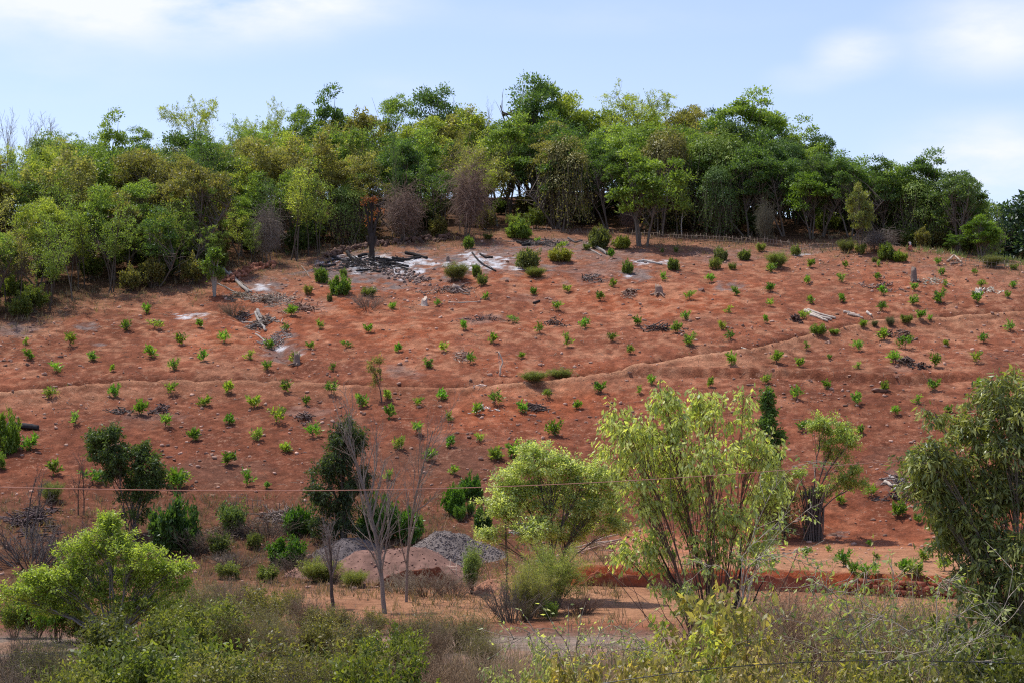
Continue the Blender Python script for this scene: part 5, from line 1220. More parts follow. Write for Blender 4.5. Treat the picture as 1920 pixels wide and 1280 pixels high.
NEAR = [
    (70, 1130, 82, N_OL[2], 1.0, (.17, .195, .06), BRN, 'olive bush hiding the track between the vivid bush and the frame edge'),
    (160, 1135, 80, N_LU[1], .9, (.15, .18, .05), BRN, 'green bush under the low wide tree crown'),
    (235, 1120, 82, N_OL[1], 1.0, OLG, BRN, 'olive bush just behind the low wide tree foot'),
    (290, 1108, 84, N_OL[0], 1.0, (.20, .225, .065), GRY, 'yellowish bush touching the low wide tree crown'),
    (360, 1092, 86, N_DRYL, 1.2, GRG, GRY, 'grey twiggy bush highest in the lower thicket'),
    (430, 1085, 88, N_DRY[1], 1.3, None, (.26, .21, .165), 'leafless grey bush highest in the lower thicket'),
    (500, 1100, 86, N_OL[1], 1.1, OLG, GRY, 'olive bush between two grey leafless bushes'),
    (575, 1112, 84, N_DRY[0], 1.2, None, (.27, .22, .175), 'leafless brown bush left of the broom-shaped tree foot'),
    (605, 1135, 80, N_OL[2], 1.0, GRG, BRN, 'grey-green bush before the broom-shaped tree foot'),
    (335, 1125, 78, N_LU[0], .9, (.14, .175, .05), BRN, 'leafy bush in the upper left part of the thicket'),
    (420, 1118, 78, N_OL[2], 1.1, (.18, .20, .075), GRY, 'soft olive bush in the upper part of the thicket'),
    (500, 1130, 77, N_DRYL, 1.2, OLG, GRY, 'half-bare bush in the upper part of the thicket'),
    (680, 1150, 76, N_DRY[0], 1.0, None, (.26, .21, .16), 'brown leafless bush between the two bare trees'),
    (820, 1165, 72, N_DRY[1], 1.2, None, (.28, .225, .17), 'dry leafless bush before the grey-green sticks'),
    (905, 1180, 70, N_DRYL, 1.1, OLG, GRY, 'twiggy bush at the roadside before the feathery shrub'),
    (1310, 1170, 70, N_DRY[1], 1.2, None, (.30, .24, .18), 'dry brown bush left of the forked trunk'),
    (1590, 1110, 68, N_DRYL, 1.3, (.27, .28, .12), (.38, .31, .24), 'pale twiggy bush before the block wall'),
    (1680, 1125, 66, N_DRY[0], 1.2, None, (.37, .30, .235), 'pale bare bush before the block wall'),
    (1760, 1110, 64, N_DRYL, 1.1, (.24, .26, .10), (.36, .30, .23), 'twiggy bush below the long-leaved tree crown'),
    # px, top, Y, kind, width, crown, wood, label
    (330, 1105, 88, N_OL[0], .95, OLG, BRN, 'olive-green airy bush beyond the low wide tree'),
    (400, 1098, 90, N_OL[1], 1.0, GRG, BRN, 'grey-green bush at the edge of the dry grass, fine leaved'),
    (470, 1092, 92, N_DRYL, 1.1, OLG, GRY, 'twiggy grey bush at the edge of the dry grass'),
    (545, 1108, 90, N_OL[2], .9, OLG, BRN, 'yellowish bush left of the broom-shaped bare tree'),
    (640, 1140, 84, N_OL[0], .9, GRG, BRN, 'low olive bush around the foot of the broom-shaped tree'),
    (705, 1142, 84, N_OL[1], .95, OLG, BRN, 'low olive bush around the foot of the twin stems'),
    (110, 1062, 80, N_LU[0], .62, (0.146, 0.296, 0.029), DKB, 'vivid green dense bush beside the low wide tree'),
    (28, 1105, 82, N_OL[1], .8, (0.190, 0.275, 0.056), BRN, 'soft green bush at the very edge before the vivid one'),
    (775, 1142, 78, N_STK, 1.5, (0.168, 0.173, 0.073), (.13, .13, .085), 'patch of upright grey-green fleshy sticks below the sandy track'),
    (865, 1142, 77, N_STK, 1.6, (0.168, 0.173, 0.073), (.14, .135, .09), 'second patch of upright grey-green sticks nearer the feathery shrub'),
    (1000, 1105, 92, N_STK, 1.3, (0.134, 0.153, 0.065), (.11, .105, .08), 'dark upright sticks under the feathery shrub'),
    (1030, 1125, 90, N_LU[1], .7, (0.157, 0.265, 0.048), DKB, 'leafy green bush among the dark upright sticks'),
    (985, 1130, 89, N_DRYL, .8, (0.134, 0.143, 0.056), (.12, .105, .09), 'dark twiggy bush by the road under the feathery shrub'),
    (40, 1182, 62, N_DRY[0], 1.2, None, (.17, .155, .135), 'grey leafless thorny mound low in the corner'),
    (95, 1195, 60, N_DRYL, 1.1, (0.146, 0.163, 0.065), (.15, .135, .115), 'grey-green twiggy mound beside the thorny one'),
    (170, 1215, 60, N_OL[2], .7, LUG, BRN, 'dull green bush between the thorny mound and the dark bush'),
    (235, 1150, 66, N_LU[0], 1.0, LUG, DKB, 'mid-green leafy bush below the low wide tree'),
    (310, 1140, 68, N_OL[0], 1.0, (0.202, 0.255, 0.056), BRN, 'bright olive bush below the low wide tree'),
    (385, 1135, 70, N_LU[1], 1.0, (0.190, 0.240, 0.060), BRN, 'soft green bush in the middle of the lower thicket'),
    (455, 1150, 70, N_DRYL, 1.05, GRG, BRN, 'silvery-brown fine bush in the middle of the lower thicket'),
    (530, 1155, 70, N_DRYL, 1.15, GRG, GRY, 'greyish half-bare bush in the middle of the lower thicket'),
    (600, 1160, 70, N_OL[2], 1.0, OLG, BRN, 'olive bush in the lower thicket under the broom-shaped tree'),
    (660, 1165, 68, N_OL[0], .9, GRG, BRN, 'grey-green bush in the lower thicket beside the twin stems'),
    (735, 1180, 64, N_LU[0], .8, (0.190, 0.255, 0.048), DKB, 'fresh green leafy bush under the twin stems'),
    (800, 1205, 64, N_DRY[1], 1.0, None, BRN, 'brown leafless bush beside the fresh green one'),
    (260, 1205, 54, N_LU[1], 1.05, (0.146, 0.204, 0.044), DKB, 'dark-bottomed green bush at the lower frame edge'),
    (345, 1200, 52, N_LU[0], .9, (0.168, 0.235, 0.048), DKB, 'leafy bush with deep shade beneath at the lower frame edge'),
    (430, 1215, 50, N_OL[0], .95, (0.224, 0.255, 0.073), GRY, 'pale-sprigged bush at the lower frame edge'),
    (510, 1205, 52, N_OL[1], 1.0, OLG, BRN, 'sunny olive bush at the lower frame edge'),
    (585, 1222, 49, N_DRYL, 1.1, OLG, (.20, .17, .14), 'bush of thin grey twigs at the lower frame edge'),
    (650, 1215, 50, N_OL[2], .9, (0.190, 0.224, 0.048), BRN, 'round olive bush beside the grey twigs at the lower frame edge'),
    (715, 1225, 48, N_LU[1], .8, (0.168, 0.224, 0.040), DKB, 'leafy bush under the fresh green one at the lower frame edge'),
    (785, 1225, 50, N_DRY[0], 1.1, None, (.29, .215, .155), 'brown dry stems right of the leafy bush at the lower frame edge'),
    (850, 1215, 54, N_DRY[1], 1.3, None, (.32, .25, .185), 'brown dry stems in the middle of the lower frame edge'),
    (905, 1228, 52, N_DRY[0], 1.2, None, (.33, .27, .20), 'grey-brown dry stems before the road'),
    (20, 1240, 46, N_DRY[1], 1.1, None, (.27, .23, .19), 'greyish dry stems in the corner of the frame'),
    (130, 1248, 45, N_OL[2], .8, (0.213, 0.255, 0.056), BRN, 'low bright bush in the bottom corner'),
    (975, 1205, 47, N_PALE[0], .55, PLG, (.32, .25, .18), 'pale-leaved arching shrub before the road'),
    (1045, 1222, 44, N_PALE[1], .7, PLG, (.24, .19, .14), 'cream-green leafy shrub before the road'),
    (1120, 1228, 43, N_PALE[2], .9, (0.403, 0.377, 0.113), (.24, .19, .14), 'yellowish pale-leaved shrub at the lower frame edge under the road'),
    (1285, 1165, 47, N_PALE[1], .8, (.38, .46, .105), (.32, .25, .18), 'pale leafy shrub in front of the big tree trunk'),
    (1345, 1105, 50, N_PALE[2], .75, (0.381, 0.377, 0.121), (.24, .19, .14), 'tall pale-leaved shrub standing before the big forked trunk'),
    (1380, 1130, 57, N_DRY[0], 1.1, None, (.32, .245, .185), 'tangle of brown twigs beside the big forked trunk'),
    (1440, 1100, 66, N_DRY[1], 1.5, None, (.36, .275, .21), 'wide pinkish-brown twig mass right of the big forked trunk'),
    (1500, 1110, 64, N_DRY[0], 1.3, None, (.35, .265, .20), 'pinkish-brown twig mass nearer the creeper-wrapped trunk'),
    (1420, 1215, 44, N_PALE[0], .8, (0.358, 0.347, 0.113), GRY, 'pale sparse shrub at the lower frame edge under the twig mass'),
    (1330, 1232, 41, N_PALE[2], .9, (0.381, 0.357, 0.129), GRY, 'cream-leaved shrub at the lower frame edge before the trunk'),
    (1560, 1075, 50, N_ARCH[0], .62, (0.336, 0.357, 0.113), (.46, .39, .30), 'tall shrub of long arching pale stems, sparse leaves'),
    (1490, 1120, 47, N_ARCH[1], .6, (0.336, 0.347, 0.105), (.42, .34, .26), 'arching shrub left of the tallest arching one'),
    (1650, 1050, 49, N_ARCH[1], .6, (0.336, 0.367, 0.113), (.44, .37, .29), 'arching shrub with crossing bare stems before the block wall'),
    (1725, 1075, 47, N_ARCH[0], .6, (0.314, 0.347, 0.096), (.46, .39, .31), 'arching bare-stemmed shrub beside the long-leaved tree'),
    (1800, 1160, 44, N_ARCH[1], .55, (0.291, 0.316, 0.088), (.46, .40, .32), 'sprawling bare-stemmed shrub below the long-leaved tree'),
    (1560, 1235, 43, N_PALE[1], .9, (0.280, 0.296, 0.088), GRY, 'grey-green leafy shrub at the lower frame edge under the arching stems'),
    (1640, 1238, 43, N_PALE[2], .9, (0.280, 0.306, 0.081), GRY, 'olive leafy shrub at the lower frame edge, right part'),
    (1725, 1235, 42, N_PALE[0], .9, (0.269, 0.286, 0.088), GRY, 'thin-leaved shrub at the lower frame edge beside the dark tree'),
    (1860, 1170, 46, N_LU[0], .9, DKG, DKB, 'dark leafy bush under the long-leaved tree'),
    (1800, 1235, 42, N_PALE[1], .8, (0.224, 0.255, 0.073), GRY, 'small shrub under the sprawling bare stems'),
    (1900, 1225, 42, N_LU[1], .8, (0.134, 0.163, 0.044), DKB, 'dark bush in the bottom right corner'),
    (1240, 1232, 40, N_PALE[2], .7, (0.403, 0.388, 0.129), GRY, 'low cream-green shrub nearest the viewer'),
]
for i, (px, top, Y, pr, wx, cc, wc, lab) in enumerate(NEAR):
    hh = 4.3 if pr in N_ARCH else 2.75 if pr in N_DRY else 2.3 if pr is N_STK else 3.0
    special('bush', pr, px, top, Y, hh, lab, cc if cc is None else tuple(np.array(cc) * np.array([1.0, .87, .95])), tuple(np.array(wc) * np.array([1.08, .95, .78])), ('stems', 'crown'), wx=wx, rz=i * 2.1, cat='bush')


def arching(label, base_px, Y, curves, color, leafc, seed, leaf=.16):
    """a shrub of a few long bare stems that bow over, each curve given by the pixels it passes"""
    rng = np.random.default_rng(seed); b = foot(base_px, Y); w = Geo(); g = Geo()
    for (pts, dy, r) in curves:
        W = np.array([b + np.array([rng.normal(0, .15), rng.normal(0, .15), -.2])] + [at(px, py, Y + dy * (i + 1) / len(pts)) for i, (px, py) in enumerate(pts)]) - b
        t = np.arange(len(W)); n = min(3, len(W) - 1); tt = np.linspace(0, len(W) - 1, 18)
        P = np.stack([np.polynomial.polynomial.polyval(tt, np.polynomial.polynomial.polyfit(t, W[:, k], n)) for k in range(3)], 1)[None]
        P = P + rng.normal(0, .012, P.shape)
        R = r * np.linspace(1, .3, 18)[None]
        tubes(w, P, R, 6)
        idx = np.zeros(14, int); tq = rng.uniform(.35, 1, 14); s0, tan, rr = along(P, R, idx, tq)
        D = tan * .7 + rng.normal(0, .55, (14, 3)); L = rng.uniform(.3, 1.0, 14)
        B = lines(rng, s0, D, L, 6, .12, -.02); BR2 = np.linspace(.010, .004, 6)[None, :] * np.ones((14, 1)); tubes(w, B, BR2, 4)
        put_leaves(g, rng, (B, BR2, L), 5, leaf, .42, jit=.03, t0=.3, tang=.6, droop=.6, up=.6, clump=.5)
    plant_tree('bush', (w.build('stems_mesh', BARK, True), g.build('crown_mesh', LEAF)), tuple(b), 0, 1.0, leafc, color, label, 'bush', None, ('stems', 'crown'))


arching('shrub of long pale stems bowing out right of the forked trunk', 1392, 55, [([(1392, 1110), (1400, 1030), (1478, 965)], .8, .022), ([(1395, 1100), (1440, 1040), (1545, 1012)], -.5, .022), ([(1398, 1110), (1450, 1060), (1510, 1045), (1570, 1075)], .4, .018), ([(1400, 1120), (1440, 1020), (1500, 900)], 1, .015), ([(1405, 1110), (1460, 1000), (1520, 950)], .3, .014), ([(1388, 1120), (1420, 990), (1490, 860), (1530, 880)], -1, .012), ([(1380, 1110), (1330, 1060), (1290, 1100)], .5, .014)], (.40, .33, .26), (.38, .45, .18), 1)
arching('wide shrub of crossing bare stems before the red block wall', 1600, 47, [([(1640, 1260), (1580, 1150), (1550, 1095), (1530, 1110)], .6, .026), ([(1650, 1280), (1600, 1170), (1600, 1070)], -.4, .024), ([(1590, 1250), (1650, 1150), (1672, 1060)], .5, .016), ([(1600, 1230), (1640, 1100), (1610, 1075), (1590, 1110)], .2, .015), ([(1620, 1250), (1540, 1180), (1460, 1150)], -.3, .018), ([(1610, 1260), (1690, 1190), (1790, 1150)], .4, .022), ([(1600, 1240), (1560, 1120), (1520, 1080)], 1, .014), ([(1590, 1260), (1500, 1220), (1420, 1190), (1380, 1210)], .7, .015)], (.34, .27, .21), (.33, .38, .15), 2)
arching('shrub of long pale bare stems sweeping up to the long-leaved tree', 1760, 43, [([(1640, 1265), (1760, 1215), (1910, 1140)], .6, .024), ([(1700, 1275), (1800, 1240), (1915, 1225)], -.4, .020), ([(1770, 1250), (1740, 1150), (1780, 1080), (1810, 1120)], .5, .016), ([(1775, 1260), (1779, 1150), (1778, 1080)], .2, .018), ([(1760, 1260), (1700, 1180), (1640, 1150)], -.3, .015), ([(1780, 1250), (1850, 1180), (1900, 1060)], .8, .016), ([(1750, 1260), (1690, 1220), (1600, 1225)], .7, .014), ([(1745, 1250), (1800, 1150), (1880, 1130)], .1, .014)], (.46, .38, .29), (.30, .34, .13), 3)
arching('pale-leaved shrub of bowed stems low before the grey road', 1090, 43, [([(1060, 1260), (1010, 1200), (960, 1195)], .6, .014), ([(1080, 1265), (1050, 1200), (1020, 1170), (985, 1190)], -.4, .013), ([(1100, 1260), (1120, 1190), (1160, 1170), (1190, 1200)], .5, .014), ([(1095, 1260), (1130, 1210), (1200, 1195)], .2, .013), ([(1090, 1260), (1080, 1215), (1100, 1180)], -.3, .012), ([(1110, 1260), (1180, 1215), (1250, 1225)], .4, .013)], (.34, .28, .21), (.46, .50, .22), 4, .11)

# ------------------------------------------------------------------ rocks, logs, stumps and heaps
def ico(sub=1):
    t = (1 + 5 ** .5) / 2
    V = [(-1, t, 0), (1, t, 0), (-1, -t, 0), (1, -t, 0), (0, -1, t), (0, 1, t), (0, -1, -t), (0, 1, -t), (t, 0, -1), (t, 0, 1), (-t, 0, -1), (-t, 0, 1)]
    F = [(0, 11, 5), (0, 5, 1), (0, 1, 7), (0, 7, 10), (0, 10, 11), (1, 5, 9), (5, 11, 4), (11, 10, 2), (10, 7, 6), (7, 1, 8), (3, 9, 4), (3, 4, 2), (3, 2, 6), (3, 6, 8), (3, 8, 9), (4, 9, 5), (2, 4, 11), (6, 2, 10), (8, 6, 7), (9, 8, 1)]
    V = [tuple(unit(np.array(v, float))) for v in V]
    for _ in range(sub):
        mid = {}; F2 = []
        def m(a, b):
            k = (min(a, b), max(a, b))
            if k not in mid: V.append(tuple(unit(np.array(V[a]) + np.array(V[b])))); mid[k] = len(V) - 1
            return mid[k]
        for a, b, c in F:
            x, y, z = m(a, b), m(b, c), m(c, a); F2 += [(a, x, z), (b, y, x), (c, z, y), (x, y, z)]
        F = F2
    return np.array(V), np.array(F)


IV0, IF0 = ico(0); IV1, IF1 = ico(1); IV2, IF2 = ico(2)


def rock_mesh(seed):
    rng = np.random.default_rng(seed); V = IV2.copy()
    for _ in range(9):
        d = unit(rng.normal(0, 1, 3)); o = rng.uniform(.45, .85); s = V @ d
        V = V - d[None, :] * np.maximum(s - o, 0)[:, None] * .92
    V = V * (1 + .05 * rng.normal(0, 1, (len(V), 1))) * np.array([1, .75, .55])
    return mesh('rock_mesh', V, T=IF2, mat=ROCK, tint=np.full(len(V), .5))


def rot_batch(rng, n):
    q = unit(rng.normal(0, 1, (n, 4))); w, x, y, z = q.T
    return np.stack([np.stack([1 - 2 * (y * y + z * z), 2 * (x * y - z * w), 2 * (x * z + y * w)], -1), np.stack([2 * (x * y + z * w), 1 - 2 * (x * x + z * z), 2 * (y * z - x * w)], -1), np.stack([2 * (x * z - y * w), 2 * (y * z + x * w), 1 - 2 * (x * x + y * y)], -1)], -2)


def pebbles(name, P, size, tint, mat, color, label, cat, parent=None, flat=.6):
    rng = np.random.default_rng(len(P))
    n = len(P); R = rot_batch(rng, n)
    V = IV0[None] * (1 + .22 * rng.normal(0, 1, (n, 12, 1))) * np.array([1, .8, flat])
    V = np.einsum('nij,nkj->nki', R, V) * size[:, None, None]; V[:, :, 2] *= .7
    V = V + P[:, None, :] + np.array([0, 0, 1])[None, None, :] * (size * .15)[:, None, None]
    F = IF0[None] + (np.arange(n) * 12)[:, None, None]
    o = ob(name, mesh(name + '_mesh', V.reshape(-1, 3), T=F.reshape(-1, 3), mat=mat, tint=np.repeat(tint, 12)), parent, color=color)
    if parent is None: setp(o, label, cat, kind='stuff')
    return o


RK = [rock_mesh(i) for i in range(5)]
ROCKS = [(1648, 733, 14, .42), (1630, 800, 6, .8), (1180, 700, 5, .7), (343, 884, 6, .6), (344, 893, 6, .3), (1010, 788, 5, .4), (880, 820, 7, .35), (858, 812, 5, .3), (1012, 790, 4, .5), (925, 890, 6, .5), (908, 880, 5, .6), (370, 847, 5, .6), (386, 850, 6, .6), (400, 845, 5, .5), (330, 838, 5, .6), (318, 857, 7, .5), (327, 862, 5, .5), (307, 852, 5, .5), (280, 748, 6, .5), (740, 738, 6, .6), (746, 748, 5, .5), (1315, 545, 10, .35),
         (1300, 775, 5, .6), (1255, 520, 4, .6), (360, 873, 4, .8), (430, 802, 6, .6), (420, 808, 4, .6), (1000, 706, 4, .6), (1080, 787, 4, .6), (1046, 782, 5, .6), (1660, 742, 6, .5), (1590, 733, 5, .6), (1535, 738, 4, .8), (1405, 722, 6, .4), (1765, 752, 5, .6), (975, 743, 4, .7), (965, 780, 4, .6), (1470, 738, 5, .6), (1652, 870, 4, .9), (583, 1075, 10, .6), (1470, 745, 5, .5), (1490, 722, 4, .8), (35, 838, 5, .6), (572, 848, 4, .6), (590, 700, 3, .7), (1005, 890, 6, .4), (1790, 745, 4, .5), (960, 808, 4, .6), (1700, 555, 4, .8), (1760, 562, 5, .4)]
_labs = place_words([(r[0], r[1], 'pinkish' if r[3] > .65 else 'brown') for r in ROCKS], [m for m in MARKS_S if 'rock' not in m[2] and 'boulder' not in m[2]] + [(1680, 735, 'the end of the cut bank')], 'rock')
for i, (px, py, r, b) in enumerate(ROCKS):
    p = ground(px, py); s = r * p[1] / FPX
    lab = 'broad flat rock, largest one on the slope' if i == 0 else 'lone pinkish boulder on bare red soil' if i == 1 else _labs[i]
    o = ob('rock', RK[i % 5], loc=tuple(p + np.array([0, 0, s * .12])), rz=i * 1.9, sc=(s * (1.25 if i == 0 else 1.0), s, s * .85), color=np.array([.36, .215, .165]) * (.35 + b * .85))
    setp(o, lab, 'rock', 'rocks lying on the red slope')

# small stones, crumbs and straw strewn over the slope: nobody could count them
_r = np.random.default_rng(21)
X = _r.uniform(-50, 54, 80000); Y = _r.uniform(105, 200, 80000)
Z = H(X, Y); PX, PY = proj(X, Y, Z)
dens = .15 + .9 * np.maximum(0, fbm(X, Y, .12, 3, ox=5) + .02) * 3 + .8 * np.maximum(0, fbm(X, Y, .5, 2, ox=15)) * 2
for (cx, cy, rx, ry, k) in [(960, 800, 140, 60, 1.0), (350, 860, 90, 30, 1.0), (280, 770, 110, 16, 1.2), (570, 780, 60, 20, 1.0), (1550, 730, 120, 25, .9), (1680, 520, 110, 45, .9), (760, 520, 70, 25, 1.2), (840, 550, 60, 20, .8), (560, 560, 80, 30, .8), (500, 640, 50, 40, .9), (1100, 700, 60, 20, .3), (1680, 780, 70, 30, .5), (1650, 900, 60, 40, .7)]:
    dens += k * np.exp(-((PX - cx) / rx) ** 2 - ((PY - cy) / ry) ** 2)
k = (_r.uniform(0, 1.5, len(X)) < dens * .33) & (PY > np.interp(PX, EDGE[:, 0], EDGE[:, 1]) + 4)
P = np.stack([X, Y, Z], 1)[k]; n = len(P)
pebbles('small_stones', P, .05 + .20 * _r.uniform(0, 1, n) ** 4.5, np.clip(_r.normal(.65, .4, n), .1, 1.6), ROCK, (.35, .215, .16), 'small stones and clods strewn over the red slope', 'stones')
print('stones', n)


def sticks(name, P, L, R, color, label, cat, tint=None, rng=None, lift=.05, mat=None, parent=None, up=.12, stuff=True):
    n = len(P); rng = rng or np.random.default_rng(n)
    a = rng.uniform(0, 2 * np.pi, n); D = np.stack([np.cos(a), np.sin(a), rng.normal(0, up, n) + .02], 1)
    Q = lines(rng, P - D * (L * .5)[:, None], D, L, 4, .14, .0)
    zz = H(Q[:, :, 0], Q[:, :, 1]) if lift is not None else 0
    if lift is not None: Q[:, :, 2] = np.maximum(zz + .4 * np.abs(Q[:, :, 2] - zz), zz) + lift * rng.uniform(.2, 1, (n, 1))
    g = Geo(); tubes(g, Q, R[:, None] * np.array([1, .9, .8, .5])[None, :], 3, tint=tint if tint is not None else rng.uniform(.1, .9, n))
    o = ob(name, g.build(name + '_mesh', mat or WOOD), parent, color=color)
    if parent is None: setp(o, label, cat, kind='stuff' if stuff else None)
    return o


X = _r.uniform(-50, 54, 26000); Y = _r.uniform(118, 200, 26000); Z = H(X, Y); PX, PY = proj(X, Y, Z)
d_ = PY - np.interp(PX, EDGE[:, 0], EDGE[:, 1])
w_ = .12 + sstep(120, 10, d_) * .8 + np.maximum(0, fbm(X, Y, .25, 3, ox=60)) * 2.2 * sstep(900, 600, PY)
k = (_r.uniform(0, 1.2, len(X)) < w_ * .5) & (d_ > -4)
P = np.stack([X, Y, Z], 1)[k]; n = len(P)
sticks('litter_twigs', P, _r.uniform(.2, .8, n), np.full(n, .014), (.33, .24, .175), 'dry twigs and straw lying over the upper slope', 'litter', lift=.03)


def grass(name, X, Y, hgt, color, label, nb=7, w=.02, cat='grass', spread=.12):
    n = len(X); rng = np.random.default_rng(n + 3); Z = H(X, Y)
    P = np.repeat(np.stack([X, Y, Z - .02], 1), nb, 0); hh = np.repeat(hgt, nb) * rng.uniform(.5, 1.15, n * nb)
    P[:, :2] += rng.normal(0, spread, (n * nb, 2))
    D = np.stack([rng.normal(0, .38, n * nb), rng.normal(0, .38, n * nb), np.ones(n * nb)], 1)
    g = Geo(); tt = np.clip(np.repeat(rng.normal(.5, .25, n), nb) + rng.normal(0, .15, n * nb), 0, 1)
    Q = lines(rng, P, D, hh, 3, .15, -.05)
    S = unit(np.cross(D, rng.normal(0, 1, D.shape)))
    W = np.array([1, .75, .15])[None, :, None] * w
    V = np.concatenate([Q - S[:, None, :] * W, Q + S[:, None, :] * W], 1)
    i = np.arange(n * nb)[:, None] * 6
    F = np.concatenate([i + np.array([0, 3, 4, 1]), i + np.array([1, 4, 5, 2])], 0)
    g.add(V, F, tint=np.repeat(tt, 6))
    o = ob(name, g.build(name + '_mesh', LEAF_DULL), color=color); setp(o, label, cat, kind='stuff')


def scatter(n, x0, x1, y0, y1, f):
    X = _r.uniform(x0, x1, n); Y = _r.uniform(y0, y1, n); Z = H(X, Y); PX, PY = proj(X, Y, Z)
    k = _r.uniform(0, 1, n) < f(X, Y, PX, PY); return X[k], Y[k]


# dry grass on the bank and level ground, under the forest edge and in front of the road
X, Y = scatter(9000, -40, 6, 88, 127, lambda X, Y, PX, PY: np.clip(.30 + 2.2 * fbm(X, Y, .2, 3) + .35 * (Y > 104), 0, 1) * (1 - .75 * ((Y > 88) & (Y < 100) & (X > -12))))
grass('dry_grass', X, Y, _r.uniform(.2, .7, len(X)), (.25, .18, .12), 'dry straw-brown grass and weeds on the bank at the slope foot', 6, .018)
X, Y = scatter(5000, -40, 36, 78, 104, lambda X, Y, PX, PY: np.clip(.12 + 2.0 * fbm(X, Y, .25, 3, ox=8), 0, .7) * (Y > 84) + np.exp(-((Y - 85) / 1.2) ** 2) * .6)
grass('verge_grass', X, Y, _r.uniform(.15, .5, len(X)), (.33, .25, .165), 'thin dry grass along the sandy track and road', 6, .015)
X, Y = scatter(9000, -26, 32, 36, 74, lambda X, Y, PX, PY: np.clip(.55 + 1.5 * fbm(X, Y, .25, 3, ox=8), 0, 1))
grass('brown_weeds', X, Y, _r.uniform(.4, 1.3, len(X)), (.33, .25, .18), 'brown dry weeds between the near bushes', 7, .014, spread=.2)
X, Y = scatter(15000, -56, 54, 145, 205, lambda X, Y, PX, PY: np.clip(sstep(45, -5, PY - np.interp(PX, EDGE[:, 0], EDGE[:, 1])) * (.7 + fbm(X, Y, .3, 3) * 2), 0, 1) * sstep(-60, -25, PY - np.interp(PX, EDGE[:, 0], EDGE[:, 1])))
grass('edge_grass', X, Y, _r.uniform(.2, .7, len(X)), (.27, .21, .13), 'dry grass and seedlings along the forest edge', 5, .025, spread=.2)
X, Y = scatter(9000, -50, 56, 120, 200, lambda X, Y, PX, PY: np.exp(-((PY - np.interp(PX, LINE_A[:, 0], LINE_A[:, 1]) + 6) / 5) ** 2) * np.clip(fbm(X, Y, .15, 3, ox=4) * 3 + .15, 0, .8))
grass('terrace_grass', X, Y, _r.uniform(.15, .4, len(X)), (.22, .24, .09), 'thin green grass in the ditch of the terrace step', 5, .02, spread=.15)
X, Y = scatter(1600, 10, 54, 170, 196, lambda X, Y, PX, PY: np.exp(-((PY - np.interp(PX, EDGE[:, 0], EDGE[:, 1]) - 6) / 6) ** 2) * .8)
grass('edge_seedlings', X, Y, _r.uniform(.3, .8, len(X)), (.20, .27, .09), 'row of grey-green seedlings and weeds by the stick fence', 7, .035, spread=.15)


def log(name, pts, r, color, label, cat='log', lift=None, group=None, K=12, taper=.7, S=8, seed=0):
    """pts: pixels, each put on the ground unless given a height above it"""
    rng = np.random.default_rng(seed + int(pts[0][0]))
    W = []
    for q in pts:
        p = ground(q[0], q[1]); p[2] += (q[2] if len(q) > 2 else r * .8); W.append(p)
    W = np.array(W); t = np.linspace(0, len(W) - 1, K); i = np.minimum(t.astype(int), len(W) - 2); f = (t - i)[:, None]
    P = W[i] * (1 - f) + W[i + 1] * f + rng.normal(0, r * .25, (K, 3)) * np.array([1, 1, .4])
    c = P.mean(0)
    g = Geo(); tubes(g, (P - c)[None], (r * np.linspace(1, taper, K) * rng.uniform(.9, 1.1, K))[None], S, cap=True)
    o = ob(name, g.build(name + '_mesh', WOOD, True), loc=tuple(c), color=color)
    return setp(o, label, cat, group)


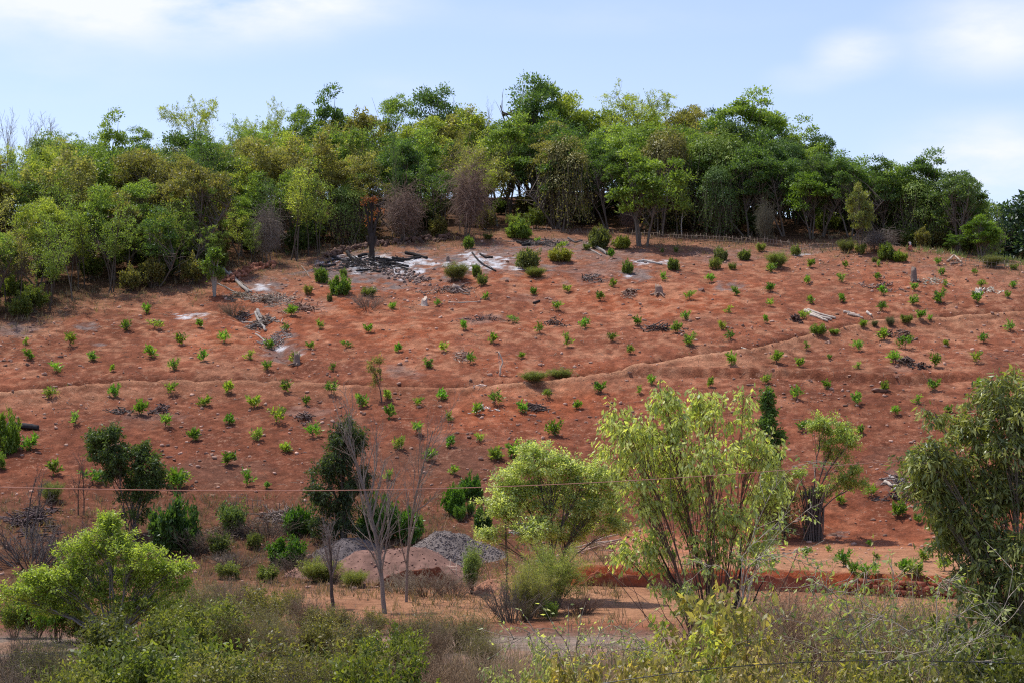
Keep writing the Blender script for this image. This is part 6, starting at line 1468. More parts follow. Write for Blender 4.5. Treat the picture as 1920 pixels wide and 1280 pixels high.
BL_ = (.035, .032, .032); PALEW = (.50, .42, .34); GREYW = (.30, .265, .235); BRW = (.22, .14, .10)
LG = 'logs lying on the slope'
for pts, r, c, lab in [
    ([(414, 506, .3), (440, 528), (466, 551)], .17, GREYW, 'thick grey log leaning down from the leafy-topped broken tree'), ([(430, 516, .3), (455, 538), (472, 549)], .10, (.36, .32, .28), 'thinner grey log alongside the thick leaning one'),
    ([(408, 533), (425, 541), (447, 553)], .07, GREYW, 'thin bent branch below the two leaning logs'), ([(348, 462, 2.6), (362, 484, 1.8), (384, 504, 1.2)], .09, (.42, .38, .33), 'pale bare pole sloping through the trees to the broken tree'),
    ([(355, 489, 1.6), (380, 500, 1.0)], .05, (.40, .36, .31), 'slim pale branch under the sloping pole'), ([(326, 522, .4), (352, 514, .6), (374, 500, 1.0)], .05, (.40, .38, .28), 'yellowish branch lying toward the broken tree'),
    ([(454, 606), (483, 605)], .07, PALEW, 'straight pale pole lying by the gully head'), ([(482, 594, .6), (488, 602, .4), (492, 613)], .17, GREYW, 'forked grey log standing on the gully pile'), ([(478, 596, .5), (486, 610, .3), (500, 622)], .14, (.34, .30, .26), 'grey log slanting across the gully pile'),
    ([(490, 600, .4), (502, 606, .3), (512, 600)], .10, BRW, 'brown curved log at the gully pile'), ([(470, 616), (482, 612, .2), (494, 616)], .12, (.16, .14, .13), 'dark log under the gully pile'), ([(480, 628), (490, 636), (500, 645)], .10, (.38, .30, .25), 'broken log running down the gully'),
    ([(840, 568), (866, 569), (895, 567)], .06, PALEW, 'long straight pale pole lying below the rubble'), ([(548, 584), (562, 575), (580, 579)], .09, (.34, .24, .19), 'crooked root lying beside a bushy sapling'),
    ([(1508, 585), (1530, 594), (1558, 602)], .16, PALEW, 'longest bleached log of the stack'), ([(1514, 583), (1538, 592), (1566, 599)], .14, (.46, .38, .31), 'upper bleached log of the stack'), ([(1520, 592), (1540, 600), (1552, 604)], .13, (.55, .47, .39), 'lower bleached log of the stack'), ([(1530, 588), (1545, 593), (1560, 596)], .10, (.40, .33, .28), 'slim bleached log of the stack'),
    ([(1582, 587), (1596, 590), (1612, 594)], .13, (.50, .40, .33), 'pale log past the bleached stack'), ([(1590, 591), (1606, 594), (1618, 598)], .11, (.46, .36, .29), 'second pale log past the bleached stack'), ([(1626, 588), (1634, 594)], .14, (.62, .52, .43), 'short cream log before the tiny grey shrub'),
    ([(1102, 462, .3), (1118, 466, .2), (1138, 479)], .16, (.26, .235, .21), 'long grey log lying at the foot of the tall dull shrub'), ([(1095, 465), (1112, 472), (1128, 481)], .09, GREYW, 'thin grey log beside the long one'),
    ([(1065, 450, .2), (1078, 456), (1092, 452)], .10, (.15, .13, .12), 'dark forked branch on the grey ash'), ([(1196, 492), (1208, 490), (1222, 493), (1240, 497)], .11, (.46, .42, .38), 'pale charred-edged log in white ash'),
    ([(886, 475), (896, 490), (910, 500), (930, 510)], .10, BL_, 'black curved branch lying across the white ash'), ([(948, 705, .0), (940, 698, .5), (935, 690, .9)], .06, PALEW, ''),
    ([(18, 804), (40, 802, .2), (70, 806)], .26, (.05, .045, .045), 'short thick burnt log at the edge of the slope'), ([(1660, 905), (1672, 912), (1690, 915)], .13, PALEW, 'bleached crooked driftwood branch'), ([(1668, 893), (1680, 903), (1700, 907)], .12, (.40, .35, .31), 'grey branch on top of the driftwood heap'),
    ([(1672, 920), (1686, 918, .2), (1702, 924)], .10, (.45, .41, .37), 'pale branch below the driftwood heap'), ([(1590, 1062), (1598, 1072), (1608, 1058, .1)], .08, (.55, .40, .31), 'broken pale branch bent in a V on sandy ground'), ([(1586, 1060), (1594, 1070)], .06, (.50, .38, .30), 'short pale branch beside the V-shaped one'),
    ([(565, 500), (574, 510), (580, 520)], .05, (.30, .24, .20), 'thin pole fallen at the dark hollow'), ([(1005, 760), (1014, 762), (1022, 768)], .07, PALEW, 'pale stick beside a sapling and twig heap'), ([(888, 727), (900, 722), (912, 724)], .06, (.62, .48, .40), 'short cream stick at the terrace lip'),
    ([(1775, 492), (1790, 486, .4), (1804, 494)], .11, (.46, .35, .27), 'twisted pale log at the slope edge near the last trees'), ([(1782, 496), (1796, 495)], .09, (.20, .16, .14), 'dark log under the twisted pale one'), ([(1390, 652), (1400, 655)], .05, PALEW, 'small pale stick on bare soil above the terrace line')]:
    if lab: log('log', pts, r, c, lab, group=LG)
CB = [[(610, 495), (632, 488), (655, 494)], [(625, 484), (645, 492), (668, 490)], [(650, 478, .3), (662, 490), (684, 496)], [(660, 502), (682, 494, .2), (706, 497)], [(704, 488, .2), (730, 490), (756, 492)], [(712, 494), (738, 497), (766, 502)], [(742, 500), (760, 505), (778, 512)], [(735, 486), (760, 489, .1), (790, 484)], [(672, 486, .3), (690, 480, .2), (700, 492)], [(668, 510), (690, 507), (715, 512)], [(600, 500), (612, 502), (628, 498)], [(760, 476), (780, 480), (800, 486)], [(900, 478), (912, 485), (924, 484)], [(970, 455), (980, 460, .2), (990, 454)], [(980, 462), (1000, 458)], [(1000, 570), (1012, 566)]]
_labs = place_words([(p[1][0], p[1][1], ['long', 'forked', 'thin'][k % 3]) for k, p in enumerate(CB)], [(697, 487, 'the foot of the charred tree'), (640, 492, 'the bright shrubs under the ash slope'), (790, 490, 'the far side of the charred tree ash'), (915, 490, 'the white ash streak'), (990, 458, 'the high ash patch'), (1005, 570, 'the middle saplings')], 'black branch in ash')
for i, pts in enumerate(CB):
    log('charred_branch', pts, .11 + .03 * (i % 3), BL_, _labs[i], 'branch', group='charred branches in the ash')


def stump(px, py, top, r, color, label, roots=6, hollow=True):
    p = ground(px, py); d = pdir(px, top); h = (d * (p[1] / d[1]))[2] - p[2]
    rng = np.random.default_rng(int(px)); g = Geo()
    K = 6; S = 12; th = np.arange(S) * 2 * np.pi / S
    jag = 1 + .25 * rng.normal(0, 1, S)
    V = []
    for k in range(K):
        t = k / (K - 1); rr = r * (1.5 - .6 * t ** .5) * (1 + .12 * np.sin(th * 3 + px) + .05 * rng.normal(0, 1, S))
        V.append(np.stack([np.cos(th) * rr, np.sin(th) * rr, -.15 + (h * (jag if k == K - 1 else 1) + .15) * t * np.ones(S)], 1))
    V.append(np.stack([np.cos(th) * r * .3, np.sin(th) * r * .3, np.full(S, h * .75)], 1))
    i = np.arange((K + 1) * S).reshape(K + 1, S)
    Q = np.stack([i[:-1], np.roll(i[:-1], -1, 1), np.roll(i[1:], -1, 1), i[1:]], -1).reshape(-1, 4)
    V.append(np.array([[0, 0, h * .7]])); c = (K + 1) * S
    g.add(np.concatenate(V), Q, np.stack([i[K], np.roll(i[K], -1), np.full(S, c)], -1))
    a = rng.uniform(0, 6.28, roots); D = np.stack([np.cos(a), np.sin(a), np.full(roots, -.25)], 1)
    P = lines(rng, D * r * .8 + np.array([0, 0, r * .5]), D, rng.uniform(2, 3.5, roots) * r, 6, .12, -.06)
    tubes(g, P, np.linspace(.3, .08, 6)[None, :] * r * np.ones((roots, 1)), 5)
    o = ob('tree_stump', g.build('stump_mesh', WOOD, True), loc=tuple(p), color=color); setp(o, label, 'stump', 'tree stumps left on the slope')


for a in [(1714, 527, 504, .26, (.20, .15, .125), 'tall broken brown stump beside a sapling above the stone scatter'), (1835, 550, 540, .30, (.52, .45, .38), 'short pale stump with wood chips beside it'), (1235, 552, 536, .34, (.30, .20, .15), 'pale-topped stump with roots in the middle of the upper slope'), (557, 682, 660, .24, (.22, .165, .13), 'tall grey-brown stump at the end of the gully'),
          (1175, 505, 493, .25, (.24, .17, .12), 'small stump under the brown-footed shrub'), (840, 490, 480, .16, (.22, .16, .13), 'thin stump between the two ash patches'), (700, 545, 540, .25, (.36, .28, .22), 'low stump on bare earth below the litter'), (796, 572, 560, .26, (.50, .40, .33), 'pale split stump on bare red soil'), (18, 800, 793, .2, (.10, .085, .075), 'charred stump just above the burnt log'),
          (1178, 548, 546, .4, (.17, .12, .10), 'low dark uprooted stump near a sapling'), (855, 545, 536, .42, (.33, .25, .21), 'wide weathered stump on the rubble')]: stump(*a)


def heap(name, px, py, rx, ry, n, L, R, color, label, h=.5, cat='brush heap', seed=1):
    """a tangled heap of cut branches lying on the ground"""
    rng = np.random.default_rng(seed + int(px)); c = ground(px, py); m = c[1] / FPX
    a = rng.uniform(0, 6.28, n); r = np.sqrt(rng.uniform(0, 1, n))
    r = r * (1 + .45 * np.sin(2 * a + px) + .3 * np.sin(3 * a + py) + .2 * np.sin(7 * a)); x = c[0] + np.cos(a) * r * rx * m; y = c[1] + np.sin(a) * r * ry * m * 2.6
    P = np.stack([x, y, H(x, y) + h * np.maximum(1 - r ** 2, 0) * rng.uniform(0, 1, n)], 1)
    a = rng.uniform(0, 6.28, n); D = np.stack([np.cos(a), np.sin(a) * .8, rng.normal(0, .3, n)], 1)
    Ls = L * rng.uniform(.4, 1.2, n)
    Q = lines(rng, P - D * Ls[:, None] * .5, D, Ls, 5, .22, -.02); Q[:, :, 2] = np.maximum(Q[:, :, 2], H(Q[:, :, 0], Q[:, :, 1]) + .02)
    g = Geo(); tubes(g, Q - c, (R * rng.uniform(.35, 1.3, n))[:, None] * np.linspace(1, .6, 5)[None, :], 4, tint=rng.uniform(0, 1, n))
    o = ob(name, g.build(name + '_mesh', WOOD), loc=tuple(c), color=color); setp(o, label, cat, kind='stuff')


for a in [(1240, 619, 36, 6, 70, .9, .06, (.13, .095, .08), 'long dark heap of charred branches in mid slope'), (1040, 608, 22, 6, 40, .9, .055, (.15, .10, .08), 'dark branch heap above a bushy sapling'), (1005, 768, 26, 6, 60, .8, .045, (.12, .09, .08), 'dark twig heap beside a sapling in the lower slope'), (865, 670, 15, 8, 90, .7, .035, (.48, .34, .26), 'straw-coloured heap of dry stalks'),
          (1700, 680, 14, 8, 60, .7, .07, (.12, .085, .07), 'charred root heap under a large sapling'), (1728, 690, 18, 4, 40, .6, .06, (.09, .07, .065), 'row of charred wood beside the root heap'), (1695, 632, 16, 8, 60, .7, .07, (.20, .13, .10), 'ball of torn roots with a sapling before it'), (1668, 630, 8, 4, 25, .6, .06, (.17, .10, .08), 'small dark root heap beside the torn roots'),
          (1494, 602, 12, 6, 45, .7, .08, (.10, .06, .05), 'dark hollow root mass beside the bleached logs'), (1685, 905, 26, 14, 60, .9, .05, (.22, .18, .16), 'grey brush under the driftwood'), (1680, 935, 30, 8, 50, .8, .045, (.13, .10, .09), 'dark brush low on the slope near the driftwood'), (505, 565, 40, 14, 220, 1.1, .045, (.36, .29, .23), 'grey-tan pile of cut branches below the small ash spot'),
          (560, 580, 26, 8, 90, 1.1, .05, (.30, .19, .14), 'reddish root tangle by a bushy sapling'), (455, 597, 16, 6, 60, .7, .06, (.16, .13, .12), 'dark wood heap at the gully head'), (490, 610, 26, 10, 120, .8, .05, (.30, .25, .21), 'loose broken wood around the gully pile'), (515, 645, 26, 16, 140, .7, .04, (.32, .27, .24), 'chips and broken sticks down the gully'),
          (690, 500, 80, 14, 170, 1.5, .05, (.07, .062, .06), 'charred twigs scattered through the white ash'), (1020, 458, 40, 8, 90, 1.3, .045, (.16, .14, .13), 'grey half-burnt twigs on the high ash patch'), (1110, 525, 24, 8, 70, .8, .045, (.20, .16, .14), 'low heap of grey sticks on pale ash'), (1230, 545, 30, 8, 0, .8, .04, (.3, .2, .15), ''),
          (850, 545, 40, 10, 130, .8, .05, (.26, .19, .155), 'brown root rubble below the dull fine shrub'), (1180, 553, 18, 6, 60, .7, .04, (.36, .25, .19), 'pale straw litter heap in mid upper slope'), (870, 700 - 110, 0, 0, 0, 1, 1, (0, 0, 0), ''), (905, 600, 40, 4, 60, .8, .035, (.17, .12, .11), 'thin grey twigs on a faint ash spot'),
          (1550, 545, 60, 8, 0, 1, 1, (0, 0, 0), ''), (1750, 530, 30, 8, 90, .35, .04, (.48, .46, .36), 'pale green-white chips below the tall broken stump'), (1855, 548, 16, 5, 60, .35, .05, (.66, .60, .48), 'cream wood chips beside the short pale stump'), (1655, 540, 40, 8, 70, .5, .06, (.26, .18, .15), 'scatter of broken bark above a sapling'),
          (905, 768, 20, 5, 40, .35, .06, (.70, .62, .55), 'white chips under a loose sapling'), (340, 765, 8, 6, 0, 1, 1, (0, 0, 0), ''), (1700, 700, 0, 0, 0, 1, 1, (0, 0, 0), ''), (300, 770, 22, 6, 60, .6, .05, (.15, .11, .10), 'dark wood and stones near a tall sapling'), (222, 773, 18, 5, 50, .5, .05, (.15, .12, .105), 'grey charred crumbs on the lower slope'),
          (570, 785, 18, 8, 60, .5, .05, (.17, .125, .11), 'dark broken roots in the lower slope'), (60, 978, 50, 26, 260, 1.0, .05, (.12, .085, .08), 'dark brush and rubble on the bank at the frame edge'), (530, 975, 34, 14, 120, 1.6, .03, (.24, .19, .16), 'thin pale sticks fallen down the bank below the twig fence'), (440, 1000, 60, 30, 240, .9, .03, (.22, .155, .11), 'brown dry brush covering the bank'),
          (985, 1000, 26, 10, 70, .9, .05, (.30, .29, .31), 'grey rubbish and sticks below the light green tree'), (1380, 915, 20, 6, 0, 1, 1, (0, 0, 0), ''), (445, 618 - 60, 26, 8, 90, .9, .03, (.30, .25, .18), 'dry reedy litter below the leaning logs'), (1665, 900, 0, 0, 0, 1, 1, (0, 0, 0), '')]:
    if a[4]: heap('brush_heap', *a)
log('stick', [(937, 705, 0), (938, 704, .5), (943, 702, 1.0), (938, 701, 1.5), (935, 700, 1.75)], .075, (.52, .40, .31), 'curved pale stick standing upright in the soil', 'stick', K=14)
log('stick', [(950, 1135, 0), (951, 1134, 2.6), (947, 1133, 4.3)], .045, (.17, .12, .09), 'thin dark upright pole before the feathery shrubs', 'pole', K=14)
log('stick', [(765, 985, 0), (766, 984, 2.1)], .03, (.42, .25, .18), 'thin reddish stick standing behind the bare twin stems', 'stick', K=8)


def rubble(name, pts, n, size, color, label, w=.5, h=.5, seed=0):
    rng = np.random.default_rng(seed + 5); W = np.array([ground(*q) for q in pts]); t = rng.uniform(0, len(W) - 1, n); i = np.minimum(t.astype(int), len(W) - 2); f = (t - i)[:, None]
    P = W[i] * (1 - f) + W[i + 1] * f; P[:, :2] += rng.normal(0, w * .5, (n, 2)); P[:, 2] = H(P[:, 0], P[:, 1]) + h * rng.uniform(0, 1, n) * np.exp(-((P[:, 1] - (W[i] * (1 - f) + W[i + 1] * f)[:, 1]) / w) ** 2)
    V = IV1[None] * (1 + .10 * rng.normal(0, 1, (n, len(IV1), 1))) * np.array([1.2, .8, .6]); R = rot_batch(rng, n)
    s = size * rng.uniform(.5, 1.3, n); V = np.einsum('nij,nkj->nki', R, V) * s[:, None, None] + P[:, None, :]
    F = IF1[None] + (np.arange(n) * len(IV1))[:, None, None]
    c = W.mean(0)
    o = ob(name, mesh(name + '_mesh', V.reshape(-1, 3) - c, T=F.reshape(-1, 3), mat=ROCK, tint=np.repeat(rng.uniform(.1, .9, n), len(IV1))), loc=tuple(c), color=color); setp(o, label, 'wall', kind='stuff' if 'row' in name else None)


rubble('rubble_wall', [(612, 486), (640, 473), (690, 464), (760, 456), (800, 452), (856, 448)], 300, .22, (.17, .105, .08), 'low dark rubble wall along the forest edge behind the charred tree', .5, .5)
rubble('rubble_wall', [(432, 530), (450, 517), (470, 508), (490, 503), (515, 500)], 130, .24, (.33, .14, .085), 'reddish rubble wall by the leaning logs at the forest edge', .6, .5)
rubble('rubble_row', [(725, 512), (765, 522), (800, 528)], 130, .16, (.24, .17, .14), 'line of brown stones below the charred tree', 1.4, .15)


def fence(pts, h, gap, color, label, rails=2, lean=.1, r=.028):
    rng = np.random.default_rng(int(pts[0][0])); W = np.array([ground(*q) for q in pts]); seg = np.linalg.norm(np.diff(W[:, :2], axis=0), axis=1); cum = np.concatenate([[0], np.cumsum(seg)])
    n = min(int(cum[-1] / gap) + 1, 95); tt = np.linspace(0, cum[-1], n)
    P = np.stack([np.interp(tt, cum, W[:, k]) for k in range(3)], 1); P[:, 2] = H(P[:, 0], P[:, 1])
    t = ob('stick_fence', None, loc=tuple(P[0])); setp(t, label, 'fence')
    for i in range(n):
        hh = h * rng.uniform(.7, 1.25); g = Geo()
        tubes(g, np.array([[[0, 0, -.1], [rng.normal(0, lean), rng.normal(0, lean), hh]]]) * 1.0, np.array([[r, r * .7]]), 4, cap=True)
        ob('post', g.build('post_mesh', WOOD), t, loc=tuple(P[i] - P[0]), color=color)
    for k in range(rails):
        z = h * (.3 + .5 * k / max(1, rails - 1)); Q = P[::2] + np.array([0, 0, z]) - P[0] + rng.normal(0, .05, P[::2].shape)
        g = Geo(); tubes(g, Q[None], np.full((1, len(Q)), r * .75), 4)
        ob('rail', g.build('rail_mesh', WOOD), t, color=color)


fence([(1185, 447), (1260, 451), (1340, 456), (1420, 461), (1480, 466)], .8, .33, (.26, .20, .16), 'long low stick fence at the edge below the draped trees')
fence([(1480, 468), (1540, 469), (1600, 470), (1625, 472)], .7, .4, (.20, .165, .14), 'low stick fence continuing before the bramble mound', 3)
fence([(1000, 434), (1080, 438), (1160, 444)], .6, .4, (.30, .23, .18), 'thin row of sticks between the palm-like plant and the tall dull shrub', 1, .25)
fence([(425, 948), (460, 951), (498, 958)], .75, .3, (.17, .125, .10), 'small twig fence on the bank below the saplings', 2, .12, .02)
fence([(818, 1084), (846, 1086), (870, 1092)], 1.0, .8, (.62, .46, .35), 'short pale stick railing before the red soil heap', 3, .1, .03)
fence([(1780, 497), (1840, 503), (1915, 508)], .7, .4, (.24, .20, .15), 'stick fence at the far end of the slope edge', 2)

# ------------------------------------------------------------------ earth and gravel heaps, cut walls, poles
EARTH = rough_material('earth', 2.2, .62, 1.3, .8)


def mound(name, px, base, Y, peaks, color, label, lump, nl, lc, cat='heap'):
    c = foot(px, Y); rng = np.random.default_rng(int(px)); N = 120
    ext = max(abs(p[0]) + p[3] * 1.2 for p in peaks)
    xs = np.linspace(-ext, ext, N); ys = np.linspace(-ext * .7, ext * .7, N); X, Z = np.meshgrid(xs, ys, indexing='ij'); x, y = X.ravel(), Z.ravel()
    hh = lambda x, y: np.max([p[2] * np.clip(1 - np.sqrt(((x - p[0]) / p[3]) ** 2 + ((y - p[1]) / (p[3] * .75)) ** 2) + .18 * fbm(x + c[0], y, .5, 3), -.2, 1) ** 1.15 if False else p[2] * np.clip(1 - np.sqrt(((x - p[0]) / p[3]) ** 2 + ((y - p[1]) / (p[3] * .75)) ** 2) + .22 * fbm(x + c[0], y, .5, 3), 0, .80) for p in peaks], 0) + .22 * fbm(x, y, 1.5, 3)
    h = hh(x, y); z = H(x + c[0], y + c[1]) - c[2] + h - .08
    i = np.arange(N * N).reshape(N, N); q = np.stack([i[:-1, :-1], i[1:, :-1], i[1:, 1:], i[:-1, 1:]], -1).reshape(-1, 4)
    t = ob(name, None, loc=tuple(c)); setp(t, label, cat)
    ob('mound', mesh('mound_mesh', np.stack([x, y, z], 1), q, mat=EARTH, tint=np.clip(.5 + fbm(x, y, .8, 3), 0, 1), smooth=True), t, color=color)
    a = rng.uniform(-ext, ext, nl * 3); b = rng.uniform(-ext * .7, ext * .7, nl * 3); k = hh(a, b) > .15; a, b = a[k][:nl], b[k][:nl]
    P = np.stack([a, b, H(a + c[0], b + c[1]) - c[2] + hh(a, b) - .08], 1)
    o = pebbles('stones', P, lump * (.3 + 1.2 * rng.uniform(0, 1, len(P)) ** 3), rng.uniform(.1, 1, len(P)), ROCK, lc, None, None, parent=t)
    o['kind'] = 'stuff'


mound('soil_heap', 745, 0, 111, [(-1.6, 0, 1.9, 3.3), (.9, -.3, 2.2, 3.9), (-4.2, .8, 1.0, 2.6), (-.4, .5, 1.9, 2.6)], (.215, .12, .09), 'large reddish-brown soil heap behind the bare twin stems', .07, 900, (.30, .17, .13))
mound('gravel_heap', 850, 0, 115.5, [(-.6, 0, 2.0, 2.8), (1.3, .3, 1.1, 2.2), (.3, .4, 1.7, 2.2)], (.20, .165, .145), 'grey gravel heap next to the reddish soil heap', .055, 5000, (.215, .175, .155))
mound('gravel_heap', 660, 0, 116, [(0, 0, 1.3, 2.6)], (.14, .115, .11), 'dark grey gravel heap in shade left of the reddish soil heap', .05, 2500, (.15, .125, .12))
mound('soil_heap', 925, 0, 105, [(0, 0, .9, 1.5), (1.2, .3, .6, 1.1)], (.42, .20, .125), 'small orange soil heap beside the upright grey-green shrub', .05, 200, (.42, .22, .14))
mound('soil_heap', 1240, 0, 116, [(0, 0, 1.0, 3.0), (2.5, .5, .8, 2.6)], (.40, .165, .09), 'low orange soil mound behind the big pale-leaved tree', .05, 300, (.40, .2, .13))
for (px, py, r) in [(1640, 1030, .5), (1632, 1052, .55), (1255, 1058, .7)]:
    p = ground(px, py)
    mound('soil_heap', px, 0, p[1], [(0, 0, .22, r)], (.34, .15, .09), {1640: 'little cone of dug soil on the sandy ground by a tiny plant', 1632: 'little cone of dug soil nearer the block wall', 1255: 'ring of dug soil around the small spreading plant'}[px], .02, 30, (.34, .16, .1))


def wall(name, x0, x1, yf, h, color, label, cols, rows, depth=.7, rough=.05, jag=.08, block=True):
    """a rough wall of stacked laterite blocks or a cut face of earth"""
    rng = np.random.default_rng(int(x0 * 7 + 300)); g = Geo(); cx = (x0 + x1) / 2; c = np.array([cx, yf(cx), float(H(cx, yf(cx) - .5))])
    if block:
        bw = (x1 - x0) / cols; bh = h / rows
        for r in range(rows):
            for k in range(cols):
                if r == rows - 1 and rng.uniform() < .22: continue
                xa = x0 + (k + (r % 2) * .5) * bw; x = xa + bw / 2
                b = np.array([[sx * bw * .47, sy * depth * .5, sz * bh * .46] for sx in (-1, 1) for sy in (-1, 1) for sz in (-1, 1)], float)
                b += rng.normal(0, rough * .35, b.shape)
                gz = float(H(x, yf(x) - .5)) - .12
                b += np.array([x, yf(x) - depth * .25 + rng.normal(0, .03), gz + bh * (r + .5)]) - c
                g.add(b, [(0, 1, 3, 2), (4, 6, 7, 5), (0, 4, 5, 1), (2, 3, 7, 6), (1, 5, 7, 3), (0, 2, 6, 4)], tint=rng.uniform(.25, .8))
    else:
        nx, nz = int((x1 - x0) / .14), 10; xs = np.linspace(x0, x1, nx)
        top = h * (1 + .9 * fbm(xs, xs * 0, .9, 4, .7)); top *= np.minimum(1, np.minimum(xs - x0, x1 - xs) / 1.2 + .15)
        P = []
        for j in range(nz + 4):
            if j <= nz: zz = top * j / nz - .1; yy = -.05 * j / nz + rough * 2 * fbm(xs * 1.0, np.full(nx, j * .35), 1.2, 3)
            else: zz = top - .04 * (j - nz) - .1; yy = .25 * (j - nz) + np.zeros(nx)
            P.append(np.stack([xs - c[0], np.array([yf(v) for v in xs]) - c[1] + yy, np.array(H(xs, np.array([yf(v) for v in xs]) - .6)) - c[2] + zz], 1))
        P = np.array(P); i = np.arange(P.shape[0] * nx).reshape(P.shape[0], nx)
        g.add(P.reshape(-1, 3), np.stack([i[:-1, :-1], i[:-1, 1:], i[1:, 1:], i[1:, :-1]], -1).reshape(-1, 4))
    o = ob(name, g.build(name + '_mesh', EARTH, smooth=False), loc=tuple(c), color=color); setp(o, label, 'wall')


wall('earth_wall', -7.6, -3.0, lambda x: 107.2 + x * .05, 1.0, (.23, .085, .05), 'dark red cut earth wall under the reddish soil heap', 1, 1, block=False, rough=.12)
wall('earth_wall', 3.6, 17.0, lambda x: wall_y(x) - .25, .95, (.30, .10, .058), 'long straight cut earth wall holding up the sandy ground', 1, 1, block=False, rough=.12)
wall('block_wall', 17.2, 28.0, lambda x: wall_y(x) - .15, .95, (.30, .10, .060), 'rough wall of red laterite blocks beside the long-leaved tree', 26, 4)
for i, (a, b, r) in enumerate([((1070, 1036), (1165, 1012), .05), ((1074, 1040), (1160, 1022), .05), ((1080, 1030), (1150, 1018), .045), ((1085, 1042), (1168, 1020), .04), ((1100, 1028), (1162, 1008), .045)]):
    log('pole', [a + (.06 + i * .05,), ((a[0] + b[0]) / 2, (a[1] + b[1]) / 2, .12 + i * .06), b + (.08 + i * .05,)], r, [(.55, .38, .27), (.48, .31, .22), (.60, .45, .34), (.42, .25, .17), (.5, .36, .26)][i],
        ['lowest', 'second lowest', 'middle', 'second highest', 'topmost'][i] + ' of the wooden poles lying on the sandy ground', 'pole', group='wooden poles lying in a bundle', taper=.8)
# palm-like plant above the bright shrub at the forest edge
PALM = lambda: None
_rg = np.random.default_rng(8)
_p = ground(966, 436); _w = Geo(); _g = Geo()
tubes(_w, lines(_rg, np.array([[0, 0, -.1]]), [[0, 0, 1]], np.array([1.3]), 6, .04, 0), np.array([[.12, .11, .1, .09, .09, .08]]), 7)
_P = lines(_rg, np.tile([0, 0, 1.2], (26, 1)) + _rg.normal(0, .05, (26, 3)), np.stack([_rg.normal(0, .8, 26), _rg.normal(0, .8, 26), _rg.uniform(.4, 1.4, 26)], 1), _rg.uniform(.8, 1.3, 26), 7, .05, -.14)
tubes(_g, _P, np.full((26, 7), .012), 3); put_leaves(_g, _rg, (_P, np.full((26, 7), .01), None), 26, .34, .13, jit=.01, t0=.1, tang=.9, droop=.2, up=1.0)
plant_tree('palm_shrub', (_w.build('stem_mesh', BARK, True), _g.build('fronds_mesh', LEAF)), tuple(_p), 0, 1.0, (.24, .30, .07), (.2, .15, .11), 'small yellow-green palm-like plant at the forest edge', 'shrub', None, ('stem', 'fronds'))


def cable(pts, r, color, label, K=60):
    W = np.array([at(*q) for q in pts]); t = np.linspace(0, len(W) - 1, K)
    c = np.polynomial.polynomial.polyfit(np.arange(len(W)), W, min(3, len(W) - 1)); P = np.stack([np.polynomial.polynomial.polyval(t, c[:, k]) for k in range(3)], 1)
    g = Geo(); tubes(g, P[None] - P[0], np.full((1, K), r), 6)
    m, n, l = new_mat('cable'); b = n.new('ShaderNodeBsdfPrincipled'); b.inputs['Base Color'].default_value = (*color, 1); b.inputs['Roughness'].default_value = .4; u = n.new('ShaderNodeOutputMaterial'); l.new(b.outputs[0], u.inputs[0])
    o = ob('cable', g.build('cable_mesh', m, True), loc=tuple(P[0])); setp(o, label, 'cable')


cable([(-300, 905, 33), (350, 920, 36), (1000, 908, 42), (1600, 870, 52), (2250, 800, 64)], .0095, (.60, .27, .17), 'thin copper-coloured cable strung across the whole view')
cable([(1100, 1285, 33), (1400, 1247, 33), (1700, 1238, 34), (2100, 1250, 35)], .008, (.03, .03, .03), 'thin black cable low over the near shrubs')

# ------------------------------------------------------------------ the crouching person at the slope edge
def skin_body(name, verts, edges, radii, color, parent=None, loc=None, root=0):
    me = bpy.data.meshes.new(name + '_mesh'); me.from_pydata(verts, edges, []); me.update()
    o = ob(name, me, parent, loc or (0, 0, 0))
    o.modifiers.new('skin', 'SKIN').use_smooth_shade = True
    for i, r in enumerate(radii):
        me.skin_vertices[0].data[i].radius = (r, r) if np.isscalar(r) else r
        me.skin_vertices[0].data[i].use_root = i == root
    o.modifiers.new('sub', 'SUBSURF').levels = 2; o.modifiers['sub'].render_levels = 2
    m, n, l = new_mat(name); b = n.new('ShaderNodeBsdfPrincipled'); b.inputs['Base Color'].default_value = (*color, 1); b.inputs['Roughness'].default_value = .8; u = n.new('ShaderNodeOutputMaterial'); l.new(b.outputs[0], u.inputs[0])
    me.materials.append(m)
    return o


_p = ground(1708, 472)
# squatting, facing the viewer's left, head bowed, hands reaching to the ground
BV = [(0, 0, .20), (-.02, 0, .42), (-.09, 0, .60), (-.15, 0, .70), (-.20, 0, .84), (-.19, 0, .94),
      (.0, .10, .20), (-.30, .16, .40), (-.16, .15, .07), (-.30, .16, .03), (.0, -.10, .20), (-.30, -.16, .40), (-.16, -.15, .07), (-.30, -.16, .03),
      (-.10, .17, .58), (-.26, .22, .40), (-.42, .14, .26), (-.47, .12, .20), (-.10, -.17, .58), (-.26, -.22, .40), (-.42, -.14, .26), (-.47, -.12, .20)]
BE = [(0, 1), (1, 2), (2, 3), (3, 4), (4, 5), (0, 6), (6, 7), (7, 8), (8, 9), (0, 10), (10, 11), (11, 12), (12, 13), (2, 14), (14, 15), (15, 16), (16, 17), (2, 18), (18, 19), (19, 20), (20, 21)]
BR_ = [.14, .13, .12, .055, .10, .085, .09, .065, .045, .04, .09, .065, .045, .04, .06, .045, .032, .035, .06, .045, .032, .035]
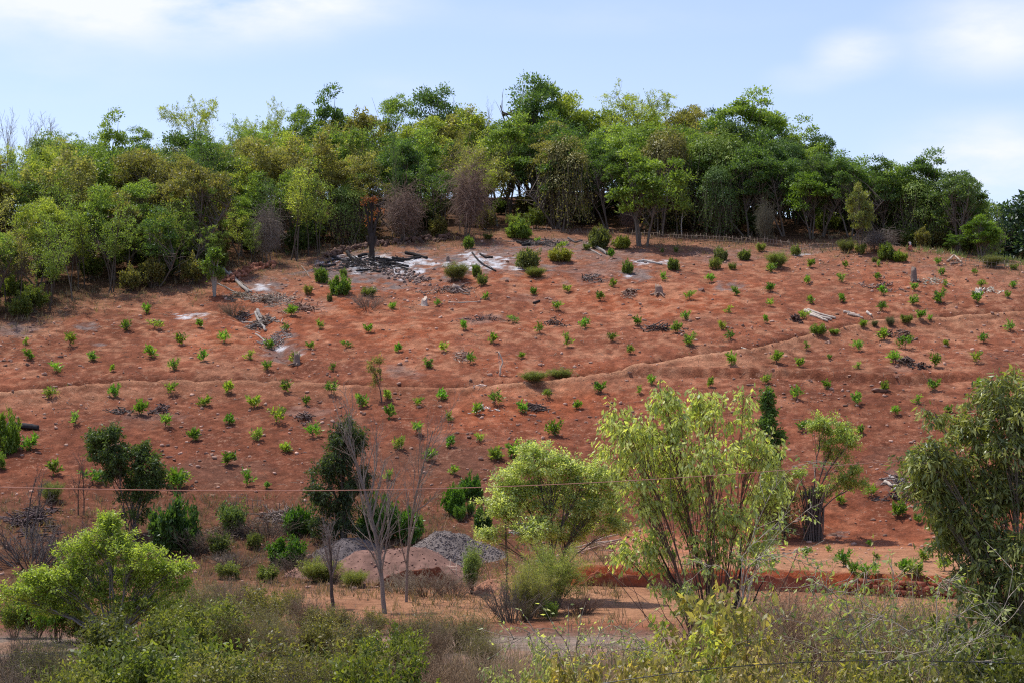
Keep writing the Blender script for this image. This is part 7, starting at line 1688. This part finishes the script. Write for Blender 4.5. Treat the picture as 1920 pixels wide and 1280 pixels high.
person = skin_body('person', BV, BE, BR_, (.16, .085, .055), loc=tuple(_p))
for s in (-1, 1):
    for k in range(4):
        a = (-.49, s * .12 + (k - 1.5) * .02, .19); skin_body('finger', [a, (a[0] - .03, a[1], a[2] - .035), (a[0] - .035, a[1], a[2] - .07 + .006 * abs(k - 1))], [(0, 1), (1, 2)], [.009, .009, .007], (.16, .085, .055), person)
    skin_body('thumb', [(-.47, s * .09, .19), (-.49, s * .06, .16), (-.50, s * .055, .135)], [(0, 1), (1, 2)], [.011, .010, .008], (.16, .085, .055), person)
skin_body('garment', [(.03, 0, .16), (-.01, 0, .34), (-.07, 0, .52), (-.12, 0, .64), (-.09, .16, .59), (-.18, .20, .50), (-.09, -.16, .59), (-.18, -.20, .50), (.02, .12, .2), (-.27, .17, .38), (.02, -.12, .2), (-.27, -.17, .38), (-.22, 0, .30), (-.20, 0, .12)],
          [(0, 1), (1, 2), (2, 3), (3, 4), (4, 5), (3, 6), (6, 7), (0, 8), (8, 9), (0, 10), (10, 11), (1, 12), (12, 13)], [.19, .175, .16, .09, .08, .065, .08, .065, .13, .10, .13, .10, .12, .10], (.62, .20, .13), person)
skin_body('head_scarf', [(-.15, 0, .86), (-.18, 0, .97), (-.08, 0, .78), (-.03, 0, .62), (0, 0, .48)], [(0, 1), (0, 2), (2, 3), (3, 4)], [.125, .075, .10, .10, .07], (.82, .76, .70), person)
for s in (-1, 1):
    _e = Geo(); _e.add(IV1 * .012 + np.array([-.297, s * .035, .87]), T=IF1); ob('eye', _e.build('eye_mesh', ROCK, True), person, color=(.02, .015, .012))
_e = Geo(); _e.add(IV1 * np.array([.022, .014, .026]) + np.array([-.308, 0, .845]), T=IF1); ob('nose', _e.build('nose_mesh', ROCK, True), person, color=(.17, .09, .06))
_e = Geo(); _e.add(IV1 * np.array([.012, .028, .007]) + np.array([-.296, 0, .805]), T=IF1); ob('mouth', _e.build('mouth_mesh', ROCK, True), person, color=(.14, .05, .04))
setp(person, 'person in salmon-orange clothes and pale head scarf crouching at the slope edge', 'person')
